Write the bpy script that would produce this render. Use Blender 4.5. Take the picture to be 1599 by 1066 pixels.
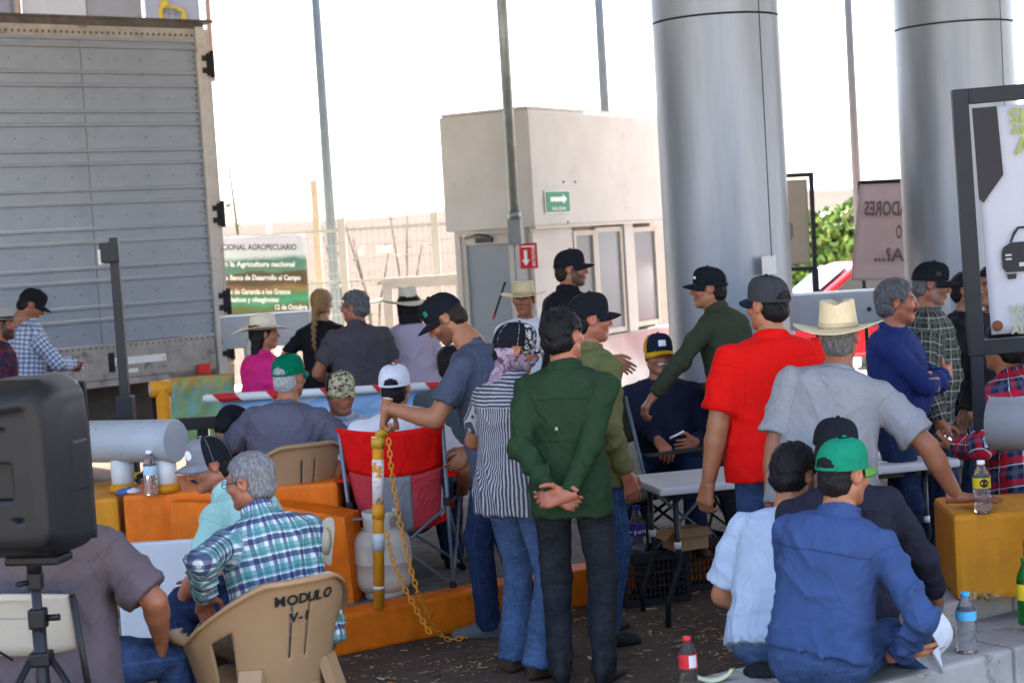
import bpy, bmesh, math, random
import numpy as np
from mathutils import Vector, Matrix

for o in list(bpy.data.objects):
    bpy.data.objects.remove(o, do_unlink=True)
SC = bpy.context.scene
COL = SC.collection
RAD = math.radians

# ------------------------------------------------------------------ camera
CAM = np.array((0.0, 0.0, 2.05)); FPX = 2700.0
PITCH = math.atan(163.0 / FPX); ROLL = RAD(3.5)
_F = np.array((0, math.cos(PITCH), -math.sin(PITCH)))
_U0 = np.array((0, math.sin(PITCH), math.cos(PITCH))); _X0 = np.array((1.0, 0, 0))
_R = _X0 * math.cos(ROLL) - _U0 * math.sin(ROLL)
_U = _U0 * math.cos(ROLL) + _X0 * math.sin(ROLL)
cam_data = bpy.data.cameras.new('camera')
cam = bpy.data.objects.new('camera', cam_data); COL.objects.link(cam)
cam.matrix_world = Matrix(((_R[0], _U[0], -_F[0], CAM[0]), (_R[1], _U[1], -_F[1], CAM[1]), (_R[2], _U[2], -_F[2], CAM[2]), (0, 0, 0, 1)))
cam_data.sensor_width = 36.0; cam_data.lens = FPX / 1599.0 * 36.0
cam_data.clip_start = 0.1; cam_data.clip_end = 9000
cam_data.dof.use_dof = True; cam_data.dof.focus_distance = 7.9; cam_data.dof.aperture_fstop = 4.0
SC.camera = cam

# ------------------------------------------------------------------ sky, sun, exposure
SUN_EL, SUN_AZ = RAD(62), RAD(20)          # azimuth measured clockwise from +Y
world = bpy.data.worlds.new('World'); SC.world = world; world.use_nodes = True
wn = world.node_tree.nodes; wl = world.node_tree.links
for n in list(wn): wn.remove(n)
w_out = wn.new('ShaderNodeOutputWorld'); w_bg = wn.new('ShaderNodeBackground'); w_sky = wn.new('ShaderNodeTexSky')
w_sky.sky_type = 'NISHITA'; w_sky.sun_disc = False; w_sky.sun_elevation = SUN_EL; w_sky.sun_rotation = SUN_AZ
w_sky.air_density = 0.75; w_sky.dust_density = 3.4; w_sky.ozone_density = 0.0
w_bg.inputs['Strength'].default_value = 0.15
wl.new(w_sky.outputs['Color'], w_bg.inputs['Color']); wl.new(w_bg.outputs['Background'], w_out.inputs['Surface'])
sun_data = bpy.data.lights.new('sun', 'SUN'); sun_data.energy = 5.0; sun_data.angle = RAD(0.6); sun_data.color = (1.0, 0.93, 0.82)
sun = bpy.data.objects.new('sun', sun_data); COL.objects.link(sun)
_sd = Vector((math.sin(SUN_AZ) * math.cos(SUN_EL), math.cos(SUN_AZ) * math.cos(SUN_EL), math.sin(SUN_EL)))
sun.rotation_euler = _sd.to_track_quat('Z', 'Y').to_euler(); sun.location = (0, 0, 30)
SC.view_settings.view_transform = 'Standard'; SC.view_settings.look = 'None'
SC.view_settings.gamma = 1.0; SC.view_settings.use_curve_mapping = False
SC.view_settings.exposure = 2.85
SC.render.engine = 'CYCLES'
SC.cycles.use_denoising = True
SC.cycles.max_bounces = 8; SC.cycles.diffuse_bounces = 4; SC.cycles.glossy_bounces = 4; SC.cycles.transmission_bounces = 6
SC.cycles.transparent_max_bounces = 12; SC.cycles.caustics_reflective = False; SC.cycles.caustics_refractive = False

# ------------------------------------------------------------------ placing helpers (photo column -> real position)
def pt(px, py, d):
    return Vector(CAM + d * (_F + _R * ((px - 799.5) / FPX) - _U * ((py - 533.0) / FPX)))
def at(px, z, y):
    zc = y * _F[1] + (z - CAM[2]) * _F[2]
    x = ((px - 799.5) * zc / FPX - y * _R[1] - (z - CAM[2]) * _R[2]) / _R[0]
    return Vector((x, y, z))
def gp(px, py, z=0.0):
    v = _F + _R * ((px - 799.5) / FPX) - _U * ((py - 533.0) / FPX)
    t = (z - CAM[2]) / v[2]
    return Vector(CAM + t * v)

# ------------------------------------------------------------------ materials
_M = {}
def new_mat(name):
    m = bpy.data.materials.new(name); m.use_nodes = True
    nt = m.node_tree; b = nt.nodes['Principled BSDF']
    return m, nt, b
def nd(nt, typ, **kw):
    n = nt.nodes.new(typ)
    for k, v in kw.items():
        if k.startswith('i_'): n.inputs[k[2:].replace('_', ' ')].default_value = v
        else: setattr(n, k, v)
    return n
def mixc(nt, fac, a, b, mode='MIX'):
    m = nt.nodes.new('ShaderNodeMix'); m.data_type = 'RGBA'; m.blend_type = mode
    for sock, v in ((m.inputs[0], fac), (m.inputs[6], a), (m.inputs[7], b)):
        if hasattr(v, 'is_output'): nt.links.new(v, sock)
        elif isinstance(v, (int, float)): sock.default_value = v
        else: sock.default_value = (*v[:3], 1)
    return m.outputs[2]
def mth(nt, op, a, b=None, c=None):
    m = nt.nodes.new('ShaderNodeMath'); m.operation = op
    for i, v in enumerate((a, b, c)):
        if v is None: continue
        if hasattr(v, 'is_output'): nt.links.new(v, m.inputs[i])
        else: m.inputs[i].default_value = v
    return m.outputs[0]
def ramp(nt, fac, stops):
    r = nt.nodes.new('ShaderNodeValToRGB'); e = r.color_ramp.elements
    while len(e) < len(stops): e.new(0.5)
    for i, (p, c) in enumerate(stops):
        e[i].position = p; e[i].color = (*c[:3], 1) if not isinstance(c, (int, float)) else (c, c, c, 1)
    nt.links.new(fac, r.inputs[0]); return r.outputs[0]
def noise(nt, scale, detail=4, rough=0.55, coord='Object', stretch=None):
    tc = nt.nodes.new('ShaderNodeTexCoord'); out = tc.outputs[coord]
    if stretch:
        mp = nt.nodes.new('ShaderNodeMapping'); mp.inputs['Scale'].default_value = stretch
        nt.links.new(out, mp.inputs['Vector']); out = mp.outputs[0]
    n = nt.nodes.new('ShaderNodeTexNoise'); n.inputs['Scale'].default_value = scale
    n.inputs['Detail'].default_value = detail; n.inputs['Roughness'].default_value = rough
    nt.links.new(out, n.inputs['Vector']); return n.outputs['Fac']
def bump(nt, b, h, strength=0.3, dist=0.01):
    n = nt.nodes.new('ShaderNodeBump'); n.inputs['Strength'].default_value = strength; n.inputs['Distance'].default_value = dist
    nt.links.new(h, n.inputs['Height']); nt.links.new(n.outputs[0], b.inputs['Normal'])
def dark(c, f): return tuple(x * f for x in c)
def mat(name, col, rough=0.6, metal=0.0, var=0.15, vscale=12, bmp=0.0, bscale=150, spec=0.28, dirt=None, dscale=5, coord='Object', stretch=None, chips=None):
    if name in _M: return _M[name]
    m, nt, b = new_mat(name); _M[name] = m
    n1 = noise(nt, vscale, 5, 0.6, coord, stretch)
    c = mixc(nt, ramp(nt, n1, [(0.3, 0), (0.7, 1)]), dark(col, 1 - var), dark(col, 1 + var * 0.6))
    if dirt:
        n2 = noise(nt, dscale, 8, 0.7, coord)
        f = ramp(nt, n2, [(dirt[1], 0), (min(1, dirt[1] + dirt[2]), 1)])
        c = mixc(nt, f, c, dirt[0])
    if chips:
        n3 = noise(nt, chips[1], 10, 0.75, coord); fc = ramp(nt, n3, [(chips[2], 0), (chips[2] + 0.02, 1)]); c = mixc(nt, fc, c, chips[0])
        n4 = noise(nt, chips[1] * 0.35, 6, 0.7, coord, (1, 1, 0.4)); c = mixc(nt, mth(nt, 'MULTIPLY', ramp(nt, n4, [(0.5, 0), (0.72, 1)]), 0.55), c, dark(col, 0.42))
    nt.links.new(c, b.inputs['Base Color'])
    b.inputs['Roughness'].default_value = rough; b.inputs['Metallic'].default_value = metal
    b.inputs['Specular IOR Level'].default_value = spec
    if bmp: bump(nt, b, noise(nt, bscale, 4, 0.6, coord), bmp, 0.004)
    return m

# ------------------------------------------------------------------ mesh helpers
def link(o, parent=None, label=None, cat=None, group=None, kind=None):
    COL.objects.link(o)
    if parent is not None: o.parent = parent
    if label: o['label'] = label
    if cat: o['category'] = cat
    if group: o['group'] = group
    if kind: o['kind'] = kind
    return o
def empty(name, loc, label, cat, group=None, rz=0.0):
    o = bpy.data.objects.new(name, None); o.empty_display_size = 0.1
    o.location = loc; o.rotation_euler = (0, 0, rz)
    return link(o, None, label, cat, group)
def mesh_np(name, V, Q, m, parent=None, off=None, smooth=True, T=None, col=None, tex=None, **kw):
    """V (n,3), Q (m,4) quads and T (k,3) triangles as numpy arrays."""
    V = np.asarray(V, np.float32)
    if off is not None: V = V - np.asarray(off, np.float32)
    me = bpy.data.meshes.new(name)
    nq = 0 if Q is None else len(Q); ntr = 0 if T is None else len(T)
    idx = []
    if nq: idx.append(np.asarray(Q, np.int32).ravel())
    if ntr: idx.append(np.asarray(T, np.int32).ravel())
    idx = np.concatenate(idx)
    me.vertices.add(len(V)); me.vertices.foreach_set('co', V.ravel())
    me.loops.add(len(idx)); me.loops.foreach_set('vertex_index', idx)
    me.polygons.add(nq + ntr)
    st = np.concatenate((np.arange(nq) * 4, nq * 4 + np.arange(ntr) * 3)).astype(np.int32)
    me.polygons.foreach_set('loop_start', st)
    me.polygons.foreach_set('loop_total', np.concatenate((np.full(nq, 4), np.full(ntr, 3))).astype(np.int32))
    me.update(calc_edges=True); me.validate()
    if smooth: me.shade_smooth()
    if col is not None:
        a = me.color_attributes.new('tint', 'FLOAT_COLOR', 'POINT')
        a.data.foreach_set('color', np.concatenate((col, np.ones((len(V), 1))), 1).astype(np.float32).ravel())
    if tex is not None:
        a = me.attributes.new('tex', 'FLOAT_VECTOR', 'POINT'); a.data.foreach_set('vector', np.asarray(tex, np.float32).ravel())
    me.materials.append(m)
    return link(bpy.data.objects.new(name, me), parent, **kw)
class MB:
    """collects simple solids; build() links them as one mesh"""
    def __init__(s): s.v = []; s.f = []; s.sm = []
    def add(s, vs, fs, smooth=False):
        o = len(s.v); s.v += [tuple(v) for v in vs]; s.f += [tuple(i + o for i in f) for f in fs]; s.sm += [smooth] * len(fs); return s
    def box(s, c, size, M=None, bevel=0.0):
        bm = bmesh.new(); bmesh.ops.create_cube(bm, size=1.0)
        for v in bm.verts: v.co = Vector((v.co.x * size[0], v.co.y * size[1], v.co.z * size[2]))
        if bevel: bmesh.ops.bevel(bm, geom=list(bm.edges), offset=bevel, segments=2, profile=0.6, affect='EDGES')
        T = Matrix.Translation(Vector(c)) @ (M.to_4x4() if M is not None else Matrix.Identity(4))
        bm.verts.index_update()
        s.add([T @ v.co for v in bm.verts], [[v.index for v in f.verts] for f in bm.faces]); bm.free(); return s
    def prism(s, pts, ext):
        """polygon pts (3-D, planar) extruded by vector ext"""
        n = len(pts); e = Vector(ext); P = [Vector(p) for p in pts]
        s.add(P + [p + e for p in P], [list(range(n))[::-1], list(range(n, 2 * n))] + [[i, (i + 1) % n, n + (i + 1) % n, n + i] for i in range(n)]); return s
    def tube(s, pts, r, seg=10, cap=True, closed=False):
        P = [Vector(p) for p in pts]; n = len(P); R = list(r) if hasattr(r, '__len__') else [r] * n
        vs = []; prev = None
        for i in range(n):
            a = P[(i - 1) % n] if (closed or i > 0) else P[i]; b = P[(i + 1) % n] if (closed or i < n - 1) else P[i]
            t = (b - a).normalized() if (b - a).length > 1e-9 else Vector((0, 0, 1))
            if prev is None:
                u = t.orthogonal().normalized()
            else:
                u = prev - t * prev.dot(t); u = u.normalized() if u.length > 1e-6 else t.orthogonal().normalized()
            prev = u; w = t.cross(u)
            for k in range(seg):
                q = 2 * math.pi * k / seg; vs.append(P[i] + (u * math.cos(q) + w * math.sin(q)) * R[i])
        fs = []
        for i in range(n if closed else n - 1):
            j = (i + 1) % n
            for k in range(seg): fs.append((i * seg + k, i * seg + (k + 1) % seg, j * seg + (k + 1) % seg, j * seg + k))
        o = len(s.v); s.add(vs, fs, True)
        if cap and not closed:
            s.f += [tuple(o + k for k in range(seg))[::-1], tuple(o + (n - 1) * seg + k for k in range(seg))]; s.sm += [False, False]
        return s
    def lathe(s, prof, c=(0, 0, 0), seg=24, M=None, smooth=True):
        vs = []; fs = []; c = Vector(c); n = len(prof)
        for r, z in prof:
            for k in range(seg):
                q = 2 * math.pi * k / seg; p = Vector((r * math.cos(q), r * math.sin(q), z))
                vs.append(c + (M @ p if M is not None else p))
        for i in range(n - 1):
            for k in range(seg): fs.append((i * seg + k, i * seg + (k + 1) % seg, (i + 1) * seg + (k + 1) % seg, (i + 1) * seg + k))
        o = len(s.v); s.add(vs, fs, smooth)
        if prof[0][0] > 1e-5: s.f.append(tuple(o + k for k in range(seg))[::-1]); s.sm.append(False)
        if prof[-1][0] > 1e-5: s.f.append(tuple(o + (n - 1) * seg + k for k in range(seg))); s.sm.append(False)
        return s
    def build(s, name, m, parent=None, off=None, **kw):
        me = bpy.data.meshes.new(name)
        vs = s.v if off is None else [tuple(Vector(v) - Vector(off)) for v in s.v]
        me.from_pydata([tuple(v) for v in vs], [], s.f); me.polygons.foreach_set('use_smooth', s.sm); me.update()
        me.materials.append(m)
        return link(bpy.data.objects.new(name, me), parent, **kw)
def rotz(a): return Matrix.Rotation(a, 3, 'Z')
def text_mesh(name, body, m, parent, size=0.1, loc=(0, 0, 0), rot=None, extrude=0.001, bold=0.0, mirror=False, align='LEFT', sx=1.0, shear=0.0):
    cu = bpy.data.curves.new(name, 'FONT'); cu.body = body; cu.size = size; cu.extrude = extrude; cu.offset = bold; cu.align_x = align; cu.shear = shear
    cu.resolution_u = 3
    t = bpy.data.objects.new(name, cu); COL.objects.link(t)
    dg = bpy.context.evaluated_depsgraph_get(); me = bpy.data.meshes.new_from_object(t.evaluated_get(dg))
    bpy.data.objects.remove(t, do_unlink=True); bpy.data.curves.remove(cu)
    M = Matrix.Diagonal((-sx if mirror else sx, 1, 1, 1)); R = rot.to_4x4() if rot is not None else Matrix.Identity(4)
    me.transform(Matrix.Translation(Vector(loc)) @ R @ M)
    if mirror: me.flip_normals()
    me.materials.clear(); me.materials.append(m); me.name = name
    return link(bpy.data.objects.new(name, me), parent)
# ------------------------------------------------------------------ implicit-surface bodies
class Field:
    def __init__(s, lo, hi, h):
        s.lo = np.asarray(lo, np.float64); s.h = h
        s.n = np.maximum(4, np.ceil((np.asarray(hi) - s.lo) / h).astype(int) + 1)
        s.F = np.full(s.n, 0.5, np.float32)
        s.ax = [(s.lo[i] + h * np.arange(s.n[i])).astype(np.float32) for i in range(3)]
    def win(s, lo, hi):
        a = np.clip(np.floor((np.asarray(lo) - s.lo) / s.h).astype(int) - 1, 0, s.n - 1)
        b = np.clip(np.ceil((np.asarray(hi) - s.lo) / s.h).astype(int) + 2, 1, s.n)
        sl = tuple(slice(a[i], max(b[i], a[i] + 1)) for i in range(3))
        return sl, s.ax[0][sl[0]][:, None, None], s.ax[1][sl[1]][None, :, None], s.ax[2][sl[2]][None, None, :]
    def put(s, sl, d, k, op='add'):
        A = s.F[sl]; d = np.broadcast_to(d, A.shape)
        if op == 'add':
            if k <= 0: s.F[sl] = np.minimum(A, d); return
            h = np.clip(0.5 + 0.5 * (d - A) / k, 0, 1); s.F[sl] = d * (1 - h) + A * h - k * h * (1 - h)
        elif op == 'sub':
            d = -d
            h = np.clip(0.5 - 0.5 * (d - A) / max(k, 1e-6), 0, 1); s.F[sl] = d * (1 - h) + A * h + k * h * (1 - h)
    def cone(s, a, b, ra, rb, k=0.02, op='add', pw=1.0, wr=None, clip=None):
        a = np.asarray(a, float); b = np.asarray(b, float); m = max(ra, rb) + k + 2.5 * s.h + (0.02 if wr else 0)
        sl, X, Y, Z = s.win(np.minimum(a, b) - m, np.maximum(a, b) + m)
        ab = b - a; L2 = max(float(ab @ ab), 1e-9)
        x = X - a[0]; y = Y - a[1]; z = Z - a[2]
        t = np.clip((x * ab[0] + y * ab[1] + z * ab[2]) / L2, 0, 1)
        r = ra + (rb - ra) * (t if pw == 1.0 else t ** pw)
        d = np.sqrt((x - t * ab[0]) ** 2 + (y - t * ab[1]) ** 2 + (z - t * ab[2]) ** 2) - r
        if wr: d = d + wr(t, X, Y, Z)
        for c, n in (clip or ()): d = np.maximum(d, (X - c[0]) * n[0] + (Y - c[1]) * n[1] + (Z - c[2]) * n[2])
        s.put(sl, d, k, op)
    def ell(s, c, r, k=0.02, op='add', M=None):
        c = np.asarray(c, float); r = np.asarray(r, float); m = r.max() + k + 2.5 * s.h
        sl, X, Y, Z = s.win(c - m, c + m); x = X - c[0]; y = Y - c[1]; z = Z - c[2]
        if M is not None:
            x, y, z = (M[0][0] * x + M[1][0] * y + M[2][0] * z, M[0][1] * x + M[1][1] * y + M[2][1] * z, M[0][2] * x + M[1][2] * y + M[2][2] * z)
        q = np.sqrt((x / r[0]) ** 2 + (y / r[1]) ** 2 + (z / r[2]) ** 2) + 1e-6
        s.put(sl, np.sqrt(x * x + y * y + z * z) * (1 - 1 / q), k, op)
    def disp(s, fn, band=0.05):
        m = np.abs(s.F) < band; I = np.nonzero(m)
        s.F[I] += fn(s.ax[0][I[0]], s.ax[1][I[1]], s.ax[2][I[2]]).astype(np.float32)
    def mesh(s):
        F = s.F.copy()
        F[0] = F[-1] = 0.5; F[:, 0] = F[:, -1] = 0.5; F[:, :, 0] = F[:, :, -1] = 0.5
        ins = F < 0; n = F.shape
        cs = np.zeros((n[0] - 1, n[1] - 1, n[2] - 1), np.uint8)
        C8 = [(i, j, k) for i in (0, 1) for j in (0, 1) for k in (0, 1)]
        for i, j, k in C8: cs += ins[i:n[0] - 1 + i, j:n[1] - 1 + j, k:n[2] - 1 + k]
        act = (cs > 0) & (cs < 8); I = np.argwhere(act)
        idx = np.full(act.shape, -1, np.int32); idx[act] = np.arange(len(I))
        acc = np.zeros((len(I), 3)); cnt = np.zeros(len(I))
        vals = {c: F[I[:, 0] + c[0], I[:, 1] + c[1], I[:, 2] + c[2]] for c in C8}
        for a in C8:
            for ax in range(3):
                if a[ax]: continue
                b = list(a); b[ax] = 1; b = tuple(b)
                va, vb = vals[a], vals[b]; m = (va < 0) != (vb < 0)
                t = va[m] / (va[m] - vb[m]); p = np.tile(np.array(a, float), (m.sum(), 1)); p[:, ax] += t
                acc[m] += p; cnt[m] += 1
        V = s.lo + s.h * (I + acc / cnt[:, None])
        Q = []
        for ax in range(3):
            o = [(1, 2), (2, 0), (0, 1)][ax]
            s0 = [slice(None)] * 3; s1 = [slice(None)] * 3
            s0[ax] = slice(0, -1); s1[ax] = slice(1, None)
            for q in o: s0[q] = slice(1, -1); s1[q] = slice(1, -1)
            A = ins[tuple(s0)]; B = ins[tuple(s1)]
            for cond, flip in ((A & ~B, False), (~A & B, True)):
                e = np.argwhere(cond)
                if not len(e): continue
                e[:, o[0]] += 1; e[:, o[1]] += 1
                c = []
                for du, dv in ((-1, -1), (0, -1), (0, 0), (-1, 0)):
                    g = e.copy(); g[:, o[0]] += du; g[:, o[1]] += dv; c.append(idx[g[:, 0], g[:, 1], g[:, 2]])
                c = np.stack(c, 1); Q.append(c[:, ::-1] if flip else c)
        return V, np.concatenate(Q)
def ridge(p): return 1 - np.abs(np.sin(p))
def folds(seed, amp, sc=1.0):
    r = np.random.RandomState(seed); D = r.normal(size=(6, 3)); D /= np.linalg.norm(D, axis=1)[:, None]; ph = r.uniform(0, 6.28, 8)
    D[0] = D[0] * (1, 1, 0.5); D[1] = D[1] * (1, 1, 0.4)
    def fn(x, y, z):
        w = np.sin((x * D[2, 0] + y * D[2, 1] + z * D[2, 2]) * 13 * sc + ph[0]) * 1.5 + np.sin((x * D[3, 0] + y * D[3, 1] + z * D[3, 2]) * 23 * sc + ph[1])
        f1 = ridge((x * D[0, 0] + y * D[0, 1] + z * D[0, 2]) * 21 * sc + w + ph[2]) ** 2
        f2 = ridge((x * D[1, 0] + y * D[1, 1] + z * D[1, 2]) * 33 * sc + w * 1.3 + ph[3]) ** 2
        m = 0.5 + 0.5 * np.sin((x * D[4, 0] + y * D[4, 1] + z * D[4, 2]) * 9 + ph[4])
        return -amp * (f1 * (0.35 + 0.65 * m) + 0.6 * f2 * (1 - 0.7 * m)) + amp * 0.4
    return fn

# ---- head, hands and shoes are shaped once and reused by every figure
def make_head(h):
    f = Field((-0.12, -0.16, -0.22), (0.12, 0.15, 0.15), h)
    f.ell((0, -0.016, 0.034), (0.074, 0.096, 0.084), 0.02)
    f.ell((0, 0.016, -0.03), (0.064, 0.074, 0.082), 0.03)
    f.cone((-0.052, -0.005, -0.055), (-0.018, 0.058, -0.094), 0.02, 0.018, 0.025)
    f.cone((0.052, -0.005, -0.055), (0.018, 0.058, -0.094), 0.02, 0.018, 0.025)
    f.ell((0, 0.064, -0.094), (0.024, 0.022, 0.02), 0.02)
    f.cone((-0.036, 0.072, 0.022), (0.036, 0.072, 0.022), 0.015, 0.015, 0.018)
    for sx in (-1, 1):
        f.ell((sx * 0.043, 0.054, -0.022), (0.026, 0.028, 0.022), 0.02)
        f.ell((sx * 0.032, 0.094, 0.004), (0.019, 0.016, 0.011), 0.012, 'sub')
        f.ell((sx * 0.032, 0.072, 0.003), (0.0145, 0.0135, 0.012), 0.003)
        f.cone((sx * 0.019, 0.083, 0.012), (sx * 0.044, 0.077, 0.010), 0.005, 0.004, 0.004)
        f.cone((sx * 0.021, 0.081, -0.007), (sx * 0.042, 0.076, -0.007), 0.004, 0.003, 0.004)
    f.cone((0, 0.086, 0.016), (0, 0.107, -0.026), 0.008, 0.0115, 0.012)
    for sx in (-1, 1): f.ell((sx * 0.012, 0.096, -0.03), (0.009, 0.011, 0.008), 0.006)
    f.cone((-0.02, 0.080, -0.056), (0, 0.089, -0.053), 0.006, 0.007, 0.006); f.cone((0.02, 0.080, -0.056), (0, 0.089, -0.053), 0.006, 0.007, 0.006)
    f.cone((-0.016, 0.080, -0.066), (0, 0.086, -0.067), 0.006, 0.008, 0.005); f.cone((0.016, 0.080, -0.066), (0, 0.086, -0.067), 0.006, 0.008, 0.005)
    for sx in (-1, 1):
        M = np.array(Matrix.Rotation(sx * RAD(-22), 3, 'Z') @ Matrix.Rotation(RAD(-10), 3, 'X'))
        f.ell((sx * 0.079, -0.012, -0.002), (0.009, 0.020, 0.033), 0.006, 'add', M)
        f.ell((sx * 0.088, -0.008, 0.004), (0.006, 0.011, 0.018), 0.004, 'sub', M)
    f.cone((0, -0.02, -0.06), (0, -0.036, -0.19), 0.057, 0.06, 0.03)
    return f.mesh()
HEAD = {0.0047: None, 0.0058: None}
def head_np(h):
    if HEAD[h] is None: HEAD[h] = make_head(h)
    return HEAD[h]
def smooth01(x, a, b): return np.clip((x - a) / (b - a), 0, 1)
def head_tint(V, skin, brow=(0.02, 0.015, 0.012), beard=0.0, beardc=(0.03, 0.022, 0.018), lips=(0.30, 0.12, 0.10), bald=None):
    x, y, z = np.abs(V[:, 0]), V[:, 1], V[:, 2]
    c = np.tile(np.array(skin, float), (len(V), 1))
    def blend(m, col): 
        nonlocal c
        m = np.clip(m, 0, 1)[:, None]; c = c * (1 - m) + np.array(col) * m
    r = np.random.RandomState(3).normal(size=(5, 3)) * 40
    n = np.sin(V @ r[0]) + np.sin(V @ r[1] + 1) + np.sin(V @ r[2] * 2)
    c *= (1 + 0.03 * n)[:, None]
    red = np.exp(-((x - 0.045) ** 2 + (z + 0.022) ** 2) / 0.0006) * (y > 0.03) + np.exp(-(x ** 2 + (y - 0.11) ** 2 + (z + 0.025) ** 2) / 0.0003) + (x > 0.076) * 0.8
    blend(red * 0.35, (skin[0] * 1.05, skin[1] * 0.72, skin[2] * 0.68))
    if beard > 0:
        m = smooth01(-z, 0.03, 0.05) * (y > 0.0) * smooth01(-z + (0.06 - y) * 0.2, 0.028, 0.05) * (z > -0.125)
        m = m * (1 - np.exp(-((x) ** 2 + (z + 0.061) ** 2) / 0.00022) * (y > 0.06))
        side = (x > 0.055) * (y > -0.005) * (y < 0.045) * (z < 0.01) * (z > -0.07)
        blend(np.maximum(m, side * 0.9) * beard, beardc)
    blend(np.exp(-((x / 0.024) ** 2 + ((z + 0.060) / 0.011) ** 2) ** 2) * (y > 0.072) * 0.8, lips)
    blend(np.exp(-((x / 0.02) ** 2 + ((z + 0.0605) / 0.0025) ** 2)) * (y > 0.072) * 0.7, dark(lips, 0.35))
    bz = 0.024 + 0.004 * np.sin(np.clip((x - 0.014) / 0.04, 0, 1) * 3.14)
    blend(np.exp(-((z - bz) / 0.006) ** 2) * smooth01(x, 0.010, 0.016) * (1 - smooth01(x, 0.048, 0.058)) * (y > 0.05) * 0.92, brow)
    e = ((x - 0.032) / 0.0125) ** 2 + ((z - 0.002) / 0.0062) ** 2
    blend((e < 1) * (y > 0.06) * 0.9, (0.55, 0.5, 0.46)); i = ((x - 0.032) ** 2 + (z - 0.002) ** 2)
    blend((i < 0.0062 ** 2) * (y > 0.06) * 1.0, (0.02, 0.012, 0.008))
    blend(np.exp(-(((x - 0.032) / 0.014) ** 2 + ((z - 0.009) / 0.0028) ** 2) ** 1) * (y > 0.06) * 0.75, (0.03, 0.02, 0.015))
    return c
def make_hand(h, curl, thumb=(0.0, 0.0), spread=1.0):
    f = Field((-0.07, -0.075, -0.05), (0.095, 0.11, 0.215), h)
    f.cone((0, 0, -0.045), (0, 0, 0.01), 0.027, 0.026, 0.01)
    for x0, x1 in ((0.028, 0.031), (0.010, 0.0105), (-0.009, -0.010), (-0.026, -0.029)):
        f.cone((x0 * 0.55, 0, 0.012), (x1, 0, 0.088), 0.0165, 0.0125, 0.014)
    f.ell((0.024, 0.012, 0.038), (0.018, 0.016, 0.032), 0.014)
    for i, (x, l) in enumerate(((0.031, 0.93), (0.0105, 1.03), (-0.010, 0.97), (-0.029, 0.78))):
        p = np.array((x, 0.0, 0.088)); cu = curl[i] if hasattr(curl, '__len__') else curl; a = 0.0; sp = x * 2.2 * spread
        for q, (ln, rr, ca) in enumerate(((0.046, 0.0095, 0.9), (0.028, 0.0085, 1.1), (0.021, 0.0078, 0.7))):
            a += cu * ca; dv = np.array((math.sin(sp) * math.cos(a), math.sin(a), math.cos(a) * math.cos(sp)))
            p2 = p + dv * ln * l; f.cone(p, p2, rr, rr * 0.92, 0.003 if q else 0.008); p = p2
    a, b = thumb
    p = np.array((0.026, 0.008, 0.022)); d1 = np.array((0.72 - 0.3 * a, 0.25 + 0.5 * a, 0.62)); d1 /= np.linalg.norm(d1); p2 = p + d1 * 0.048
    d2 = np.array((0.32 - 0.8 * b, 0.22 + 0.5 * b, 0.86)); d2 /= np.linalg.norm(d2); p3 = p2 + d2 * 0.032; d3 = np.array((0.1 - 1.0 * b, 0.25 + 0.4 * b, 0.9)); d3 /= np.linalg.norm(d3); p4 = p3 + d3 * 0.024
    f.cone(p, p2, 0.014, 0.0115, 0.01); f.cone(p2, p3, 0.0108, 0.0102, 0.004); f.cone(p3, p4, 0.0102, 0.0085, 0.003)
    return f.mesh()
HANDS = {}
HAND_POSE = {'relax': ((0.32, 0.38, 0.42, 0.48), (0.3, 0.1), 0.6), 'grip': ((1.15, 1.2, 1.25, 1.3), (0.9, 0.5), 0.3), 'flat': ((0.06, 0.04, 0.06, 0.1), (-0.1, 0.0), 1.3),
             'soft': ((0.6, 0.65, 0.7, 0.75), (0.5, 0.25), 0.5), 'open': ((0.15, 0.22, 0.28, 0.35), (-0.2, -0.1), 1.2)}
def hand_np(pose, h=0.0048):
    if (pose, h) not in HANDS: c, t, s = HAND_POSE[pose]; HANDS[(pose, h)] = make_hand(h, c, t, s)
    return HANDS[(pose, h)]
_SHOE = {}
def make_shoe(h=0.0115):
    f = Field((-0.07, -0.1, -0.1), (0.07, 0.22, 0.1), h)
    f.cone((0, -0.03, -0.03), (0, 0.05, -0.042), 0.042, 0.036, 0.02); f.cone((0, 0.05, -0.045), (0.006, 0.145, -0.058), 0.04, 0.030, 0.02)
    f.cone((0, -0.02, 0.0), (0, -0.015, 0.05), 0.042, 0.042, 0.02)
    f.cone((0, -0.035, -0.062), (0.004, 0.155, -0.066), 0.034, 0.036, 0.004)
    sl, X, Y, Z = f.win((-1, -1, -1), (1, 1, 1)); f.F = np.maximum(f.F, np.broadcast_to(-0.080 - Z, f.F.shape)).astype(np.float32)
    return f.mesh()

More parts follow.
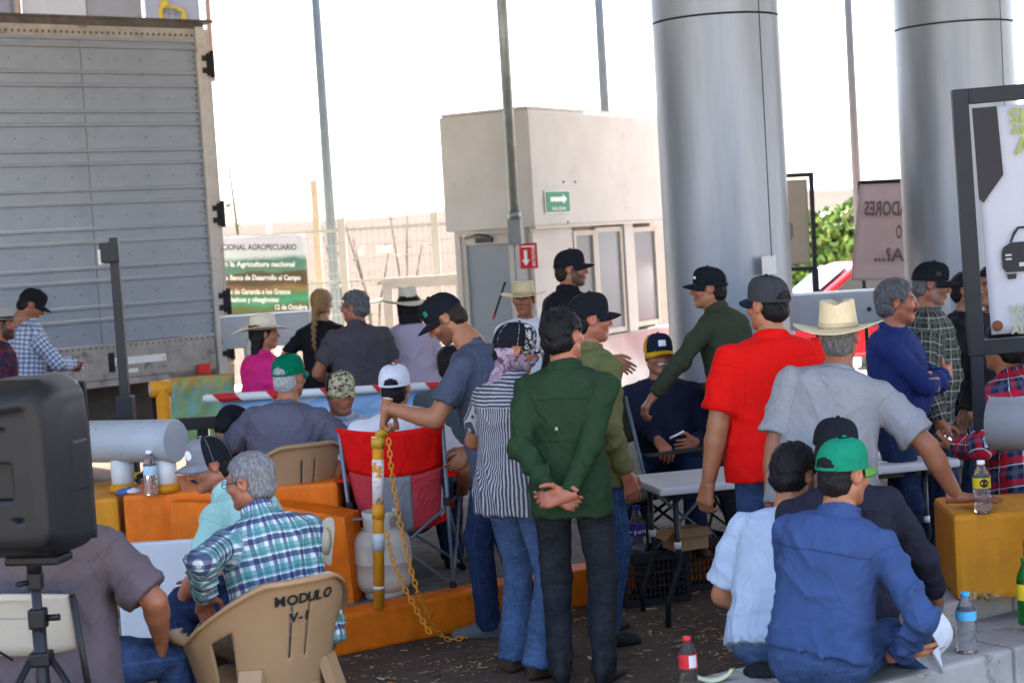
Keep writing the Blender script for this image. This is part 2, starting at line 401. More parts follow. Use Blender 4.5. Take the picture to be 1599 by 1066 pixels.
# ---- hair, moustache, hats (all in head space: x right, y forward, z up)
HAIR = {}
def hair_np(style, h=0.005, tight=False):
    key = (style, h, tight)
    if key in HAIR: return HAIR[key]
    big = style in ('long', 'braid', 'bun')
    f = Field((-0.15, -0.24, -0.42 if big else -0.16), (0.15, 0.13, 0.17), h)
    g = 0.003 if tight else (0.016 if style == 'thick' else 0.010)
    f.ell((0, -0.017, 0.034), (0.076 + g, 0.098 + g, 0.086 + g), 0.01)
    f.ell((0, -0.05, -0.03), (0.066 + g * 0.6, 0.062 + g * 0.6, 0.06), 0.02)
    sl, X, Y, Z = f.win((-1, -1, -1), (1, 1, 1))
    hl = np.interp(Y, [-0.12, -0.03, -0.022, 0.005, 0.012, 0.045, 0.055, 0.075, 0.12], [-0.085, -0.075, -0.045, -0.035, -0.02, 0.03, 0.055, 0.066, 0.075])
    cut = (hl - Z) * 0.8 + 0 * X
    ear = 0.030 - np.sqrt(((np.abs(X) - 0.085) * 0.6) ** 2 + (Y + 0.012) ** 2 + (Z + 0.002) ** 2)
    f.F = np.maximum(np.maximum(f.F, np.broadcast_to(cut, f.F.shape)), np.broadcast_to(ear, f.F.shape)).astype(np.float32)
    if style == 'long':
        for sx in (-1, 0, 1): f.cone((sx * 0.05, -0.06, 0.02), (sx * 0.06, -0.075 - 0.02 * (sx == 0), -0.30), 0.06, 0.035, 0.03)
    if style == 'bun':
        for sx in (-1, 0, 1): f.cone((sx * 0.05, -0.06, 0.0), (sx * 0.035 + 0.02, -0.09, -0.22), 0.05, 0.03, 0.03)
    if style == 'braid':
        f.cone((0, -0.09, 0.03), (0, -0.13, -0.06), 0.045, 0.028, 0.02)
        for i in range(13):
            u = i / 12; f.ell((0.008 * (-1) ** i, -0.135 - 0.045 * min(1, u * 2), -0.06 - 0.30 * u), (0.024 - 0.009 * u, 0.02 - 0.006 * u, 0.021), 0.003)
    A = {'curly': 0.004, 'thick': 0.0035}.get(style, 0.002); A = min(A, 0.002) if tight else A
    fr = 110 if style in ('curly', 'thick') else 170
    def dn(x, y, z):
        w = np.sin(x * 60 + 1) + np.sin(y * 55 + 2) + np.sin(z * 50)
        return A * (np.sin(x * fr + w * 1.5) * np.sin(y * fr * 0.9 + w) * 1.2 + np.sin(z * fr * 0.8 + w * 1.7 + x * 60) * 0.8 + 0.5 * np.sin((x + y - z) * fr * 1.9))
    f.disp(dn)
    V, Q = f.mesh()
    # loose strands over the surface, combed back and down
    r = np.random.RandomState(len(style) + 5); ns = 600 if tight else (1500 if h < 0.007 else 700); ns = ns + (900 if big else 0); P_ = V[r.randint(0, len(V), ns)]
    n_ = P_ - np.array((0, -0.02, 0.02)) * np.ones((ns, 1)); n_[:, 2] = np.where(P_[:, 2] < -0.09, 0, n_[:, 2]); n_ /= np.linalg.norm(n_, axis=1)[:, None] + 1e-6
    g_ = np.tile(np.array((0.0, -0.55, -0.75)), (ns, 1)) + r.normal(0, 0.35, (ns, 3)); g_ -= n_ * (g_ * n_).sum(1)[:, None]; g_ /= np.linalg.norm(g_, axis=1)[:, None] + 1e-6
    sd_ = np.cross(n_, g_); L_ = r.uniform(0.012, 0.026, ns)[:, None]; wd = r.uniform(0.0005, 0.0011, ns)[:, None]; lift = r.uniform(0.001, 0.0045, ns)[:, None] * (0.5 if tight else 1.0)
    a_ = P_ - n_ * 0.001; b_ = P_ + g_ * L_ * 0.5 + n_ * lift; c_ = P_ + g_ * L_ + n_ * lift * 0.7
    SV = np.stack((a_ - sd_ * wd, a_ + sd_ * wd, b_ - sd_ * wd, b_ + sd_ * wd, c_ - sd_ * wd * 0.4, c_ + sd_ * wd * 0.4), 1).reshape(-1, 3); i0 = len(V) + 6 * np.arange(ns)[:, None]
    SQ = np.concatenate((i0 + np.array((0, 1, 3, 2)), i0 + np.array((2, 3, 5, 4)))); V = np.concatenate((V, SV)); Q = np.concatenate((Q, SQ))
    HAIR[key] = (V, Q); return HAIR[key]
def moustache_np(h=0.0035):
    if 'm' in HAIR: return HAIR['m']
    f = Field((-0.05, 0.05, -0.08), (0.05, 0.13, -0.02), h)
    for sx in (-1, 1):
        f.cone((0, 0.0955, -0.043), (sx * 0.02, 0.088, -0.047), 0.0075, 0.0075, 0.004); f.cone((sx * 0.02, 0.088, -0.047), (sx * 0.030, 0.078, -0.058), 0.007, 0.004, 0.004)
    f.disp(lambda x, y, z: 0.001 * np.sin(x * 700 + z * 300)); HAIR['m'] = f.mesh(); return HAIR['m']

def cap_parts(P, crown_m, bill_m, back_m=None, opening=False, badge=None, flip=False, tall=0.0, strap_m=None, button_m=None):
    """baseball cap; P maps head space to the parent's space. Returns a crown object with its own children via P['obj']"""
    Mx, parent = P
    W, D, H, ZB = 0.0885, 0.1075, 0.108 + tall, 0.028
    NP, NR = 72, 20; CY = -0.014
    sgn = -1 if flip else 1
    def cp(phi, v, o=0.0):
        fr = 0.5 + 0.5 * math.cos(phi); ex = 2.3 + 1.2 * fr
        r = max(0.0, 1 - v ** ex) ** (1 / ex); hh = H * (0.97 + 0.05 * fr)
        x = (W + o) * r * math.sin(phi); y = (D + o) * r * math.cos(phi); z = ZB - 0.014 * (1 - math.cos(phi)) * 0.5 * (1 - v) + (hh + o) * v
        seam = 0.0015 * max(0, 1 - abs(((phi / (math.pi / 3)) % 1.0) - 0.5) * 16 + 0) if v < 0.97 else 0
        return Vector((x * (1 - seam * 8), sgn * (y * (1 - seam * 8)) + CY, z))
    def arch(phi, v): 
        a = abs(((phi - math.pi + math.pi) % (2 * math.pi)) - math.pi); return a < 0.55 and v < 0.42 * math.sqrt(max(0, 1 - (a / 0.55) ** 2)) + 0.02 and v > 0.09
    fr_v, fr_f, bk_f = [], [], []
    for j in range(NR + 1):
        v = (j / NR) ** 0.8
        for i in range(NP): fr_v.append(Mx @ cp(2 * math.pi * i / NP, v * 0.995))
    for j in range(NR):
        for i in range(NP):
            ph = 2 * math.pi * (i + 0.5) / NP; v = ((j + 0.5) / NR) ** 0.8
            if opening and arch(ph, v): continue
            q = (j * NP + i, j * NP + (i + 1) % NP, (j + 1) * NP + (i + 1) % NP, (j + 1) * NP + i)
            if flip: q = q[::-1]
            (bk_f if (back_m is not None and math.cos(ph) < 0.35) else fr_f).append(q[::-1])
    b = MB(); b.add(fr_v, fr_f, True)
    for q in range(6):
        ph = math.pi / 6 + q * math.pi / 3 + (0 if q % 3 else 0.0); b.tube([Mx @ cp(ph, 0.02 + 0.975 * (i_ / 10) ** 0.8, 0.0004) for i_ in range(11) if not (opening and arch(ph, 0.02 + 0.975 * (i_ / 10) ** 0.8))], 0.0013, 5, cap=False)
    crown = b.build('cap', crown_m, parent)
    if bk_f: b = MB(); b.add(fr_v, bk_f, True); b.build('mesh_back', back_m, crown)
    b = MB(); vs, fs = [], []; NU, NW = 16, 7; BL = 0.074
    for lay in (0, 1):
        for w in range(NW + 1):
            for u in range(NU + 1):
                a = (u / NU * 2 - 1) * 1.18; ww = w / NW
                x = W * math.sin(a); y0 = D * math.cos(a) - 0.006; L = BL * max(0.0, math.cos(a / 1.18 * math.pi / 2)) ** 0.55
                x2 = x * (1 + 0.06 * ww); y = y0 + L * ww; z = ZB - 0.007 * (1 - math.cos(a)) - 0.030 * (x / W) ** 2 * (0.25 + 0.75 * ww) - 0.013 * ww * ww - lay * 0.004
                vs.append(Mx @ Vector((x2, sgn * y + CY, z + 0.006)))
    n1 = (NU + 1) * (NW + 1)
    for w in range(NW):
        for u in range(NU):
            a = w * (NU + 1) + u; q = (a, a + 1, a + NU + 2, a + NU + 1)
            fs.append(q[::-1]); fs.append(tuple(k + n1 for k in q))
    for u in range(NU):
        a = NW * (NU + 1) + u; fs.append((a, a + 1, a + 1 + n1, a + n1))
    b.add(vs, fs, True); b.build('bill', bill_m, crown)
    b = MB(); b.lathe([(0.009, -0.001), (0.009, 0.003), (0.0045, 0.006), (0.0, 0.0065)], (0, 0, 0), 10)
    b.v = [Mx @ (Vector(p) + cp(0, 0.9999) + Vector((0, 0, 0.0))) for p in b.v]; b.build('button', button_m or crown_m, crown)
    if opening:
        b = MB(); vs = []
        for i in range(13):
            ph = math.pi - 0.62 + 1.24 * i / 12
            for v, o in ((0.0, 0.002), (0.10, 0.002), (0.10, 0.0), (0.0, 0.0)): vs.append(Mx @ cp(ph, v, o))
        b.add(vs, [(i * 4 + k, i * 4 + (k + 1) % 4, i * 4 + 4 + (k + 1) % 4, i * 4 + 4 + k) for i in range(12) for k in range(4)], True); b.build('strap', strap_m or bill_m, crown)
    if badge:
        bm_, w0, h0, v0 = badge[:4]; ph0 = badge[4] if len(badge) > 4 else 0.0; b = MB(); vs = []
        N = 8; rnd = len(badge) > 5 and badge[5] == 'round'
        if rnd:
            vs.append(Mx @ cp(ph0, v0, 0.0035))
            for i in range(20):
                q = 2 * math.pi * i / 20; vs.append(Mx @ cp(ph0 + math.cos(q) * w0, v0 + math.sin(q) * h0, 0.0030))
            b.add(vs, [(0, 1 + i, 1 + (i + 1) % 20) for i in range(20)], True)
        else:
            for j in range(5):
                for i in range(N + 1): vs.append(Mx @ cp(ph0 + (i / N * 2 - 1) * w0, v0 + (j / 4 - 0.5) * 2 * h0, 0.003))
            b.add(vs, [(j * (N + 1) + i, j * (N + 1) + i + 1, (j + 1) * (N + 1) + i + 1, (j + 1) * (N + 1) + i) for j in range(4) for i in range(N)], True)
        b.build('badge', bm_, crown)
    crown['_cp'] = 0; del crown['_cp']
    return crown, cp
def cowboy_hat(Mx, parent, m, band_m, R=0.185, curl=0.05, ch=0.115, droop=0.02, name='hat'):
    NP, NR = 56, 9; W, D, ZB, CY = 0.086, 0.106, 0.040, -0.014; vs, fs = [], []
    prof = []
    for lay in (0, 1):
        for j in range(NR + 1):
            u = j / NR
            for i in range(NP):
                a = 2 * math.pi * i / NP; s, c = math.sin(a), math.cos(a)
                rx = W + (R - W) * u; ry = D + (R * 1.04 - D) * u
                z = ZB + curl * abs(s) ** 2.4 * u ** 1.8 - droop * abs(c) ** 3 * u ** 1.5 - 0.004 * lay + 0.003 * math.sin(3 * a + 1) * u
                pull = 1 - 0.10 * abs(s) ** 3 * u ** 2 * (curl / 0.05)
                vs.append(Mx @ Vector((rx * s * pull, ry * c + CY, z)))
    n1 = NP * (NR + 1)
    for j in range(NR):
        for i in range(NP):
            a, b_ = j * NP + i, j * NP + (i + 1) % NP; q = (a, b_, b_ + NP, a + NP); fs.append(q); fs.append(tuple(k + n1 for k in q[::-1]))
    for i in range(NP):
        a, b_ = NR * NP + i, NR * NP + (i + 1) % NP; fs.append((a, b_, b_ + n1, a + n1))
    NC = 11; o = len(vs)
    for j in range(NC + 1):
        u = j / NC
        for i in range(NP):
            a = 2 * math.pi * i / NP; s, c = math.sin(a), math.cos(a)
            if u <= 0.62:
                v = u / 0.62; k = 1 - 0.13 * v; z = ZB + ch * v * 0.96
            else:
                v = (u - 0.62) / 0.38; k = 0.87 * math.sqrt(max(0, 1 - v ** 2.2)) if v < 1 else 0; z = ZB + ch * (0.96 + 0.08 * math.sin(min(1, v * 2.2) * math.pi / 2))
            x, y = W * s * k, D * c * k
            if u > 0.3:
                up = smooth01(u, 0.3, 0.7)
                dent = math.exp(-(x / 0.022) ** 2) * 0.026 * smooth01(u, 0.55, 0.8) * (0.6 + 0.4 * (c > 0)); z -= dent
                z += 0.008 * (-c) * up * 0; z -= 0.016 * max(0, -c) * up * 0.5
                x *= 1 - 0.20 * up * max(0.0, c - 0.25) / 0.75
            vs.append(Mx @ Vector((x, y + CY, z)))
    for j in range(NC):
        for i in range(NP):
            a, b_ = o + j * NP + i, o + j * NP + (i + 1) % NP; fs.append((a, a + NP, b_ + NP, b_))
    b = MB(); b.add(vs, fs, True); hat = b.build(name, m, parent)
    b = MB(); vs = []
    for z, k in ((ZB + 0.003, 0.004), (ZB + 0.024, 0.002), (ZB + 0.024, -0.003), (ZB + 0.003, -0.003)):
        for i in range(NP):
            a = 2 * math.pi * i / NP; sc = 1 - 0.13 * (z - ZB) / (ch * 0.96)
            vs.append(Mx @ Vector(((W * sc + k) * math.sin(a), (D * sc + k) * math.cos(a) + CY, z)))
    b.add(vs, [(j * NP + i, j * NP + (i + 1) % NP, ((j + 1) % 4) * NP + (i + 1) % NP, ((j + 1) % 4) * NP + i) for j in range(4) for i in range(NP)], True)
    b.build('hat_band', band_m, hat)
    return hat

# ---- cloth and skin materials
def skin_mat():
    if 'skin' in _M: return _M['skin']
    m, nt, b = new_mat('skin'); _M['skin'] = m
    a = nd(nt, 'ShaderNodeAttribute', attribute_name='tint'); n = noise(nt, 60, 4, 0.6)
    n9 = noise(nt, 14, 4, 0.6); c = mixc(nt, 0.4, a.outputs['Color'], mixc(nt, n, (0.72, 0.60, 0.56), (1.25, 1.2, 1.15)), 'MULTIPLY'); c = mixc(nt, 0.5, c, mixc(nt, ramp(nt, n9, [(0.3, 0), (0.7, 1)]), (0.72, 0.58, 0.52), (1.08, 1.05, 1.02)), 'MULTIPLY'); nt.links.new(c, b.inputs['Base Color'])
    b.inputs['Roughness'].default_value = 0.47; b.inputs['Specular IOR Level'].default_value = 0.35; b.inputs['Subsurface Weight'].default_value = 0.08; b.inputs['Subsurface Radius'].default_value = (0.012, 0.005, 0.003); b.inputs['Subsurface Scale'].default_value = 0.6
    bump(nt, b, noise(nt, 320, 3, 0.6), 0.12, 0.002); return m
def hair_mat(name, col, grey=None):
    if name in _M: return _M[name]
    m, nt, b = new_mat(name); _M[name] = m
    n = noise(nt, 130, 4, 0.6, stretch=(1, 1, 0.25))
    c = mixc(nt, ramp(nt, n, [(0.25, 0), (0.75, 1)]), dark(col, 0.7), grey or dark(col, 1.5)); nt.links.new(c, b.inputs['Base Color'])
    b.inputs['Roughness'].default_value = 0.55; b.inputs['Specular IOR Level'].default_value = 0.15; bump(nt, b, n, 0.8, 0.006); return m
def cloth_mat(name, col, kind='plain', cols=(), rough=0.85, var=0.12, wr=0.35, scale=1.0, heather=None, seams=()):
    if name in _M: return _M[name]
    m, nt, b = new_mat(name); _M[name] = m
    tex = nd(nt, 'ShaderNodeAttribute', attribute_name='tex'); sep = nd(nt, 'ShaderNodeSeparateXYZ'); nt.links.new(tex.outputs['Vector'], sep.inputs[0])
    wob = noise(nt, 9, 3, 0.5); wv = mth(nt, 'MULTIPLY', mth(nt, 'SUBTRACT', wob, 0.5), 0.02)
    u = mth(nt, 'ADD', sep.outputs[0], wv); v = mth(nt, 'ADD', sep.outputs[1], wv)
    def band(co, period, phase, width, soft=0.12):
        t = mth(nt, 'FRACT', mth(nt, 'ADD', mth(nt, 'DIVIDE', co, period * scale), phase + 50.0)); d = mth(nt, 'ABSOLUTE', mth(nt, 'SUBTRACT', t, 0.5))
        mr = nd(nt, 'ShaderNodeMapRange'); nt.links.new(d, mr.inputs[0]); mr.inputs[1].default_value = width / 2 * (1 + soft); mr.inputs[2].default_value = width / 2 * (1 - soft); mr.inputs[3].default_value = 0; mr.inputs[4].default_value = 1
        return mr.outputs[0]
    base = mixc(nt, 0.0, col, col)
    if kind == 'plaid':
        for co in (u, v):
            for (cc, per, ph, wd, al) in cols: base = mixc(nt, mth(nt, 'MULTIPLY', band(co, per, ph, wd), al), base, cc)
    elif kind == 'stripe':
        for (cc, per, ph, wd, al) in cols: base = mixc(nt, mth(nt, 'MULTIPLY', band(u, per, ph, wd), al), base, cc)
    elif kind == 'yoke':
        isy = mth(nt, 'MULTIPLY', mth(nt, 'GREATER_THAN', v, 0.385), mth(nt, 'LESS_THAN', sep.outputs[2], 0.5)); cc, per, ph, wd, al = cols[0]
        fac = mth(nt, 'ADD', mth(nt, 'MULTIPLY', isy, band(v, per, ph, wd)), mth(nt, 'MULTIPLY', mth(nt, 'SUBTRACT', 1.0, isy), band(u, per, ph, wd))); base = mixc(nt, fac, base, cc)
    elif kind == 'hoop':
        for (cc, per, ph, wd, al) in cols: base = mixc(nt, mth(nt, 'MULTIPLY', band(v, per, ph, wd), al), base, cc)
    elif kind == 'camo':
        for k, cc in enumerate(cols):
            n = noise(nt, 26 * scale + 7 * k, 3, 0.6); base = mixc(nt, ramp(nt, n, [(0.50, 0), (0.53, 1)]), base, cc)
    if heather:
        n = noise(nt, 260, 3, 0.7); base = mixc(nt, ramp(nt, n, [(0.4, 0), (0.6, 1)]), base, heather)
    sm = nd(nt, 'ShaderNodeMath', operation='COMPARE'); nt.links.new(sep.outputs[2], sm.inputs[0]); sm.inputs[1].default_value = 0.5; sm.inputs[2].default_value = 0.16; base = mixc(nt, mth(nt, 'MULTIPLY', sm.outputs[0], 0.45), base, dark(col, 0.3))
    for sv in seams:
        sm = nd(nt, 'ShaderNodeMath', operation='COMPARE'); nt.links.new(v, sm.inputs[0]); sm.inputs[1].default_value = sv; sm.inputs[2].default_value = 0.0035; base = mixc(nt, mth(nt, 'MULTIPLY', mth(nt, 'MULTIPLY', sm.outputs[0], mth(nt, 'LESS_THAN', sep.outputs[2], 0.5)), 0.5), base, dark(col, 0.3))
    nv = noise(nt, 5, 4, 0.6); base = mixc(nt, 1.0, base, ramp(nt, nv, [(0.3, 1 - var), (0.7, 1 + var * 0.3)]), 'MULTIPLY')
    nt.links.new(base, b.inputs['Base Color']); b.inputs['Roughness'].default_value = rough; b.inputs['Specular IOR Level'].default_value = 0.08
    b.inputs['Sheen Weight'].default_value = 0.0
    h1 = noise(nt, 5.5, 2, 0.5, stretch=(1.0, 1.0, 0.7)); h1.node.inputs['Distortion'].default_value = 1.6; h3 = noise(nt, 13, 2, 0.5, stretch=(1.0, 1.0, 0.8)); h3.node.inputs['Distortion'].default_value = 1.2; h2 = noise(nt, 420, 2, 0.6)
    rg = ramp(nt, h1, [(0.30, 0.0), (0.44, 0.45), (0.50, 1), (0.60, 0.4), (0.72, 0.0)]); rg3 = ramp(nt, h3, [(0.35, 0), (0.5, 1), (0.65, 0)])
    hh = mth(nt, 'ADD', mth(nt, 'ADD', rg, mth(nt, 'MULTIPLY', rg3, 0.15)), mth(nt, 'MULTIPLY', h2, 0.06)); bump(nt, b, hh, wr * 0.75, 0.03)
    return m
def denim(name, col, fade=1.8):
    if name in _M: return _M[name]
    m, nt, b = new_mat(name); _M[name] = m
    n = noise(nt, 4.0, 5, 0.65); n2 = noise(nt, 90, 4, 0.7, stretch=(1, 1, 0.2)); n3 = noise(nt, 30, 3, 0.6, stretch=(0.5, 0.5, 1.6))
    c = mixc(nt, ramp(nt, n, [(0.35, 0), (0.7, 1)]), col, dark(col, fade)); c = mixc(nt, 0.4, c, ramp(nt, n2, [(0.3, 0.5), (0.7, 1.4)]), 'MULTIPLY')
    c = mixc(nt, mth(nt, 'MULTIPLY', ramp(nt, n3, [(0.52, 0), (0.66, 1)]), 0.3), c, dark(col, fade * 1.5))
    tex = nd(nt, 'ShaderNodeAttribute', attribute_name='tex'); sep = nd(nt, 'ShaderNodeSeparateXYZ'); nt.links.new(tex.outputs['Vector'], sep.inputs[0])
    seam = mth(nt, 'LESS_THAN', mth(nt, 'ABSOLUTE', mth(nt, 'ADD', sep.outputs[0], mth(nt, 'MULTIPLY', mth(nt, 'SUBTRACT', n3, 0.5), 0.006))), 0.004)
    c = mixc(nt, mth(nt, 'MULTIPLY', seam, 0.30), c, dark(col, fade * 1.6))
    nt.links.new(c, b.inputs['Base Color']); b.inputs['Roughness'].default_value = 0.9; b.inputs['Specular IOR Level'].default_value = 0.06
    bump(nt, b, mth(nt, 'ADD', n3, mth(nt, 'MULTIPLY', n2, 0.2)), 0.45, 0.012); return m

# ---- the figure
def ik(S, W, l1, l2, pole):
    S, W = Vector(S), Vector(W); d = W - S; L = d.length; mx = (l1 + l2) * 0.995
    if L > mx: W = S + d * (mx / L); L = mx
    d = (W - S).normalized(); a = (l1 * l1 - l2 * l2 + L * L) / (2 * L); hh = math.sqrt(max(0, l1 * l1 - a * a))
    p = Vector(pole); p = p - d * p.dot(d); p = p.normalized() if p.length > 1e-5 else d.orthogonal().normalized()
    return S + d * a + p * hh, W
PROF_T = np.array((-0.22, -0.10, 0.0, 0.12, 0.28, 0.45, 0.62, 0.76, 0.86, 0.93, 0.985, 1.05, 1.16))
PROF_W = np.array((0.085, 0.150, 0.172, 0.165, 0.152, 0.150, 0.162, 0.172, 0.168, 0.138, 0.082, 0.058, 0.055))
PROF_F = np.array((0.060, 0.095, 0.105, 0.108, 0.112, 0.118, 0.122, 0.118, 0.100, 0.080, 0.062, 0.054, 0.052))
PROF_B = np.array((0.070, 0.115, 0.130, 0.110, 0.090, 0.090, 0.104, 0.114, 0.108, 0.092, 0.070, 0.058, 0.056))
PEOPLE = []
def person(label, px, d, h=1.70, yaw=0.0, z0=0.0, sit=None, lean=4, side=0, bend=0.0, twist=0, girth=1.0, belly=0.0,
           hyaw=0, hpitch=0, hroll=0, fwd=0.03, armL=None, armR=None, legL=None, legR=None, skin=(0.33, 0.165, 0.10),
           shirt=None, sleeve='short', hem=-0.13, tuck=False, collar=0.0, shirt_k=1.0, trousers=None, shoe=None, belt=None,
           hair=None, hairm=None, cap=None, hat=None, brow=(0.02, 0.015, 0.012), beard=0.0, beardc=(0.03, 0.022, 0.018), moust=None, glasses=None,
           res=0.011, fem=False, seed=0, extra=None, fold=0.010, group=None, headres=0.0047, loose=0.0, flare=0.066, neck=0.132):
    k = h / 1.70; g = girth; fx = math.sin(RAD(yaw)), math.cos(RAD(yaw))
    FW = Vector((fx[0], fx[1], 0)); RT = Vector((fx[1], -fx[0], 0)); UP = Vector((0, 0, 1))
    def L2W(v): return RT * v[0] + FW * v[1] + UP * v[2]
    hipz = (0.905 * k) if sit is None else sit + 0.10
    P0 = Vector((0, 0, z0 + hipz)); TL = 0.535 * k
    sd = UP * math.cos(RAD(lean)) * math.cos(RAD(side)) + FW * math.sin(RAD(lean)) + RT * math.sin(RAD(side)) * math.cos(RAD(lean))
    N0 = P0 + sd * TL; back = (sd.cross(RT)).normalized() * 1.0
    if back.dot(FW) > 0: back = -back
    C0 = (P0 + N0) * 0.5 + back * bend
    nt_ = (N0 - C0).normalized(); ndir = (nt_ * 0.45 + UP * 0.55).normalized()
    HC = N0 + ndir * neck * k + FW * fwd + L2W((0, 0, 0))
    # head frame
    hy = RAD(yaw + hyaw); hf = Vector((math.sin(hy), math.cos(hy), 0)); hr = Vector((math.cos(hy), -math.sin(hy), 0))
    hfw = hf * math.cos(RAD(hpitch)) - UP * math.sin(RAD(hpitch)); hup = hr.cross(hfw)
    Rr = Matrix.Rotation(RAD(hroll), 3, hfw); hup = Rr @ hup; hr = Rr @ hr
    HS = 0.97 * k ** 0.6 * (0.95 if fem else 1.0)
    target = at(px, (HC + hup * 0.0).z, d); T = Vector((target.x - HC.x, target.y - HC.y, 0))
    P0 += T; N0 += T; C0 += T; HC += T
    root_loc = Vector((P0.x, P0.y, z0))
    root = empty('person', root_loc, label, 'person', group)
    ax = np.array((N0 - P0).normalized()); p0, p1, p2 = map(np.array, (P0, C0, N0))
    Rp = np.array(RT); ty = RAD(yaw + twist); RS = Vector((math.cos(ty), -math.sin(ty), 0)); RS = (RS - Vector(ax) * RS.dot(Vector(ax))).normalized(); Rs = np.array(RS)
    shw = (0.178 if not fem else 0.155) * k * (0.6 + 0.4 * g)
    pw = PROF_W * k * (1 + (g - 1) * np.interp(PROF_T, (-0.2, 0.1, 0.5, 0.9, 1.0), (0.6, 1.1, 1.1, 0.6, 0.2))); pf = PROF_F * k * g + belly * np.exp(-((PROF_T - 0.3) / 0.24) ** 2); pb = PROF_B * k * (0.5 + 0.5 * g)
    if fem:
        pw = pw * np.interp(PROF_T, (-0.2, 0.0, 0.3, 0.5, 0.9), (1.02, 1.0, 0.86, 0.84, 0.88)); pf = pf + 0.02 * np.exp(-((PROF_T - 0.68) / 0.1) ** 2)
    def bez(t): t = np.asarray(t)[..., None]; return (1 - t) ** 2 * p0 + 2 * t * (1 - t) * p1 + t * t * p2
    def frame(t):
        t = np.asarray(t)[..., None]; tan = 2 * (1 - t) * (p1 - p0) + 2 * t * (p2 - p1); tan = tan / np.linalg.norm(tan, axis=-1, keepdims=True)
        R_ = Rp * (1 - np.clip(t, 0, 1)) + Rs * np.clip(t, 0, 1); R_ = R_ - tan * (R_ * tan).sum(-1, keepdims=True); R_ = R_ / np.linalg.norm(R_, axis=-1, keepdims=True)
        return tan, R_, np.cross(tan, R_)
    TT = np.linspace(-0.35, 1.3, 67)
    cB = bez(TT); tB, rB, fB = frame(TT)
    def torso_local(X, Y, Z):
        t = ((X - p0[0]) * ax[0] + (Y - p0[1]) * ax[1] + (Z - p0[2]) * ax[2]) / TL
        sh = t.shape; tf = np.clip(t.ravel(), -0.35, 1.3)
        def it(A): return [np.interp(tf, TT, A[:, i]).reshape(sh) for i in range(3)]
        c = it(cB); R_ = it(rB); F_ = it(fB)
        qx, qy, qz = X - c[0], Y - c[1], Z - c[2]
        return t, tf.reshape(sh), qx * R_[0] + qy * R_[1] + qz * R_[2], qx * F_[0] + qy * F_[1] + qz * F_[2]
    def torso(f, off, t0, t1, kk=0.03, offT=None, ex=2.35, skirt=False):
        m = 0.26 * max(g, 1) * k + abs(off) + belly + 0.04; pts = bez(np.array((max(t0, -0.3), 0.0, 0.5, min(t1, 1.2))))
        sl, X, Y, Z = f.win(pts.min(0) - m, pts.max(0) + m)
        t, tf, x, y = torso_local(X, Y, Z)
        tl = np.maximum(tf, 0.0) if skirt else tf
        w_ = np.interp(tl, PROF_T, pw); dp = np.where(y > 0, np.interp(tl, PROF_T, pf), np.interp(tl, PROF_T, pb))
        if offT is not None: o_ = np.interp(tf, offT[0], offT[1]) + off; w_ = w_ + o_; dp = dp + o_
        else: w_ = w_ + off; dp = dp + off
        r = ((np.abs(x) / w_) ** ex + (np.abs(y) / dp) ** ex) ** (1 / ex) + 1e-6
        dd = np.sqrt(x * x + y * y) * (1 - 1 / r); dd = np.maximum(dd, np.maximum((t0 - t) * TL, (t - t1) * TL)).astype(np.float32)
        f.put(sl, dd, kk)
    # joints
    SHc = Vector(bez(0.82)); tan_, r_, f_ = frame(0.82); SR = Vector(r_)
    arms = {}
    la, lf = 0.285 * k, 0.252 * k
    for sgn, spec, nm in ((-1, armL, 'L'), (1, armR, 'R')):
        spec = dict(spec or {})
        S = SHc + SR * shw * sgn + Vector(f_) * 0.0
        if spec.get('raise'): S = S + UP * spec['raise']
        if 'w' in spec: W = pt(*spec['w'])
        elif 'p' in spec: W = Vector(spec['p'])
        elif 'l' in spec: W = root_loc + L2W(spec['l'])
        else: W = S + L2W((sgn * (0.075 + 0.06 * (g - 1) * 3), 0.05, -0.515 * k))
        pole = L2W(spec.get('pole', (sgn * 0.5, -1.0, -0.2)))
        E, W = ik(S, W, la, lf, pole)
        arms[nm] = (sgn, S, E, W, spec)
    legs = {}
    lt, ls = 0.425 * k, 0.415 * k
    for sgn, spec, nm in ((-1, legL, 'L'), (1, legR, 'R')):
        spec = dict(spec or {}); Hj = P0 + RT * 0.088 * k * sgn * (0.7 + 0.3 * g)
        if 'w' in spec: A = pt(*spec['w'])
        elif 'l' in spec: A = root_loc + L2W(spec['l'])
        elif sit is None: A = root_loc + L2W((sgn * 0.115, -0.01 + 0.03 * sgn, 0.085))
        else: A = root_loc + L2W((sgn * 0.17, 0.40, 0.085))
        pole = L2W(spec.get('pole', (sgn * 0.15, 1.0, 0.3)))
        Kn, A = ik(Hj, A, lt, ls, pole); legs[nm] = (sgn, Hj, Kn, A, spec)
    allp = [P0, N0, C0, HC] + [q for a in arms.values() for q in a[1:4]] + [q for a in legs.values() for q in a[1:4]]
    A_ = np.array([tuple(q) for q in allp])
    # ------------- body: torso, neck, limbs as one surface, with head and hands
    f = Field(A_.min(0) - 0.24 * max(g, 1) - belly, A_.max(0) + 0.24 * max(g, 1) + belly, res * 2.05)
    torso(f, 0.0, -0.2, 0.945, 0.03, ((-0.3, 0.9, 0.96, 1.0), (-0.022, -0.020, -0.014, -0.006)))
    nb = HC - hup * 0.09 * HS - hfw * 0.02
    f.cone(N0 - Vector(ax) * 0.03, nb, 0.062 * k, 0.057 * k, 0.035)
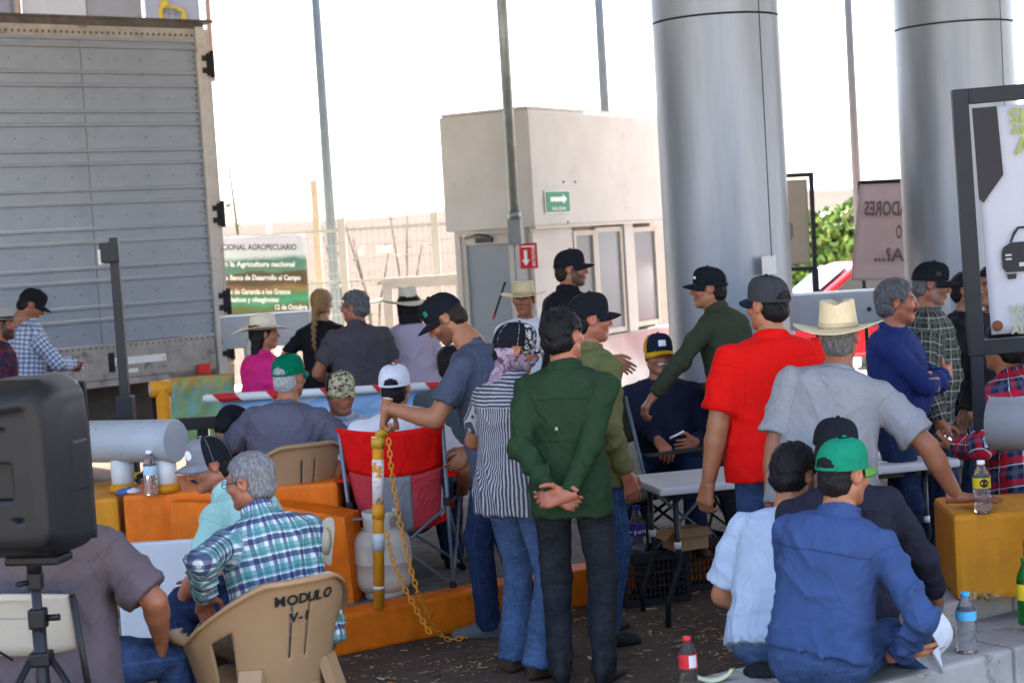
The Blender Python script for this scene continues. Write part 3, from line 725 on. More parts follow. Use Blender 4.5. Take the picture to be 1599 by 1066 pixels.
    for nm, (sgn, S, E, W, spec) in arms.items():
        f.cone(N0 - Vector(ax) * 0.02 + SR * 0.03 * sgn, S, 0.034 * k, 0.028 * k, 0.03)
        gg = 0.6 + 0.4 * g if not fem else 0.85; cv = 1.0 if sleeve == 'short' else 0.8; cw = 1.0 if sleeve != 'long' else 0.85
        f.cone(S, S.lerp(E, 0.5), 0.046 * k * gg, 0.050 * k * gg * cv, 0.02); f.cone(S.lerp(E, 0.5), E, 0.050 * k * gg * cv, 0.042 * k * gg * cv, 0.02); mid = E.lerp(W, 0.28)
        f.cone(E, mid, 0.041 * k * gg * cv, 0.044 * k * gg * cw, 0.015); f.cone(mid, W, 0.044 * k * gg * cw, 0.0285 * k * gg, 0.012)
    for nm, (sgn, Hj, Kn, A, spec) in legs.items():
        f.cone(Hj, Kn, 0.068 * k * g, 0.046 * k, 0.03); f.cone(Kn, A, 0.046 * k, 0.036 * k, 0.02); f.cone(A, A + UP * -0.03 + L2W((0, 0.08, -0.01)), 0.035, 0.03, 0.02)
    V, Q = f.mesh(); cols = np.tile(np.array(skin, float), (len(V), 1))
    Vs, Qs, Cs = [V], [Q], [cols]; nV = len(V)
    hv, hq = head_np(headres)
    HM = np.array([tuple(hr * HS), tuple(hfw * HS), tuple(hup * HS)])
    Vs.append(hv * (np.array((1.0, 1.0, 1.0)) if not fem else np.array((0.96, 0.97, 0.97))) @ HM + np.array(HC)); Qs.append(hq + nV); nV += len(hv)
    Cs.append(head_tint(hv, skin, brow, beard, beardc, lips=(skin[0] * 0.95, skin[1] * 0.68, skin[2] * 0.68) if not fem else (0.38, 0.10, 0.09)))
    for nm, (sgn, S, E, W, spec) in arms.items():
        if spec.get('nohand'): continue
        zf = (W - E).normalized()
        if 'dir' in spec: zf = (L2W(spec['dir'])).normalized() if len(spec['dir']) == 3 else zf
        pn = L2W(spec.get('palm', (-sgn, 0.15, 0))); pn = pn - zf * pn.dot(zf); pn = pn.normalized() if pn.length > 1e-4 else zf.orthogonal().normalized()
        xf = zf.cross(pn) if sgn > 0 else pn.cross(zf)
        hv2, hq2 = hand_np(spec.get('hand', 'relax'), 0.0048 if headres < 0.005 or spec.get('fine') else 0.0062); s_ = k * (0.98 if not fem else 0.88) * (1 + 0.15 * (g - 1))
        Mh = np.array([tuple(xf * s_), tuple(pn * s_), tuple(zf * s_)])
        Vs.append(hv2 @ Mh + np.array(W)); q2 = hq2 + nV
        Qs.append(q2[:, ::-1] if sgn > 0 else q2); nV += len(hv2)
        hc = np.tile(np.array(skin, float) * (1.02, 0.96, 0.94), (len(hv2), 1)); kn = smooth01(hv2[:, 2], 0.05, 0.12)[:, None]; Cs.append(hc * (1 - 0.08 * kn) )
    mesh_np('body', np.concatenate(Vs), np.concatenate(Qs), skin_mat(), root, root_loc, col=np.concatenate(Cs))
    # ------------- shirt
    lo_cap = dict(res=res)
    if shirt is not None:
        f = Field(A_.min(0) - 0.25 * max(g, 1) - belly, A_.max(0) + 0.25 * max(g, 1) + belly, res * 1.06)
        t0 = 0.06 if tuck else hem
        offT = ((-0.3, -0.1, 0.1, 0.35, 0.7, 0.95, 1.0), (0.012 + loose, 0.013 + loose, 0.013 + loose, 0.012 + loose * 0.8, 0.008, 0.004, 0.002)) if not tuck else ((0.0, 0.12, 0.3, 0.6, 0.95), (0.004, 0.014, 0.024, 0.012, 0.006))
        torso(f, 0.008 + 0.5 * fold, t0, 0.975, 0.03, offT, skirt=True)
        for nm, (sgn, S, E, W, spec) in arms.items():
            f.cone(N0 - Vector(ax) * 0.045 + SR * 0.045 * sgn, S, 0.052 * k, 0.050 * k, 0.04)
            gg = 0.6 + 0.4 * g if not fem else 0.85
            a1, a2 = 0.066 * k * gg * shirt_k, (0.063 if sleeve == 'short' else 0.055) * k * gg * shirt_k
            rng = np.random.RandomState(seed * 7 + sgn + 3); ph = rng.uniform(0, 6)
            dE = np.array((E - S).normalized()); dW = np.array((W - E).normalized())
            def wr1(t, X, Y, Z, ph=ph): return -(0.009 * ridge(t * 6.5 + ph + 1.6 * np.sin(X * 16 + Y * 13)) ** 2 + 0.004 * ridge(t * 13 + ph * 2 + Z * 18) ** 2) * smooth01(t, 0.15, 0.8) + 0.003
            def wr2(t, X, Y, Z, ph=ph): return -(0.010 * ridge(t * 8.5 + ph + 1.7 * np.sin(X * 19 + Y * 16 + Z * 8)) ** 2 + 0.004 * ridge(t * 17 + ph * 3 + X * 25) ** 2) + 0.003
            if sleeve == 'short':
                n = np.array((E - S).normalized()); f.cone(S, S.lerp(E, 0.85), a1, a2 * 1.10 + loose * 0.5, 0.03, wr=wr1, clip=[(np.array(S.lerp(E, spec.get('cuff', 0.68))), n)])
            else:
                f.cone(S, E, a1, a2, 0.025, wr=wr1); n = np.array((W - E).normalized()); q_ = 0.95 if sleeve == 'long' else 0.42
                f.cone(E, W, a2 * 1.0, 0.045 * k * gg, 0.02, wr=wr2, clip=[(np.array(E.lerp(W, q_)), n)])
                e_ = E.lerp(W, q_); f.cone(e_ - (W - E).normalized() * 0.045, e_, 0.042 * k * gg + (0.0 if sleeve == 'long' else 0.010), 0.043 * k * gg + (0.0 if sleeve == 'long' else 0.012), 0.004, clip=[(np.array(e_), n)])
        collar = collar * 0.5
        cdir = (nb - N0).normalized() if (nb - N0).length > 0.01 else UP; cn = np.array(cdir)
        if collar:
            tp = N0 + cdir * collar; f.cone(N0 - cdir * 0.05, N0 + cdir * (collar + 0.03), 0.082 * k, 0.068 * k, 0.012, clip=[(np.array(tp), cn)])
            lo_ = N0 - cdir * 0.005; f.cone(lo_, N0 + cdir * (collar + 0.02), 0.088 * k, 0.070 * k, 0.003, clip=[(np.array(tp), cn), (np.array(lo_ + cdir * 0.0), -cn)])
        else:
            tp = N0 - cdir * 0.002; f.cone(N0 - Vector(ax) * 0.045, N0 + cdir * 0.03, 0.078 * k, 0.068 * k, 0.014, clip=[(np.array(tp), cn)])
        if fold:
            rs = np.random.RandomState(seed + 100); ph = rs.uniform(0, 6.28, 8); kk_ = rs.uniform(0.85, 1.2, 4)
            def shf(X, Y, Z):
                t, tf, x, y = torso_local(X, Y, Z); zz = t * TL; ax_ = np.abs(x + 0.02)
                w = 1.3 * np.sin(x * 10 + ph[0] + zz * 5) + 0.9 * np.sin(zz * 14 + ph[1] + x * 8 + y * 12)
                rd = lambda p: (1 - np.abs(np.sin(p))) ** 2.2
                m1 = np.clip(0.5 + 0.7 * np.sin(x * 13 + zz * 7 + ph[2]), 0, 1) * smooth01(t, 0.15, 0.4) * (1 - 0.6 * smooth01(t, 0.85, 0.98))
                m2 = np.clip(0.5 + 0.7 * np.sin(x * 9 - zz * 6 + ph[3]), 0, 1) * (1 - smooth01(t, 0.35, 0.65))
                m3 = np.exp(-((t - 0.16) / 0.17) ** 2) * np.clip(0.4 + 0.8 * np.sin(x * 11 + ph[4]), 0, 1)
                f1 = rd((ax_ * 0.72 - zz * 0.68) * 25 * kk_[0] + w * 0.8 + ph[5]) * m1; f2 = rd((x + zz * 0.18) * 24 * kk_[1] + w * 0.9 + ph[6]) * m2; f3 = rd((zz + 0.35 * ax_) * 38 * kk_[2] + w * 1.1 + ph[7]) * m3
                return -fold * (1.5 * f1 + 1.2 * f2 + 1.2 * f3) + fold * 0.35
            f.disp(shf); f.disp(folds(seed + 11, fold * 0.45))
        V, Q = f.mesh()
        # pattern coordinates on the cloth: round the body and along it, per panel (torso, sleeves)
        t, tf, x, y = torso_local(V[:, 0], V[:, 1], V[:, 2])
        cam_back = (FW.x * P0.x + FW.y * P0.y) > 0   # facing away from the viewer
        tu = (np.arctan2(x, -y) if cam_back else np.arctan2(x, y)) * 0.155 * g; tv = t * TL
        tz = np.zeros(len(V)); dT = np.sqrt((x / 0.17) ** 2 + (y / 0.12) ** 2) * 0.14 - 0.14
        for nm, (sgn, S, E, W, spec) in arms.items():
            for (a, b, o) in ((S, E, 0.0), (E, W, la)) if sleeve != 'short' else ((S, E, 0.0),):
                a_, b_ = np.array(a), np.array(b); ab = b_ - a_; L_ = np.linalg.norm(ab); e = ab / L_
                q = V - a_; su = q @ ab / L_ ** 2; s_ = np.clip(su, 0, 1); qq = q - s_[:, None] * ab; da = np.linalg.norm(qq, axis=1) - 0.06
                r1 = np.array(SR * sgn) - e * (np.array(SR * sgn) @ e); r1 = r1 / (np.linalg.norm(r1) + 1e-6); r2 = np.cross(e, r1)
                m = (da < dT) & ((s_ > 0.10) | (o > 0)); an = ((q - su[:, None] * ab) @ r2) * 1.2
                tu = np.where(m, an, tu); tv = np.where(m, su * L_ + o, tv); dT = np.where(m, da, dT); tz = np.where(m, 1.0, tz)
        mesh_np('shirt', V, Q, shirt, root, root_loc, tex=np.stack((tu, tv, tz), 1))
    # ------------- trousers
    if trousers is not None:
        f = Field(A_.min(0) - 0.22 * max(g, 1) - belly * 0.5, A_.max(0) + 0.22 * max(g, 1) + belly * 0.5, res * 1.55)
        torso(f, 0.008, -0.2, 0.155, 0.04)
        for nm, (sgn, Hj, Kn, A, spec) in legs.items():
            rng = np.random.RandomState(seed * 5 + sgn + 9); ph = rng.uniform(0, 6)
            def wt(t, X, Y, Z, ph=ph): return -0.010 * ridge(t * 9 + ph + 1.6 * np.sin(X * 15 + Y * 12)) ** 2 * (smooth01(t, 0.55, 1.0) + 0.6 * (1 - smooth01(t, 0.0, 0.35))) + 0.001
            def ws(t, X, Y, Z, ph=ph): return -0.011 * ridge(t * 13 + ph + 2.0 * np.sin(X * 17 + Y * 14)) ** 2 * (0.15 + smooth01(t, 0.45, 1.0) + 0.7 * (1 - smooth01(t, 0.0, 0.3))) + 0.001
            f.cone(Hj - UP * 0.0, Kn, 0.094 * k * g, 0.070 * k, 0.035, wr=wt); nn = np.array((A - Kn).normalized()); f.cone(Kn, A + (A - Kn).normalized() * 0.06, 0.070 * k, flare * k, 0.02, wr=ws, clip=[(np.array(A) + nn * 0.035, nn)])
        if fold: f.disp(folds(seed + 31, fold * 0.6, 1.2))
        V, Q = f.mesh()
        tu = np.full(len(V), 0.1); best = np.full(len(V), 9.0); tv = np.zeros(len(V))
        for nm, (sgn, Hj, Kn, A, spec) in legs.items():
            for a, b in ((Hj, Kn), (Kn, A)):
                a_, b_ = np.array(a), np.array(b); ab = b_ - a_; L_ = np.linalg.norm(ab); e = ab / L_; q = V - a_; s_ = np.clip(q @ ab / L_ ** 2, 0, 1); qq = q - s_[:, None] * ab; da = np.linalg.norm(qq, axis=1)
                r1 = np.array(RT * sgn) - e * (np.array(RT * sgn) @ e); r1 = r1 / (np.linalg.norm(r1) + 1e-6); r2 = np.cross(e, r1); m = da < best
                tu = np.where(m, np.arctan2(qq @ r2, qq @ r1) * 0.07, tu); tv = np.where(m, s_ * L_, tv); best = np.where(m, da, best)
        mesh_np('trousers', V, Q, trousers, root, root_loc, tex=np.stack((tu, tv, tv * 0), 1))
    if belt is not None:
        f = Field(A_.min(0) - 0.22 * max(g, 1), A_.max(0) + 0.22 * max(g, 1), 0.012); torso(f, 0.019, 0.085, 0.15, 0.01); V, Q = f.mesh(); mesh_np('belt', V, Q, belt, root, root_loc)
    if shoe is not None:
        if 's' not in _SHOE: _SHOE['s'] = make_shoe()
        sv, sq = _SHOE['s']
        for nm, (sgn, Hj, Kn, A, spec) in legs.items():
            fd = (L2W(spec['toe']) if 'toe' in spec else (L2W((sgn * 0.25, 1.0, 0)))).normalized(); rd = fd.cross(UP).normalized(); ud = rd.cross(fd)
            Mh = np.array([tuple(rd * k), tuple(fd * k), tuple(ud * k)]); mesh_np('shoe', sv @ Mh + np.array(A), sq, shoe, root, root_loc)
    # ------------- hair and headgear
    Mx = Matrix(((hr.x * HS, hfw.x * HS, hup.x * HS, HC.x - root_loc.x), (hr.y * HS, hfw.y * HS, hup.y * HS, HC.y - root_loc.y), (hr.z * HS, hfw.z * HS, hup.z * HS, HC.z - root_loc.z), (0, 0, 0, 1)))
    Mn = np.array(Mx)
    def tohead(V): return V @ Mn[:3, :3].T + Mn[:3, 3]
    if hair:
        V, Q = hair_np(hair, 0.0075 if (headres > 0.005 and res > 0.0105) else 0.0064, tight=bool(cap or hat) and hair in ('short', 'thick')); mesh_np('hair', tohead(V), Q, hairm, root)
    if moust is not None: V, Q = moustache_np(); mesh_np('moustache', tohead(V), Q, moust, root)
    if cap: cap_parts((Mx, root), **cap)
    if hat: cowboy_hat(Mx, root, **hat)
    if glasses is not None:
        b = MB()
        for sx in (-1, 1):
            b.tube([(sx * 0.033 + 0.021 * math.cos(q), 0.103, 0.001 + 0.015 * math.sin(q)) for q in np.linspace(0, 6.283, 17)[:-1]], 0.0018, 6, closed=True)
            b.tube([(sx * 0.054, 0.102, 0.005), (sx * 0.078, 0.07, 0.007), (sx * 0.084, -0.005, 0.01), (sx * 0.082, -0.02, 0.0)], 0.0022, 6)
        b.tube([(-0.012, 0.104, 0.004), (0, 0.108, 0.007), (0.012, 0.104, 0.004)], 0.0018, 6); b.v = [Mx @ Vector(v) for v in b.v]; b.build('glasses', glasses, root)
    info = dict(root=root, loc=root_loc, Mx=Mx, arms=arms, legs=legs, HC=HC, N0=N0, P0=P0, RT=RT, FW=FW, bez=bez, frame=frame, k=k)
    if extra: extra(info)
    PEOPLE.append(info); return info
# ------------------------------------------------------------------ ground
def ground_mat():
    m, nt, b = new_mat('asphalt')
    tc = nd(nt, 'ShaderNodeTexCoord'); n1 = noise(nt, 0.9, 6, 0.65); n2 = noise(nt, 45, 4, 0.7); n3 = noise(nt, 220, 3, 0.7)
    c = mixc(nt, ramp(nt, n1, [(0.3, 0), (0.7, 1)]), (0.062, 0.045, 0.033), (0.135, 0.100, 0.074))
    c = mixc(nt, 0.6, c, ramp(nt, n2, [(0.3, 0.55), (0.7, 1.35)]), 'MULTIPLY'); c = mixc(nt, 0.5, c, ramp(nt, n3, [(0.35, 0.5), (0.7, 1.5)]), 'MULTIPLY')
    n4 = noise(nt, 5.0, 7, 0.75); c = mixc(nt, mth(nt, 'MULTIPLY', ramp(nt, n4, [(0.56, 0), (0.68, 1)]), 0.45), c, (0.20, 0.16, 0.12))
    n5 = noise(nt, 2.6, 4, 0.6); c = mixc(nt, mth(nt, 'MULTIPLY', ramp(nt, n5, [(0.6, 0), (0.7, 1)]), 0.6), c, (0.025, 0.022, 0.02))
    nt.links.new(c, b.inputs['Base Color']); b.inputs['Roughness'].default_value = 0.9; b.inputs['Specular IOR Level'].default_value = 0.1
    bump(nt, b, mth(nt, 'ADD', n2, n3), 0.5, 0.006); return m
ASPH = ground_mat()
b = MB(); b.add([(-1500, -60, 0), (1500, -60, 0), (1500, 3000, 0), (-1500, 3000, 0)], [(0, 1, 2, 3)]); b.build('ground', ASPH, kind='structure')
CONC = mat('concrete', (0.36, 0.34, 0.31), 0.85, var=0.2, vscale=6, bmp=0.35, bscale=90, dirt=((0.16, 0.14, 0.12), 0.55, 0.12), dscale=9)
CONC_D = mat('concrete_walk', (0.20, 0.185, 0.17), 0.9, var=0.25, vscale=8, bmp=0.35, bscale=90, dirt=((0.09, 0.08, 0.07), 0.52, 0.12), dscale=12)
CONC_L = mat('concrete_pale', (0.50, 0.48, 0.44), 0.85, var=0.12, vscale=2, bmp=0.2, bscale=60, dirt=((0.33, 0.3, 0.27), 0.58, 0.1), dscale=3)
ORG = mat('orange_paint', (0.74, 0.155, 0.002), 0.55, var=0.16, vscale=9, bmp=0.4, bscale=40, dirt=((0.30, 0.09, 0.012), 0.58, 0.10), dscale=7, chips=((0.30, 0.26, 0.22), 7, 0.665))
YEL = mat('yellow_paint', (0.60, 0.24, 0.008), 0.55, var=0.14, vscale=8, bmp=0.5, bscale=90, dirt=((0.34, 0.14, 0.015), 0.60, 0.10), dscale=8, chips=((0.32, 0.28, 0.22), 8, 0.675))
# sunlit concrete lanes beyond the canopy
b = MB(); b.add([(-60, 18.2, 0.004), (60, 18.2, 0.004), (60, 27, 0.004), (-60, 27, 0.004)], [(0, 1, 2, 3)]); b.build('road', CONC_L, kind='structure')
b = MB(); b.add([(-60, -45, 0.004), (60, -45, 0.004), (60, 1.6, 0.004), (-60, 1.6, 0.004)], [(0, 1, 2, 3)]); b.build('road', mat('concrete_bounce', (0.44, 0.37, 0.28), 0.85, var=0.15, vscale=2, bmp=0.2, bscale=60), kind='structure')  # unseen warm sheet around the camera, added to bounce sunlight onto the people
# ploughed embankment
def terrain():
    xs = np.linspace(-140, 140, 71); ys = np.concatenate((np.linspace(27, 75, 33), np.linspace(80, 200, 8))); r = np.random.RandomState(4); vs, fs = [], []
    for j, y in enumerate(ys):
        for i, x in enumerate(xs):
            z = 0.02 + 3.1 * float(smooth01(y, 30, 62)) ** 0.9 - 2.6 * float(smooth01(y, 70, 160)) + (0.18 * math.sin(x * 0.16 + 1) + 0.12 * math.sin(x * 0.41) + r.uniform(-0.06, 0.06)) * float(smooth01(y, 30, 45))
            vs.append((x, y, z))
    n = len(xs)
    for j in range(len(ys) - 1):
        for i in range(n - 1): fs.append((j * n + i, j * n + i + 1, (j + 1) * n + i + 1, (j + 1) * n + i))
    m, nt, bb = new_mat('ploughed_soil'); f1 = noise(nt, 0.5, 6, 0.7, stretch=(0.25, 1.6, 1)); f2 = noise(nt, 5, 5, 0.7)
    c = mixc(nt, ramp(nt, f1, [(0.35, 0), (0.65, 1)]), (0.026, 0.0135, 0.007), (0.050, 0.028, 0.015)); c = mixc(nt, 0.4, c, ramp(nt, f2, [(0.3, 0.6), (0.7, 1.3)]), 'MULTIPLY')
    nt.links.new(c, bb.inputs['Base Color']); bb.inputs['Roughness'].default_value = 1.0; bump(nt, bb, f2, 0.8, 0.1)
    b = MB(); b.add(vs, fs, True); b.build('field', m, kind='structure')
terrain()
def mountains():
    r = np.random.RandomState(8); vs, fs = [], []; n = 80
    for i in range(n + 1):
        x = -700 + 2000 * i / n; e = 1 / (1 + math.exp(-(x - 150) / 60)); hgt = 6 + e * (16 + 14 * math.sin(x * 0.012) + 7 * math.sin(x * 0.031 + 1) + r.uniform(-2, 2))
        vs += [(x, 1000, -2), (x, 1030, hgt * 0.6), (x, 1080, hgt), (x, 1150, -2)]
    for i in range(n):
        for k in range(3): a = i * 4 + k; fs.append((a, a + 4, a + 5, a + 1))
    b = MB(); b.add(vs, fs, True); b.build('mountains', mat('hazed_rock', (0.30, 0.33, 0.38), 1.0, var=0.1, vscale=0.02), kind='structure')  # distance haze is put into the pale blue-grey base colour
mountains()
# ------------------------------------------------------------------ canopy over the toll lanes (above the frame; it shades the lanes)
can = empty('toll_canopy', (0, 0, 0), 'wide flat white roof of the toll plaza carried by the silver columns', 'canopy')
WHT_P = mat('white_panel', (0.80, 0.80, 0.78), 0.5, var=0.04)
b = MB(); b.box((0, 12.2, 6.35), (34, 12.4, 0.3)); b.build('roof', mat('soffit_grey', (0.26, 0.26, 0.255), 0.6, var=0.05), can)
b = MB(); b.box((0, 18.52, 6.2), (34.2, 0.2, 0.9)); b.box((0, 5.88, 6.2), (34.2, 0.2, 0.9)); b.build('fascia', mat('fascia', (0.5, 0.5, 0.5), 0.5), can)

# ------------------------------------------------------------------ clad columns
def clad_metal():
    m, nt, b = new_mat('brushed_cladding'); _M['brushed_cladding'] = m
    n1 = noise(nt, 3, 4, 0.6, stretch=(1, 1, 0.15)); n2 = noise(nt, 60, 3, 0.6, stretch=(1, 1, 0.03)); n3 = noise(nt, 14, 6, 0.75)
    c = mixc(nt, ramp(nt, n1, [(0.3, 0), (0.7, 1)]), (0.21, 0.228, 0.252), (0.32, 0.338, 0.365)); c = mixc(nt, 0.25, c, ramp(nt, n2, [(0.3, 0.8), (0.7, 1.15)]), 'MULTIPLY')
    c = mixc(nt, mth(nt, 'MULTIPLY', ramp(nt, n3, [(0.62, 0), (0.72, 1)]), 0.35), c, (0.27, 0.25, 0.23))
    nt.links.new(c, b.inputs['Base Color']); b.inputs['Metallic'].default_value = 0.5; b.inputs['Roughness'].default_value = 0.42
    bump(nt, b, n1, 0.06, 0.02); return m
CLAD = clad_metal(); DARKGAP = mat('dark_gap', (0.02, 0.02, 0.02), 0.9)
def column(px_mid, py_mid, d, R, seam_px, ring_py, label):
    c = pt(px_mid, py_mid, d); cx, cy = c.x, c.y
    root = empty('column', (cx, cy, 0), label, 'column', 'silver canopy columns')
    b = MB(); b.lathe([(R - 0.02, 0), (R - 0.02, 6.2)], (0, 0, 0), 48); b.build('core', DARKGAP, root)
    zr = pt(px_mid, ring_py, d).z
    sx = at(seam_px, 2.5, cy).x; a0 = math.asin(max(-1, min(1, (sx - cx) / R)))   # angle from -y axis
    ga = 0.012
    def panel(z0, z1, t0, t1):
        N = 28; vs, fs = [], []
        for i in range(N + 1):
            a = t0 + (t1 - t0) * i / N
            for r in (R, R - 0.015):
                for z in (z0, z1): vs.append((r * math.sin(a), -r * math.cos(a), z))
        for i in range(N):
            q = i * 4; fs += [(q, q + 4, q + 5, q + 1), (q + 1, q + 5, q + 7, q + 3), (q + 3, q + 7, q + 6, q + 2), (q + 2, q + 6, q + 4, q)]
        fs += [(0, 1, 3, 2), (N * 4, N * 4 + 2, N * 4 + 3, N * 4 + 1)]
        b = MB(); b.add(vs, fs, True); o = b.build('panel', CLAD, root); e = o.modifiers.new('edge', 'EDGE_SPLIT'); e.split_angle = RAD(40)
    for z0, z1 in ((0.0, zr - 0.008), (zr + 0.008, zr + 2.2)):
        panel(z0, z1, a0 + ga, a0 + math.pi - ga); panel(z0, z1, a0 + math.pi + ga, a0 + 2 * math.pi - ga)
    return root, cx, cy
c1, c1x, c1y = column(1128, 250, 13.0, 0.472, 1185, 34, 'silver clad round column standing beside the beige booth')
c2, c2x, c2y = column(1498, 250, 14.2, 0.478, 1550, 44, 'silver clad round column behind the man in the black cap and dark plaid')
b = MB(); _a = pt(1201, 414, 12.55); b.box((_a.x, _a.y, _a.z), (0.13, 0.006, 0.135), rotz(RAD(30))); 
b.build('paper_notice', mat('paper', (0.72, 0.70, 0.64), 0.8, var=0.08), label='small pale paper notice taped to the silver column by the booth', cat='notice')

# ------------------------------------------------------------------ toll booth
BEIGE = mat('booth_paint', (0.54, 0.52, 0.475), 0.6, var=0.08, vscale=3, bmp=0.06, bscale=40, dirt=((0.42, 0.37, 0.30), 0.60, 0.15), dscale=2.5)
BEIGE2 = mat('booth_frame', (0.52, 0.47, 0.40), 0.55, var=0.08, vscale=6)
STEEL = mat('steel_sheet', (0.42, 0.44, 0.46), 0.28, metal=0.8, var=0.2, vscale=2.5, bmp=0.03, bscale=5)
def glass_mat(name, col, rough=0.08, alpha=1.0):
    m, nt, b = new_mat(name); _M[name] = m
    n1 = noise(nt, 1.5, 3, 0.5); nt.links.new(mixc(nt, n1, dark(col, 0.8), dark(col, 1.15)), b.inputs['Base Color']); b.inputs['Roughness'].default_value = rough; b.inputs['Specular IOR Level'].default_value = 0.35
    return m
WIN = glass_mat('dusty_glass', (0.22, 0.235, 0.25), 0.25)
WIN2 = glass_mat('pale_glass', (0.27, 0.31, 0.33), 0.22)
bc = pt(829, 260, 16.3); BA = RAD(30.6)
ur = Vector((math.sin(BA), math.cos(BA), 0)); ul = Vector((-math.cos(BA), math.sin(BA), 0))
booth = empty('toll_booth', (bc.x, bc.y, 0), 'beige toll booth with glass door and sliding windows', 'booth')
BZ = 3.24; BL, BR = 1.0, 3.1
# booth space: a along right wall, e along left wall
def bp(a, e, z): return ur * a + ul * e + Vector((0, 0, z))
BM = Matrix((tuple(ur), tuple(ul), (0, 0, 1))).transposed()
def bbox(mb, a0, a1, e0, e1, z0, z1, bev=0.0): mb.box(bp((a0 + a1) / 2, (e0 + e1) / 2, (z0 + z1) / 2), (a1 - a0, e1 - e0, z1 - z0), BM, bev)
b = MB(); bbox(b, 0.0, BR, 0.0, BL, 2.13, BZ, 0.02); b.build('fascia_box', BEIGE, booth)
b = MB(); bbox(b, 0.02, BR, 0.02, BL - 0.02, BZ + 0.003, BZ + 0.03); b.build('roof', BEIGE2, booth)
b = MB()
bbox(b, 0.06, 0.14, 0.08, 0.26, 0, 2.13); bbox(b, 0.06, 0.14, 0.90, BL - 0.06, 0, 2.13)       # left wall beside the door
bbox(b, 0.06, 0.85, 0.06, 0.14, 0, 2.13)                                                # right wall near corner
bbox(b, 0.85, BR - 0.05, 0.07, 0.14, 0, 0.98); bbox(b, 0.2, BR - 0.1, BL - 0.2, BL - 0.1, 0, 2.12); bbox(b, BR - 0.2, BR - 0.1, 0.2, BL - 0.2, 0, 2.12)
b.build('wall', BEIGE, booth)
b = MB(); bbox(b, 0.86, BR - 0.06, 0.055, 0.068, 0.12, 0.96); b.build('steel_cladding', STEEL, booth)
# door in the left wall
door = MB(); bbox(door, 0.07, 0.13, 0.29, 0.34, 0.04, 2.08); bbox(door, 0.07, 0.13, 0.82, 0.87, 0.04, 2.08); bbox(door, 0.07, 0.13, 0.343, 0.817, 1.99, 2.08); bbox(door, 0.07, 0.13, 0.343, 0.817, 0.04, 0.2)
door = door.build('door', BEIGE2, booth)
b = MB(); bbox(b, 0.095, 0.108, 0.343, 0.817, 0.203, 1.987); b.build('pane', WIN2, door)
b = MB(); bbox(b, 0.02, 0.06, 0.5, 0.68, 2.01, 2.06); b.tube([bp(0.03, 0.52, 2.07), bp(-0.02, 0.62, 2.09), bp(0.03, 0.80, 2.06)], 0.012, 6); b.build('door_closer', mat('dark_metal', (0.06, 0.06, 0.06), 0.4, metal=0.5), door)
b = MB(); b.tube([bp(0.065, 0.36, 0.95), bp(0.03, 0.36, 0.97), bp(0.03, 0.36, 1.22), bp(0.065, 0.36, 1.24)], 0.012, 8); b.build('handle', STEEL, door)
b = MB(); bbox(b, 0.052, 0.065, 0.255, 0.287, 0.0, 2.128); bbox(b, 0.052, 0.065, 0.873, 0.905, 0, 2.128); bbox(b, 0.052, 0.065, 0.289, 0.871, 2.085, 2.128); b.build('door_frame', BEIGE2, booth)
# windows in the right wall
def window(a0, a1, z0, z1, gm, nm='window'):
    w = MB(); f_ = 0.05
    bbox(w, a0, a0 + f_, 0.05, 0.11, z0, z1); bbox(w, a1 - f_, a1, 0.05, 0.11, z0, z1); bbox(w, a0 + f_ + .001, a1 - f_ - .001, 0.052, 0.108, z1 - f_, z1); bbox(w, a0 + f_ + .001, a1 - f_ - .001, 0.052, 0.108, z0, z0 + f_)
    w = w.build(nm, BEIGE2, booth); g_ = MB(); bbox(g_, a0 + f_, a1 - f_, 0.075, 0.085, z0 + f_, z1 - f_); g_.build('pane', gm, w)
window(0.86, 1.32, 1.0, 2.07, WIN); window(1.325, 1.93, 1.0, 2.09, WIN2); window(2.15, 2.75, 1.02, 2.07, WIN)
b = MB(); bbox(b, 1.94, 2.14, 0.03, 0.13, 0.99, 2.12); b.build('mullion', BEIGE, booth)
b = MB(); bbox(b, 0.0, BR, -0.012, -0.002, 2.11, 2.135); b.build('ledge', BEIGE2, booth)
for a_, z_ in ((0.62, 2.55), (0.86, 2.55), (0.66, 2.16)):
    b = MB(); b.lathe([(0.012, 0), (0.012, 0.004), (0, 0.005)], bp(a_, -0.002, z_), 8, Matrix((tuple(ur), (0, 0, 1), tuple(-ul))).transposed()); b.build('screw_hole', DARKGAP, booth)
# signs on the booth
SGREEN = mat('sign_green', (0.0, 0.21, 0.10), 0.45, var=0.06); SWHITE = mat('sign_white', (0.82, 0.83, 0.80), 0.5, var=0.03); SRED = mat('sign_red', (0.55, 0.012, 0.02), 0.45, var=0.05)
RW = Matrix((tuple(ur), (0, 0, 1), tuple(-ul))).transposed()     # right wall text frame: x along wall, y up
LW = Matrix((tuple(-ul), (0, 0, 1), tuple(-ur))).transposed()
sg = empty('sign', Vector((bc.x, bc.y, 0)) + bp(0.46, -0.012, 2.36), 'green exit sign with white arrow on the booth fascia', 'sign')
def plate(name, w, h, m, parent, R_, t=0.006, z=0.0, bev=0.0): b = MB(); b.box(R_ @ Vector((0, 0, z)), (w, h, t), R_, bev); return b.build(name, m, parent)
plate('border', 0.50, 0.215, SWHITE, sg, RW); plate('plate', 0.47, 0.195, SGREEN, sg, RW, 0.006, 0.004)
ar = MB(); ar.prism([RW @ Vector(p) for p in ((-0.16, 0.002, 0.009), (0.09, 0.002, 0.009), (0.09, -0.026, 0.009), (0.17, 0.024, 0.009), (0.09, 0.074, 0.009), (0.09, 0.046, 0.009), (-0.16, 0.046, 0.009))], RW @ Vector((0, 0, 0.003))); ar.build('arrow', SWHITE, sg)
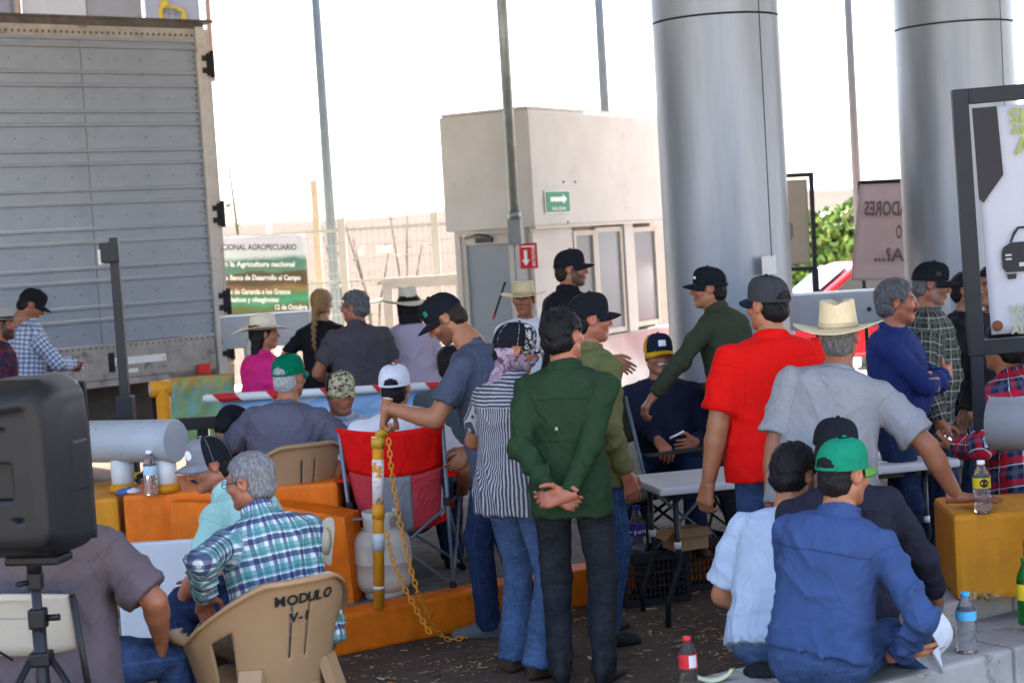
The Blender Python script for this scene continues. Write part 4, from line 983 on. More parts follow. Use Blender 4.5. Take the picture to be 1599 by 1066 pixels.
text_mesh('lettering', 'SALIDA', SWHITE, sg, 0.045, RW @ Vector((0, -0.08, 0.0105)), RW, align='CENTER', bold=0.001, sx=1.9)
sg2 = empty('sign', Vector((bc.x, bc.y, 0)) + bp(0.048, 0.11, 1.86), 'red extinguisher sign with white down arrow beside the booth door', 'sign')
plate('plate', 0.19, 0.24, SRED, sg2, LW)
ar = MB(); ar.prism([LW @ Vector(p) for p in ((-0.047, 0.055, 0.005), (-0.047, -0.035, 0.005), (-0.072, -0.035, 0.005), (-0.03, -0.095, 0.005), (0.012, -0.035, 0.005), (-0.013, -0.035, 0.005), (-0.013, 0.055, 0.005))], LW @ Vector((0, 0, 0.002))); ar.build('arrow', SWHITE, sg2)
text_mesh('lettering', 'EXTINTOR', SWHITE, sg2, 0.05, LW @ Vector((0.075, -0.10, 0.006)), LW @ Matrix.Rotation(RAD(90), 3, 'Z'), align='LEFT', sx=0.8, bold=0.001)
b = MB(); b.box(LW @ Vector((0, 0.09, 0.0045)), (0.15, 0.014, 0.004), LW); b.build('stripe', SWHITE, sg2)
# conduit pole with its box in front of the booth corner
GALV = mat('galvanised', (0.27, 0.31, 0.31), 0.45, metal=0.5, var=0.2, vscale=10, bmp=0.1, bscale=60)
cp0 = pt(804, 345, 15.95)
cnd = empty('conduit_pole', (cp0.x, cp0.y, 0), 'grey metal conduit with junction box in front of the booth corner', 'pole')
b = MB(); b.tube([(0, 0, cp0.z), (0, 0, 6.2)], 0.05, 14); b.tube([(0, 0, cp0.z + 0.03), (0, 0, cp0.z + 0.08)], 0.062, 14); b.build('conduit', GALV, cnd)
b = MB(); b.box((0, 0, cp0.z - 0.1), (0.13, 0.1, 0.24), rotz(-0.3), 0.02); b.build('junction_box', mat('box_grey', (0.22, 0.24, 0.23), 0.5, var=0.15), cnd)
b = MB(); b.tube([(-0.02, 0, 0.0), (-0.02, 0, cp0.z - 0.21)], 0.011, 8); b.build('thin_conduit', GALV, cnd)

# ------------------------------------------------------------------ light poles and far fence
POLEM = mat('pole_paint', (0.085, 0.105, 0.115), 0.5, var=0.15, vscale=3)
def pole(px0, py0, px1, py1, d, r, label, m, top=9.0):
    p = pt(px1, py1, d); o = empty('lamp_post', (p.x, p.y, 0), label, 'pole')
    b = MB(); b.tube([(0, 0, 0), (0, 0, top)], [r * 1.15, r * 0.75], 14); b.build('shaft', m, o)
    b = MB(); b.box((0, 0, 0.02), (r * 5, r * 5, 0.04)); b.build('base_plate', m, o)
    b = MB(); b.tube([(0, 0, top - .1), (0.5, 0, top + 0.35), (1.4, 0, top + 0.5)], r * 0.5, 8); b.box((1.7, 0, top + 0.5), (0.7, 0.25, 0.12), None, 0.03); b.build('lamp_arm', m, o)
pole(485, 0, 515, 330, 23.5, 0.066, 'blue grey lamp post rising behind the white mesh fence', POLEM)
pole(935, 0, 945, 180, 24.0, 0.066, 'grey lamp post rising behind the flat roof of the beige booth', POLEM)
pole(1315, 0, 1338, 290, 23.0, 0.056, 'thin grey lamp post between the two silver columns', POLEM)
pole(395, 0, 412, 240, 27.0, 0.04, 'thin pale post behind the trailer rear corner', mat('pale_paint', (0.75, 0.74, 0.66), 0.6))
FW_ = mat('fence_white', (0.42, 0.39, 0.34), 0.5, var=0.06)
def fence():
    P = [pt(x, 345, 20.0 + (1 - i) * 0.0) for i, x in enumerate((150, 340, 548, 684, 850))]
    P = [Vector((-7.2 + 2.5 * i, 19.6 + 0.35 * i, 0)) for i in range(6)]
    ps = [at(px, 1.5, 20.0) for px in (-140, 205, 540, 690 - 5, 1000)]
    root = empty('mesh_fence', (ps[0].x, 20.0, 0), 'white welded mesh fence in front of the ploughed field', 'fence')
    o = Vector((ps[0].x, 20.0, 0))
    for i, p in enumerate(ps):
        b = MB(); b.box((p.x - o.x, 0, 1.19), (0.085, 0.085, 2.38)); b.build('post', FW_, root)
        if i == len(ps) - 1: break
        q = ps[i + 1]; b = MB(); n = int((q.x - p.x - 0.1) / 0.062)
        for k in range(1, n): x = p.x - o.x + (q.x - p.x) * k / n; b.box((x, 0.0, 1.2), (0.007, 0.007, 2.2))
        for z in np.arange(0.15, 2.35, 0.16): b.box(((p.x + q.x) / 2 - o.x, 0.006, z), (q.x - p.x - 0.09, 0.006, 0.007))
        for z in (0.45, 1.05, 1.65, 2.25): b.box(((p.x + q.x) / 2 - o.x, 0.014, z), (q.x - p.x - 0.09, 0.02, 0.03)); 
        b.build('wire_panel', FW_, root)
    b = MB(); x = at(497, 2, 20.1).x; b.box((x, 20.12, 1.42), (0.075, 0.075, 2.84)); b.build('wooden_post', mat('pale_wood', (0.55, 0.42, 0.30), 0.8), label='pale wooden stake standing against the white mesh fence', cat='post')
    a = pt(600, 389, 19.96); b = MB(); b.box((a.x, a.y, a.z), (0.17, 0.01, 0.09)); s = b.build('notice_plate', mat('mint', (0.55, 0.75, 0.66), 0.6), label='tiny pale green plate fixed to the mesh fence', cat='plate')
    r0 = empty('barrier_gate', (at(655, 0, 19.0).x, 19.0, 0), 'white rail and gate frame behind the woman in lavender', 'gate')
    b = MB(); b.box((0.25, 0, 1.62), (1.1, 0.06, 0.12)); b.build('rail', FW_, r0); b = MB(); b.box((-0.25, 0, 0.8), (0.1, 0.08, 1.6)); b.build('post', FW_, r0); b = MB(); b.box((0.55, 0, 0.8), (0.1, 0.08, 1.6)); b.build('post', FW_, r0)
    b = MB(); b.tube([(-0.9, 0, 0.6), (-0.75, 0, 1.15), (-0.45, 0, 1.42), (-0.25, 0, 1.45)], 0.025, 8); b.build('curved_bar', FW_, r0)
fence()
# weeds standing above the fence line
LEAFG = mat('weed_leaf', (0.04, 0.07, 0.018), 0.7, var=0.4, vscale=20); STEMG = mat('weed_stem', (0.08, 0.06, 0.04), 0.9)
def weed(px, base_z, top_z, d, seed, nl, label, spread=0.25):
    r = random.Random(seed); p = at(px, base_z, d); root = empty('weed', p, label, 'plant', 'weeds beyond the fence')
    st = MB(); lf = MB(); H = top_z - base_z
    for s in range(3):
        dx, dy = r.uniform(-spread, spread), r.uniform(-spread, spread); h_ = H * r.uniform(0.6, 1)
        pts = [(0, 0, 0), (dx * 0.3, dy * 0.3, h_ * 0.5), (dx, dy, h_)]; st.tube(pts, [0.022, 0.016, 0.008], 5)
        for k in range(nl):
            u = r.uniform(0.25, 1.0); c = Vector((dx * u * u + r.uniform(-.12, .12), dy * u + r.uniform(-.12, .12), h_ * u)); a = r.uniform(0, 6.28); l = r.uniform(0.08, 0.17); e = Vector((math.cos(a), math.sin(a), r.uniform(-0.6, 0.6))) * l; w = e.cross(Vector((0.1, 0.2, 1))).normalized() * l * 0.3
            lf.add([c, c + e * 0.5 + w, c + e, c + e * 0.5 - w], [(0, 1, 2, 3)])
    st.build('stem', STEMG, root); lf.build('leaf_cluster', LEAFG, root)
weed(398, 0.2, 3.5, 22.0, 1, 9, 'tall sparse weed beside the trailer rear, reaching into the white sky', 0.2)
weed(365, 0.2, 3.1, 22.5, 2, 3, 'dry stalk with dark seed heads just right of the trailer', 0.15)
weed(402, 0.2, 2.5, 21.0, 12, 45, 'small green bush showing above the fence near the trailer', 0.2)
weed(548, 0.3, 2.8, 24.0, 3, 14, 'weed sprig above the fence beside the blue grey lamp post', 0.25)
weed(590, 0.3, 2.75, 25.0, 4, 5, 'dry weed above the fence between lamp post and booth', 0.4); weed(640, 0.3, 2.8, 25.0, 5, 4, 'dry thin weed above the fence nearest to the booth', 0.4)
# hedge
def hedge():
    r = np.random.RandomState(21); x0, x1 = at(1235, 1, 27).x, at(1440, 1, 27).x; n = 9000
    root = empty('hedge', ((x0 + x1) / 2, 27.5, 0), 'clipped bright green hedge behind the red pickup', 'hedge'); cx = (x0 + x1) / 2
    p = np.stack((r.uniform(x0 - cx, x1 - cx, n), r.uniform(-0.55, 0.7, n), r.uniform(0.05, 2.25, n)), 1)
    p[:, 1] += 0.1 * np.sin(p[:, 0] * 5) ; p[:, 2] += 0.12 * np.sin(p[:, 0] * 3.1) * (p[:, 2] > 1.4)
    a = r.normal(size=(n, 3)); a /= np.linalg.norm(a, axis=1)[:, None]; c = np.cross(a, r.normal(size=(n, 3))); c /= np.linalg.norm(c, axis=1)[:, None]; l = r.uniform(0.05, 0.10, n)[:, None]
    V = np.concatenate((p - a * l, p + c * l * 0.5, p + a * l, p - c * l * 0.5)); i = np.arange(n); Q = np.stack((i, i + n, i + 2 * n, i + 3 * n), 1)
    m, nt, bb = new_mat('hedge_leaf'); g_ = nd(nt, 'ShaderNodeNewGeometry'); cc = ramp(nt, g_.outputs['Random Per Island'], [(0, (0.05, 0.11, 0.015)), (0.5, (0.10, 0.20, 0.025)), (0.85, (0.17, 0.26, 0.04)), (1.0, (0.16, 0.10, 0.05))]); nt.links.new(cc, bb.inputs['Base Color']); bb.inputs['Roughness'].default_value = 0.6
    mesh_np('foliage', V, Q, m, root, smooth=False)
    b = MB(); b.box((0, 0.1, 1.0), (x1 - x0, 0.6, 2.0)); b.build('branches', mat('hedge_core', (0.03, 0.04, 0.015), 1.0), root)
hedge()
# lattice tower far away
tw = at(1300, 2, 420); tow = empty('lattice_tower', (tw.x, tw.y, 0), 'faint lattice pylon far away above the hedge', 'pylon'); b = MB()
for k in range(6):
    z0, z1 = 2 + k * 1.6, 3.6 + k * 1.6; w0, w1 = 1.2 - k * 0.16, 1.2 - (k + 1) * 0.16
    for s in (-1, 1): b.tube([(s * w0, 0, z0), (s * w1, 0, z1)], 0.09, 4); b.tube([(s * w0, 0, z0), (-s * w1, 0, z1)], 0.06, 4)
    b.tube([(-w1, 0, z1), (w1, 0, z1)], 0.06, 4)
for s in (-1, 1): b.tube([(s * 1.2, 0, 0), (s * 1.2, 0, 2)], 0.09, 4)
b.build('lattice', mat('far_steel', (0.45, 0.47, 0.5), 0.8), tow)

# ------------------------------------------------------------------ lane sign panels above the trailer
def overhead():
    d = 22.0; o = pt(170, 20, d); root = empty('overhead_panel', (o.x, o.y, 0), 'row of beige, grey and white panels showing above the trailer roof', 'panel')
    def pan(x0, x1, y1, m, dy=0.0, t=0.08, name='panel'):
        a, c = at(x0, 4.6, d), at(x1, 4.6, d); zb = pt((x0 + x1) / 2, y1, d).z; b = MB(); b.box(((a.x + c.x) / 2 - o.x, dy, (zb + 6.4) / 2), (c.x - a.x, t, 6.4 - zb)); return b.build(name, m, root)
    pan(-120, 16, 130, mat('panel_grey', (0.12, 0.12, 0.125), 0.6, var=0.1, vscale=2)); pan(17, 24, 130, mat('panel_slate', (0.06, 0.075, 0.085), 0.5), -0.03, name='frame'); pan(25, 33, 130, mat('panel_tan', (0.19, 0.12, 0.085), 0.6), -0.06, name='frame')
    pan(35, 135, 130, mat('panel_cream', (0.24, 0.232, 0.22), 0.6, var=0.05), -0.02); pan(136, 222, 130, mat('panel_taupe', (0.135, 0.128, 0.125), 0.6, var=0.08), 0.0)
    pan(223, 228, 120, SWHITE, -0.06, name='frame'); pan(229, 312, 118, mat('panel_lilac', (0.175, 0.18, 0.205), 0.5, var=0.05), -0.03); pan(313, 318, 120, SWHITE, -0.06, name='frame'); pan(323, 330, 128, _M['panel_tan'], -0.06, name='frame')
    ym = mat('emblem_yellow', (0.30, 0.21, 0.005), 0.5, var=0.05); b = MB(); gm = MB()
    def P(x, y): p = pt(x, y, d); return Vector((p.x - o.x, -0.08, p.z))
    arc = [(252, 40), (249, 16), (258, 8), (268, 10), (278, 11), (290, 17), (296, 40)]; inn = [(258, 40), (256, 18), (262, 13), (268, 15), (277, 15), (285, 22), (287, 40)]
    for i in range(len(arc) - 1): b.prism([P(*arc[i]), P(*arc[i + 1]), P(*inn[i + 1]), P(*inn[i])], (0, -0.012, 0))
    c = P(259, 7); b.lathe([(0.055, 0), (0.055, 0.014), (0, 0.0145)], c, 16, Matrix.Rotation(RAD(90), 3, 'X')); b.build('emblem', ym, root)
    for (x0, y0, x1, y1) in ((256, 16, 287, 22), (266, 12, 266, 40), (277, 15, 277, 40), (256, 20, 285, 27)): gm.tube([P(x0, y0) - Vector((0, 0.02, 0)), P(x1, y1) - Vector((0, 0.02, 0))], 0.006, 4)
    gm.build('emblem_line', mat('emblem_grey', (0.08, 0.08, 0.09), 0.6), root)
    b = MB()
    for x in (-60, 345 - 25): q = at(x, 3, d); b.box((q.x - o.x, 0.2, 3.2), (0.15, 0.15, 6.4))
    b.build('post', _M['panel_slate'], root)
overhead()

# ------------------------------------------------------------------ box trailer
TR0 = Vector((pt(352, 560, 15.9).x, 15.9, 0)); tu = -Vector((0.774, 0.633, 0)); tn = Vector((0.633, -0.774, 0))
TM = Matrix((tuple(tu), tuple(tn), (0, 0, 1))).transposed()
trailer = empty('box_trailer', TR0, 'ribbed aluminium box trailer parked with its rear end towards the fence', 'trailer')
def tb(mb, a0, a1, n0, n1, z0, z1, bev=0.0): mb.box(tu * ((a0 + a1) / 2) + tn * ((n0 + n1) / 2) + Vector((0, 0, (z0 + z1) / 2)), (a1 - a0, n1 - n0, z1 - z0), TM, bev)
def alu_mat():
    m, nt, b = new_mat('trailer_skin'); n1 = noise(nt, 1.3, 5, 0.6); n2 = noise(nt, 9, 5, 0.7, stretch=(1, 1, 0.25)); n3 = noise(nt, 50, 3, 0.6)
    c = mixc(nt, ramp(nt, n1, [(0.3, 0), (0.7, 1)]), (0.20, 0.225, 0.258), (0.32, 0.348, 0.385)); c = mixc(nt, mth(nt, 'MULTIPLY', ramp(nt, n2, [(0.55, 0), (0.75, 1)]), 0.5), c, (0.26, 0.235, 0.21))
    tc = nd(nt, 'ShaderNodeTexCoord'); sp = nd(nt, 'ShaderNodeSeparateXYZ'); nt.links.new(tc.outputs['Object'], sp.inputs[0])
    gz = nd(nt, 'ShaderNodeMapRange'); nt.links.new(mth(nt, 'ADD', sp.outputs[2], mth(nt, 'MULTIPLY', n2, 0.5)), gz.inputs[0]); gz.inputs[1].default_value = 3.7; gz.inputs[2].default_value = 4.3; c = mixc(nt, mth(nt, 'MULTIPLY', gz.outputs[0], 0.6), c, (0.20, 0.175, 0.155))
    nt.links.new(c, b.inputs['Base Color']); b.inputs['Metallic'].default_value = 0.35; b.inputs['Roughness'].default_value = 0.42; bump(nt, b, mth(nt, 'ADD', n3, mth(nt, 'MULTIPLY', n1, 2.0)), 0.12, 0.01); return m
ALU = alu_mat(); RAIL = mat('trailer_rail', (0.36, 0.33, 0.30), 0.55, metal=0.3, var=0.25, vscale=7, dirt=((0.13, 0.11, 0.10), 0.55, 0.12), dscale=5); GRIME = mat('trailer_grime', (0.10, 0.085, 0.075), 0.8, var=0.4, vscale=8)
POSTM = mat('trailer_post', (0.52, 0.48, 0.43), 0.5, metal=0.2, var=0.2, vscale=4, dirt=((0.25, 0.21, 0.17), 0.55, 0.15), dscale=4); BLKR = mat('black_rubber', (0.018, 0.018, 0.02), 0.75, var=0.3)
TL_ = 9.0; z = 1.33; k = 0; zs = []
tpl = {}
while z < 4.00:
    hgt = 0.225 if k % 2 == 0 else 0.115
    if z + hgt > 4.0: hgt = 4.0 - z
    key = round(hgt, 3)
    b = MB(); tb(b, 0.10, TL_, -0.03, 0.0, 0.006, hgt - 0.006); tb(b, 0.10, TL_, -0.002, 0.028, hgt - 0.026, hgt + 0.004, 0.007)
    o = b.build('side_panel', ALU, trailer); o.location.z = z; zs.append((z, hgt)); z += hgt; k += 1
rv = MB()
for (z, hgt) in zs:
    for i in range(int((TL_ - 0.3) / 0.245)):
        a = 0.16 + i * 0.245
        for zz in ((z + hgt * 0.45,) if hgt > 0.2 else (z + hgt * 0.78,)): tb(rv, a - 0.005, a + 0.005, 0.0, 0.004, zz - 0.005, zz + 0.005)
for i in range(int(TL_ / 0.055)): a = 0.13 + i * 0.055; tb(rv, a - 0.006, a + 0.006, 0.012, 0.02, 1.295, 1.31); tb(rv, a - 0.008, a + 0.008, 0.022, 0.03, 4.03, 4.05)
for (z, hgt) in zs: 
    for q in np.arange(z + 0.03, z + hgt, 0.055): tb(rv, 0.112, 0.124, 0.0, 0.006, q - 0.006, q + 0.006)
rv.build('rivets', GRIME, trailer, kind='stuff')
for a_ in np.arange(1.22, TL_, 1.22): b = MB(); tb(b, a_ - 0.0025, a_ + 0.0025, 0.0, 0.002, 1.335, 4.0); b.build('panel_seam', GRIME, trailer)
b = MB(); tb(b, 0.10, TL_, -0.04, 0.022, 4.003, 4.10); b.build('top_rail', RAIL, trailer)
b = MB(); tb(b, -0.12, TL_, -2.55, 0.0, 4.163, 4.19, 0.008); tb(b, 0.0, TL_, -0.04, 0.012, 4.10, 4.16); b.build('roof', GRIME, trailer)
b = MB(); tb(b, 0.11, 2.0, -0.04, 0.014, 1.02, 1.325); tb(b, 2.02, TL_, -0.04, 0.014, 1.02, 1.325); tb(b, 0.1, TL_, -0.05, 0.03, 0.96, 1.015); b.build('bottom_rail', RAIL, trailer)
b = MB(); tb(b, 0.0, 0.095, -0.10, 0.035, 0.86, 4.12, 0.01); b.build('corner_post', POSTM, trailer)
b = MB(); tb(b, -0.06, -0.005, -2.50, 0.0, 0.95, 4.1); b.build('rear_door', POSTM, trailer)
for z in (3.78, 2.42, 1.62, 1.2):
    b = MB(); tb(b, -0.05, 0.0, 0.0, 0.055, z - 0.10, z + 0.10, 0.01); b.tube([tu * -0.045 + tn * 0.05 + Vector((0, 0, z - 0.12)), tu * -0.045 + tn * 0.05 + Vector((0, 0, z + 0.12))], 0.022, 8); tb(b, -0.01, 0.05, 0.03, 0.046, z + 0.03, z + 0.08); tb(b, -0.01, 0.05, 0.03, 0.046, z - 0.08, z - 0.03); b.build('hinge', BLKR, trailer)
b = MB(); tb(b, 0.10, TL_, -2.45, -0.06, 1.0, 1.3); b.build('floor', GRIME, trailer)
b = MB(); tb(b, 0.4, TL_, -0.75, -0.6, 0.55, 0.99); tb(b, 0.4, TL_, -1.9, -1.75, 0.55, 0.99); tb(b, 0.5, 2.6, -1.8, -0.7, 0.6, 0.75); b.build('chassis', mat('chassis', (0.10, 0.085, 0.075), 0.8, var=0.3), trailer)
b = MB(); b.prism([tu * a + tn * 0.03 + Vector((0, 0, z)) for a, z in ((0.0, 1.01), (0.0, 0.74), (0.28, 0.74), (0.62, 1.01))], tn * -0.08); b.build('rear_bracket', RAIL, trailer)
b = MB(); tb(b, 0.20, 0.33, 0.032, 0.06, 0.98, 1.07, 0.008); b.build('marker_lamp', mat('red_lens', (0.65, 0.03, 0.02), 0.25, var=0.05), trailer)
WORN = mat('worn_white', (0.78, 0.77, 0.74), 0.7, var=0.05, dirt=((0.35, 0.32, 0.29), 0.56, 0.06), dscale=14)
for a0, a1, z0, z1, mm in ((0.62, 1.12, 1.135, 1.20, WORN), (0.9, 1.1, 1.06, 1.095, WORN), (1.42, 1.72, 1.135, 1.20, WORN), (1.12, 1.18, 1.08, 1.25, BLKR), (1.80, 2.35, 1.135, 1.20, GRIME), (2.03, 2.5, 1.2, 1.3, mat('bare_alu', (0.5, 0.5, 0.49), 0.5, metal=0.3))):
    b = MB(); tb(b, a0, a1, 0.0145, 0.018, z0, z1); b.build('worn_patch', mm, trailer)
for a in (2.6, 3.9):
    for n_ in (-0.35, -2.15):
        w = MB(); Mw = Matrix((tuple(tu), (0, 0, 1), tuple(tn))).transposed(); w.lathe([(0.28, -0.14), (0.50, -0.13), (0.52, -0.08), (0.52, 0.08), (0.50, 0.13), (0.28, 0.14)], tu * a + tn * n_ + Vector((0, 0, 0.52)), 28, Mw); w = w.build('wheel', BLKR, trailer)
        r_ = MB(); r_.lathe([(0.27, -0.1), (0.27, 0.10), (0.16, 0.05), (0.1, 0.09), (0, 0.09)], tu * a + tn * n_ + Vector((0, 0, 0.52)), 20, Mw); r_.build('rim', RAIL, w)
b = MB(); tb(b, 1.93, 2.0, -0.66, -0.06, 0.22, 0.86); b.build('mudflap', BLKR, trailer)
b = MB(); tb(b, 0.45, 0.52, -0.5, -0.42, 0.42, 0.99); tb(b, 0.40, 0.56, -2.0, -0.4, 0.36, 0.44); b.build('rear_bumper', mat('chassis2', (0.06, 0.06, 0.06), 0.7), trailer)
# ------------------------------------------------------------------ islands
KD = Vector((0.840, 0.543, 0)); KN = Vector((0.543, -0.840, 0))      # along the kerb, and out towards the lane
K0 = Vector((-1.04, 8.54, 0))
isl = MB(); isl.prism([(-1.06, 8.74, 0), (1.9, 10.64, 0), (1.9, 13.2, 0), (-4.6, 13.2, 0), (-4.6, 9.5, 0), (-2.0, 8.9, 0)], (0, 0, 0.192)); isl.build('pavement', CONC_D, kind='structure')
ke = empty('kerb', K0, 'orange painted kerb along the traffic island with the gas cylinder', 'kerb'); ke['kind'] = 'structure'; del ke['category']; del ke['label']
L0 = 0.0
for i, ln in enumerate((0.95, 0.96, 0.95, 0.95)):
    b = MB(); a0, a1 = L0 + 0.004, L0 + ln - 0.004; c = KD * ((a0 + a1) / 2) - KN * 0.09 + Vector((0, 0, 0.103)); b.box(c, (a1 - a0, 0.18, 0.206), Matrix((tuple(KD), tuple(-KN), (0, 0, 1))).transposed(), 0.018); b.build('kerb_stone', ORG, ke); L0 += ln
b = MB(); b.prism([(-0.02, -0.006, 0), (0.02, 0.24, 0), (-0.98, 0.40, 0), (-1.02, 0.20, 0)], (0, 0, 0.205)); b.build('kerb_stone', ORG, ke)
# sloping orange parapet and block at the island nose
pw_ = empty('parapet', (-0.86, 8.93, 0), 'orange painted parapet sloping down beside the gas cylinder', 'wall')
b = MB(); b.prism([Vector(p) for p in ((-0.04, 0.02, 0.0), (-0.07, 0.02, 0.645), (-0.43, 0.10, 0.72), (-1.0, 0.17, 0.76), (-1.02, 0.17, 0.0))], (0.06, 0.22, 0)); b.build('wall_body', ORG, pw_)
WPIPE = mat('pipe_paint', (0.34, 0.37, 0.39), 0.42, var=0.10, vscale=5, dirt=((0.10, 0.09, 0.085), 0.62, 0.04), dscale=24)
def crash_block(o, yaw, w, dp, h, zb, label, plabel, pipe_a, pipe_b, posts, col, R_=0.115):
    t = empty('crash_block', o, label, 'block', None, yaw); b = MB(); b.box((w / 2, dp / 2, zb + h / 2), (w, dp, h), None, 0.025); b.build('block_body', col, t)
    A, B = Vector(pipe_a), Vector(pipe_b); p = empty('bollard_pipe', (B.x, B.y, zb + h), plabel, 'pipe'); off = Vector((B.x, B.y, zb + h)); b = MB(); D = (B - A).normalized()
    b.tube([A - off, B - off - D * 0.006, B - off], [R_, R_, R_ - 0.004], 40); b.build('barrel', WPIPE, p)
    for u, m_ in posts:
        c = A.lerp(B, u); b = MB(); b.tube([(c.x - off.x, c.y - off.y, 0.0), (c.x - off.x, c.y - off.y, A.z - off.z - R_ * 0.6)], 0.062, 24); b.build('post', m_, p)
        b = MB(); b.lathe([(0.078, 0.0), (0.075, 0.03), (0.064, 0.045)], (c.x - off.x, c.y - off.y, 0.001), 20); b.build('painted_collar', YEL, p)
    return t
WOLD = mat('post_paint', (0.56, 0.56, 0.52), 0.55, var=0.15, vscale=8, dirt=((0.50, 0.24, 0.03), 0.60, 0.1), dscale=10)
ec = pt(275, 688, 9.25)
crash_block((-2.13, 9.18, 0), RAD(1.5), 1.15, 0.75, 0.8, 0.0, 'orange block under the grey pipe with the water bottle on it', 'thick grey bollard pipe lying over the orange block at the trailer', ec + Vector((-0.98, 0.45, 0)), ec, ((0.35, WOLD), (0.66, WOLD), (0.92, mat('post_white', (0.72, 0.70, 0.64), 0.6))), ORG)
t2 = empty('crash_block', (-2.15, 9.16, 0), 'yellow painted end of the block behind the loudspeaker', 'block', None, RAD(8)); b = MB(); b.box((-0.45, 0.36, 0.4), (0.9, 0.72, 0.795), None, 0.025); b.build('block_body', YEL, t2)
crash_block((1.77, 7.06, 0.0), RAD(-4), 1.3, 0.48, 0.36, 0.44, 'yellow painted block the man in the straw hat leans on', 'thick grey bollard pipe above the yellow block', (2.06, 7.47, 1.115), (3.1, 6.80, 1.115), ((0.22, WOLD), (0.7, WOLD)), YEL)
# stepped concrete kerb in front, with the seated men on it
IS2 = Vector((1.05, 6.10, 0))
Ms = Matrix((tuple(KD), tuple(-KN), (0, 0, 1))).transposed()
ledge = empty('concrete_ledge', IS2, 'low grey concrete ledge the man in the blue shirt sits on', 'ledge')
for i, (a0, a1) in enumerate(((-0.95, 0.02), (0.03, 0.98), (0.99, 1.9), (1.91, 2.9))):
    b = MB(); b.box(KD * ((a0 + a1) / 2) - KN * 0.28 + Vector((0, 0, 0.17)), (a1 - a0, 0.56, 0.34), Ms, 0.02); b.build('slab', CONC, ledge)
ld2 = empty('concrete_ledge', IS2 + KD * 0.75 - KN * 0.42, 'upper grey concrete step carrying the yellow block', 'ledge')
for i, (a0, a1) in enumerate(((0.0, 0.72), (0.727, 1.5), (1.507, 2.4))):
    b = MB(); b.box(KD * ((a0 + a1) / 2) - KN * 0.30 + Vector((0, 0, 0.22)), (a1 - a0, 0.6, 0.438), Ms, 0.015); b.build('slab', CONC, ld2)

# ------------------------------------------------------------------ loudspeaker on a tripod
BPL = mat('black_plastic', (0.008, 0.009, 0.0105), 0.45, var=0.12, vscale=20, bmp=0.25, bscale=420); BMET = mat('black_metal', (0.022, 0.023, 0.025), 0.35, metal=0.3); 
so = pt(52, 868, 5.95); so = Vector((so.x, so.y, 0)); sz0 = pt(60, 866, 5.95).z
tri = empty('tripod_stand', so, 'black tripod stand carrying the loudspeaker', 'stand')
b = MB(); b.tube([(0, 0, 0.42), (0, 0, sz0 + 0.02)], 0.0175, 14); b.build('pole', BMET, tri); b = MB(); b.tube([(0, 0, 0.38), (0, 0, 0.82)], 0.024, 14); b.build('sleeve', BMET, tri)
b = MB(); b.box((0, 0, 0.84), (0.06, 0.06, 0.07), None, 0.01); b.tube([(0.03, 0, 0.84), (0.075, 0, 0.84)], 0.012, 8); b.build('collar', BPL, tri)
b = MB(); b.box((0, 0, sz0 - 0.09), (0.05, 0.05, 0.06), None, 0.008); b.tube([(-0.02, -0.02, sz0 - 0.09), (-0.05, -0.05, sz0 - 0.09)], 0.01, 8); b.build('collar', BPL, tri)
b = MB(); b.box((0, 0, 0.70), (0.075, 0.075, 0.05), None, 0.01); b.build('hub', BPL, tri)
for k in range(3):
    a = RAD(100 + 120 * k); e = Vector((math.cos(a), math.sin(a), 0)); b = MB(); b.tube([e * 0.04 + Vector((0, 0, 0.70)), e * 0.52 + Vector((0, 0, 0.02))], 0.0125, 10); b.build('leg', BMET, tri)
    b = MB(); b.tube([Vector((0, 0, 0.38)), e * 0.27 + Vector((0, 0, 0.375))], 0.008, 8); b.build('brace', BMET, tri); b = MB(); b.lathe([(0.018, 0), (0.02, 0.03), (0.014, 0.05)], e * 0.52, 10); b.build('foot', BPL, tri)
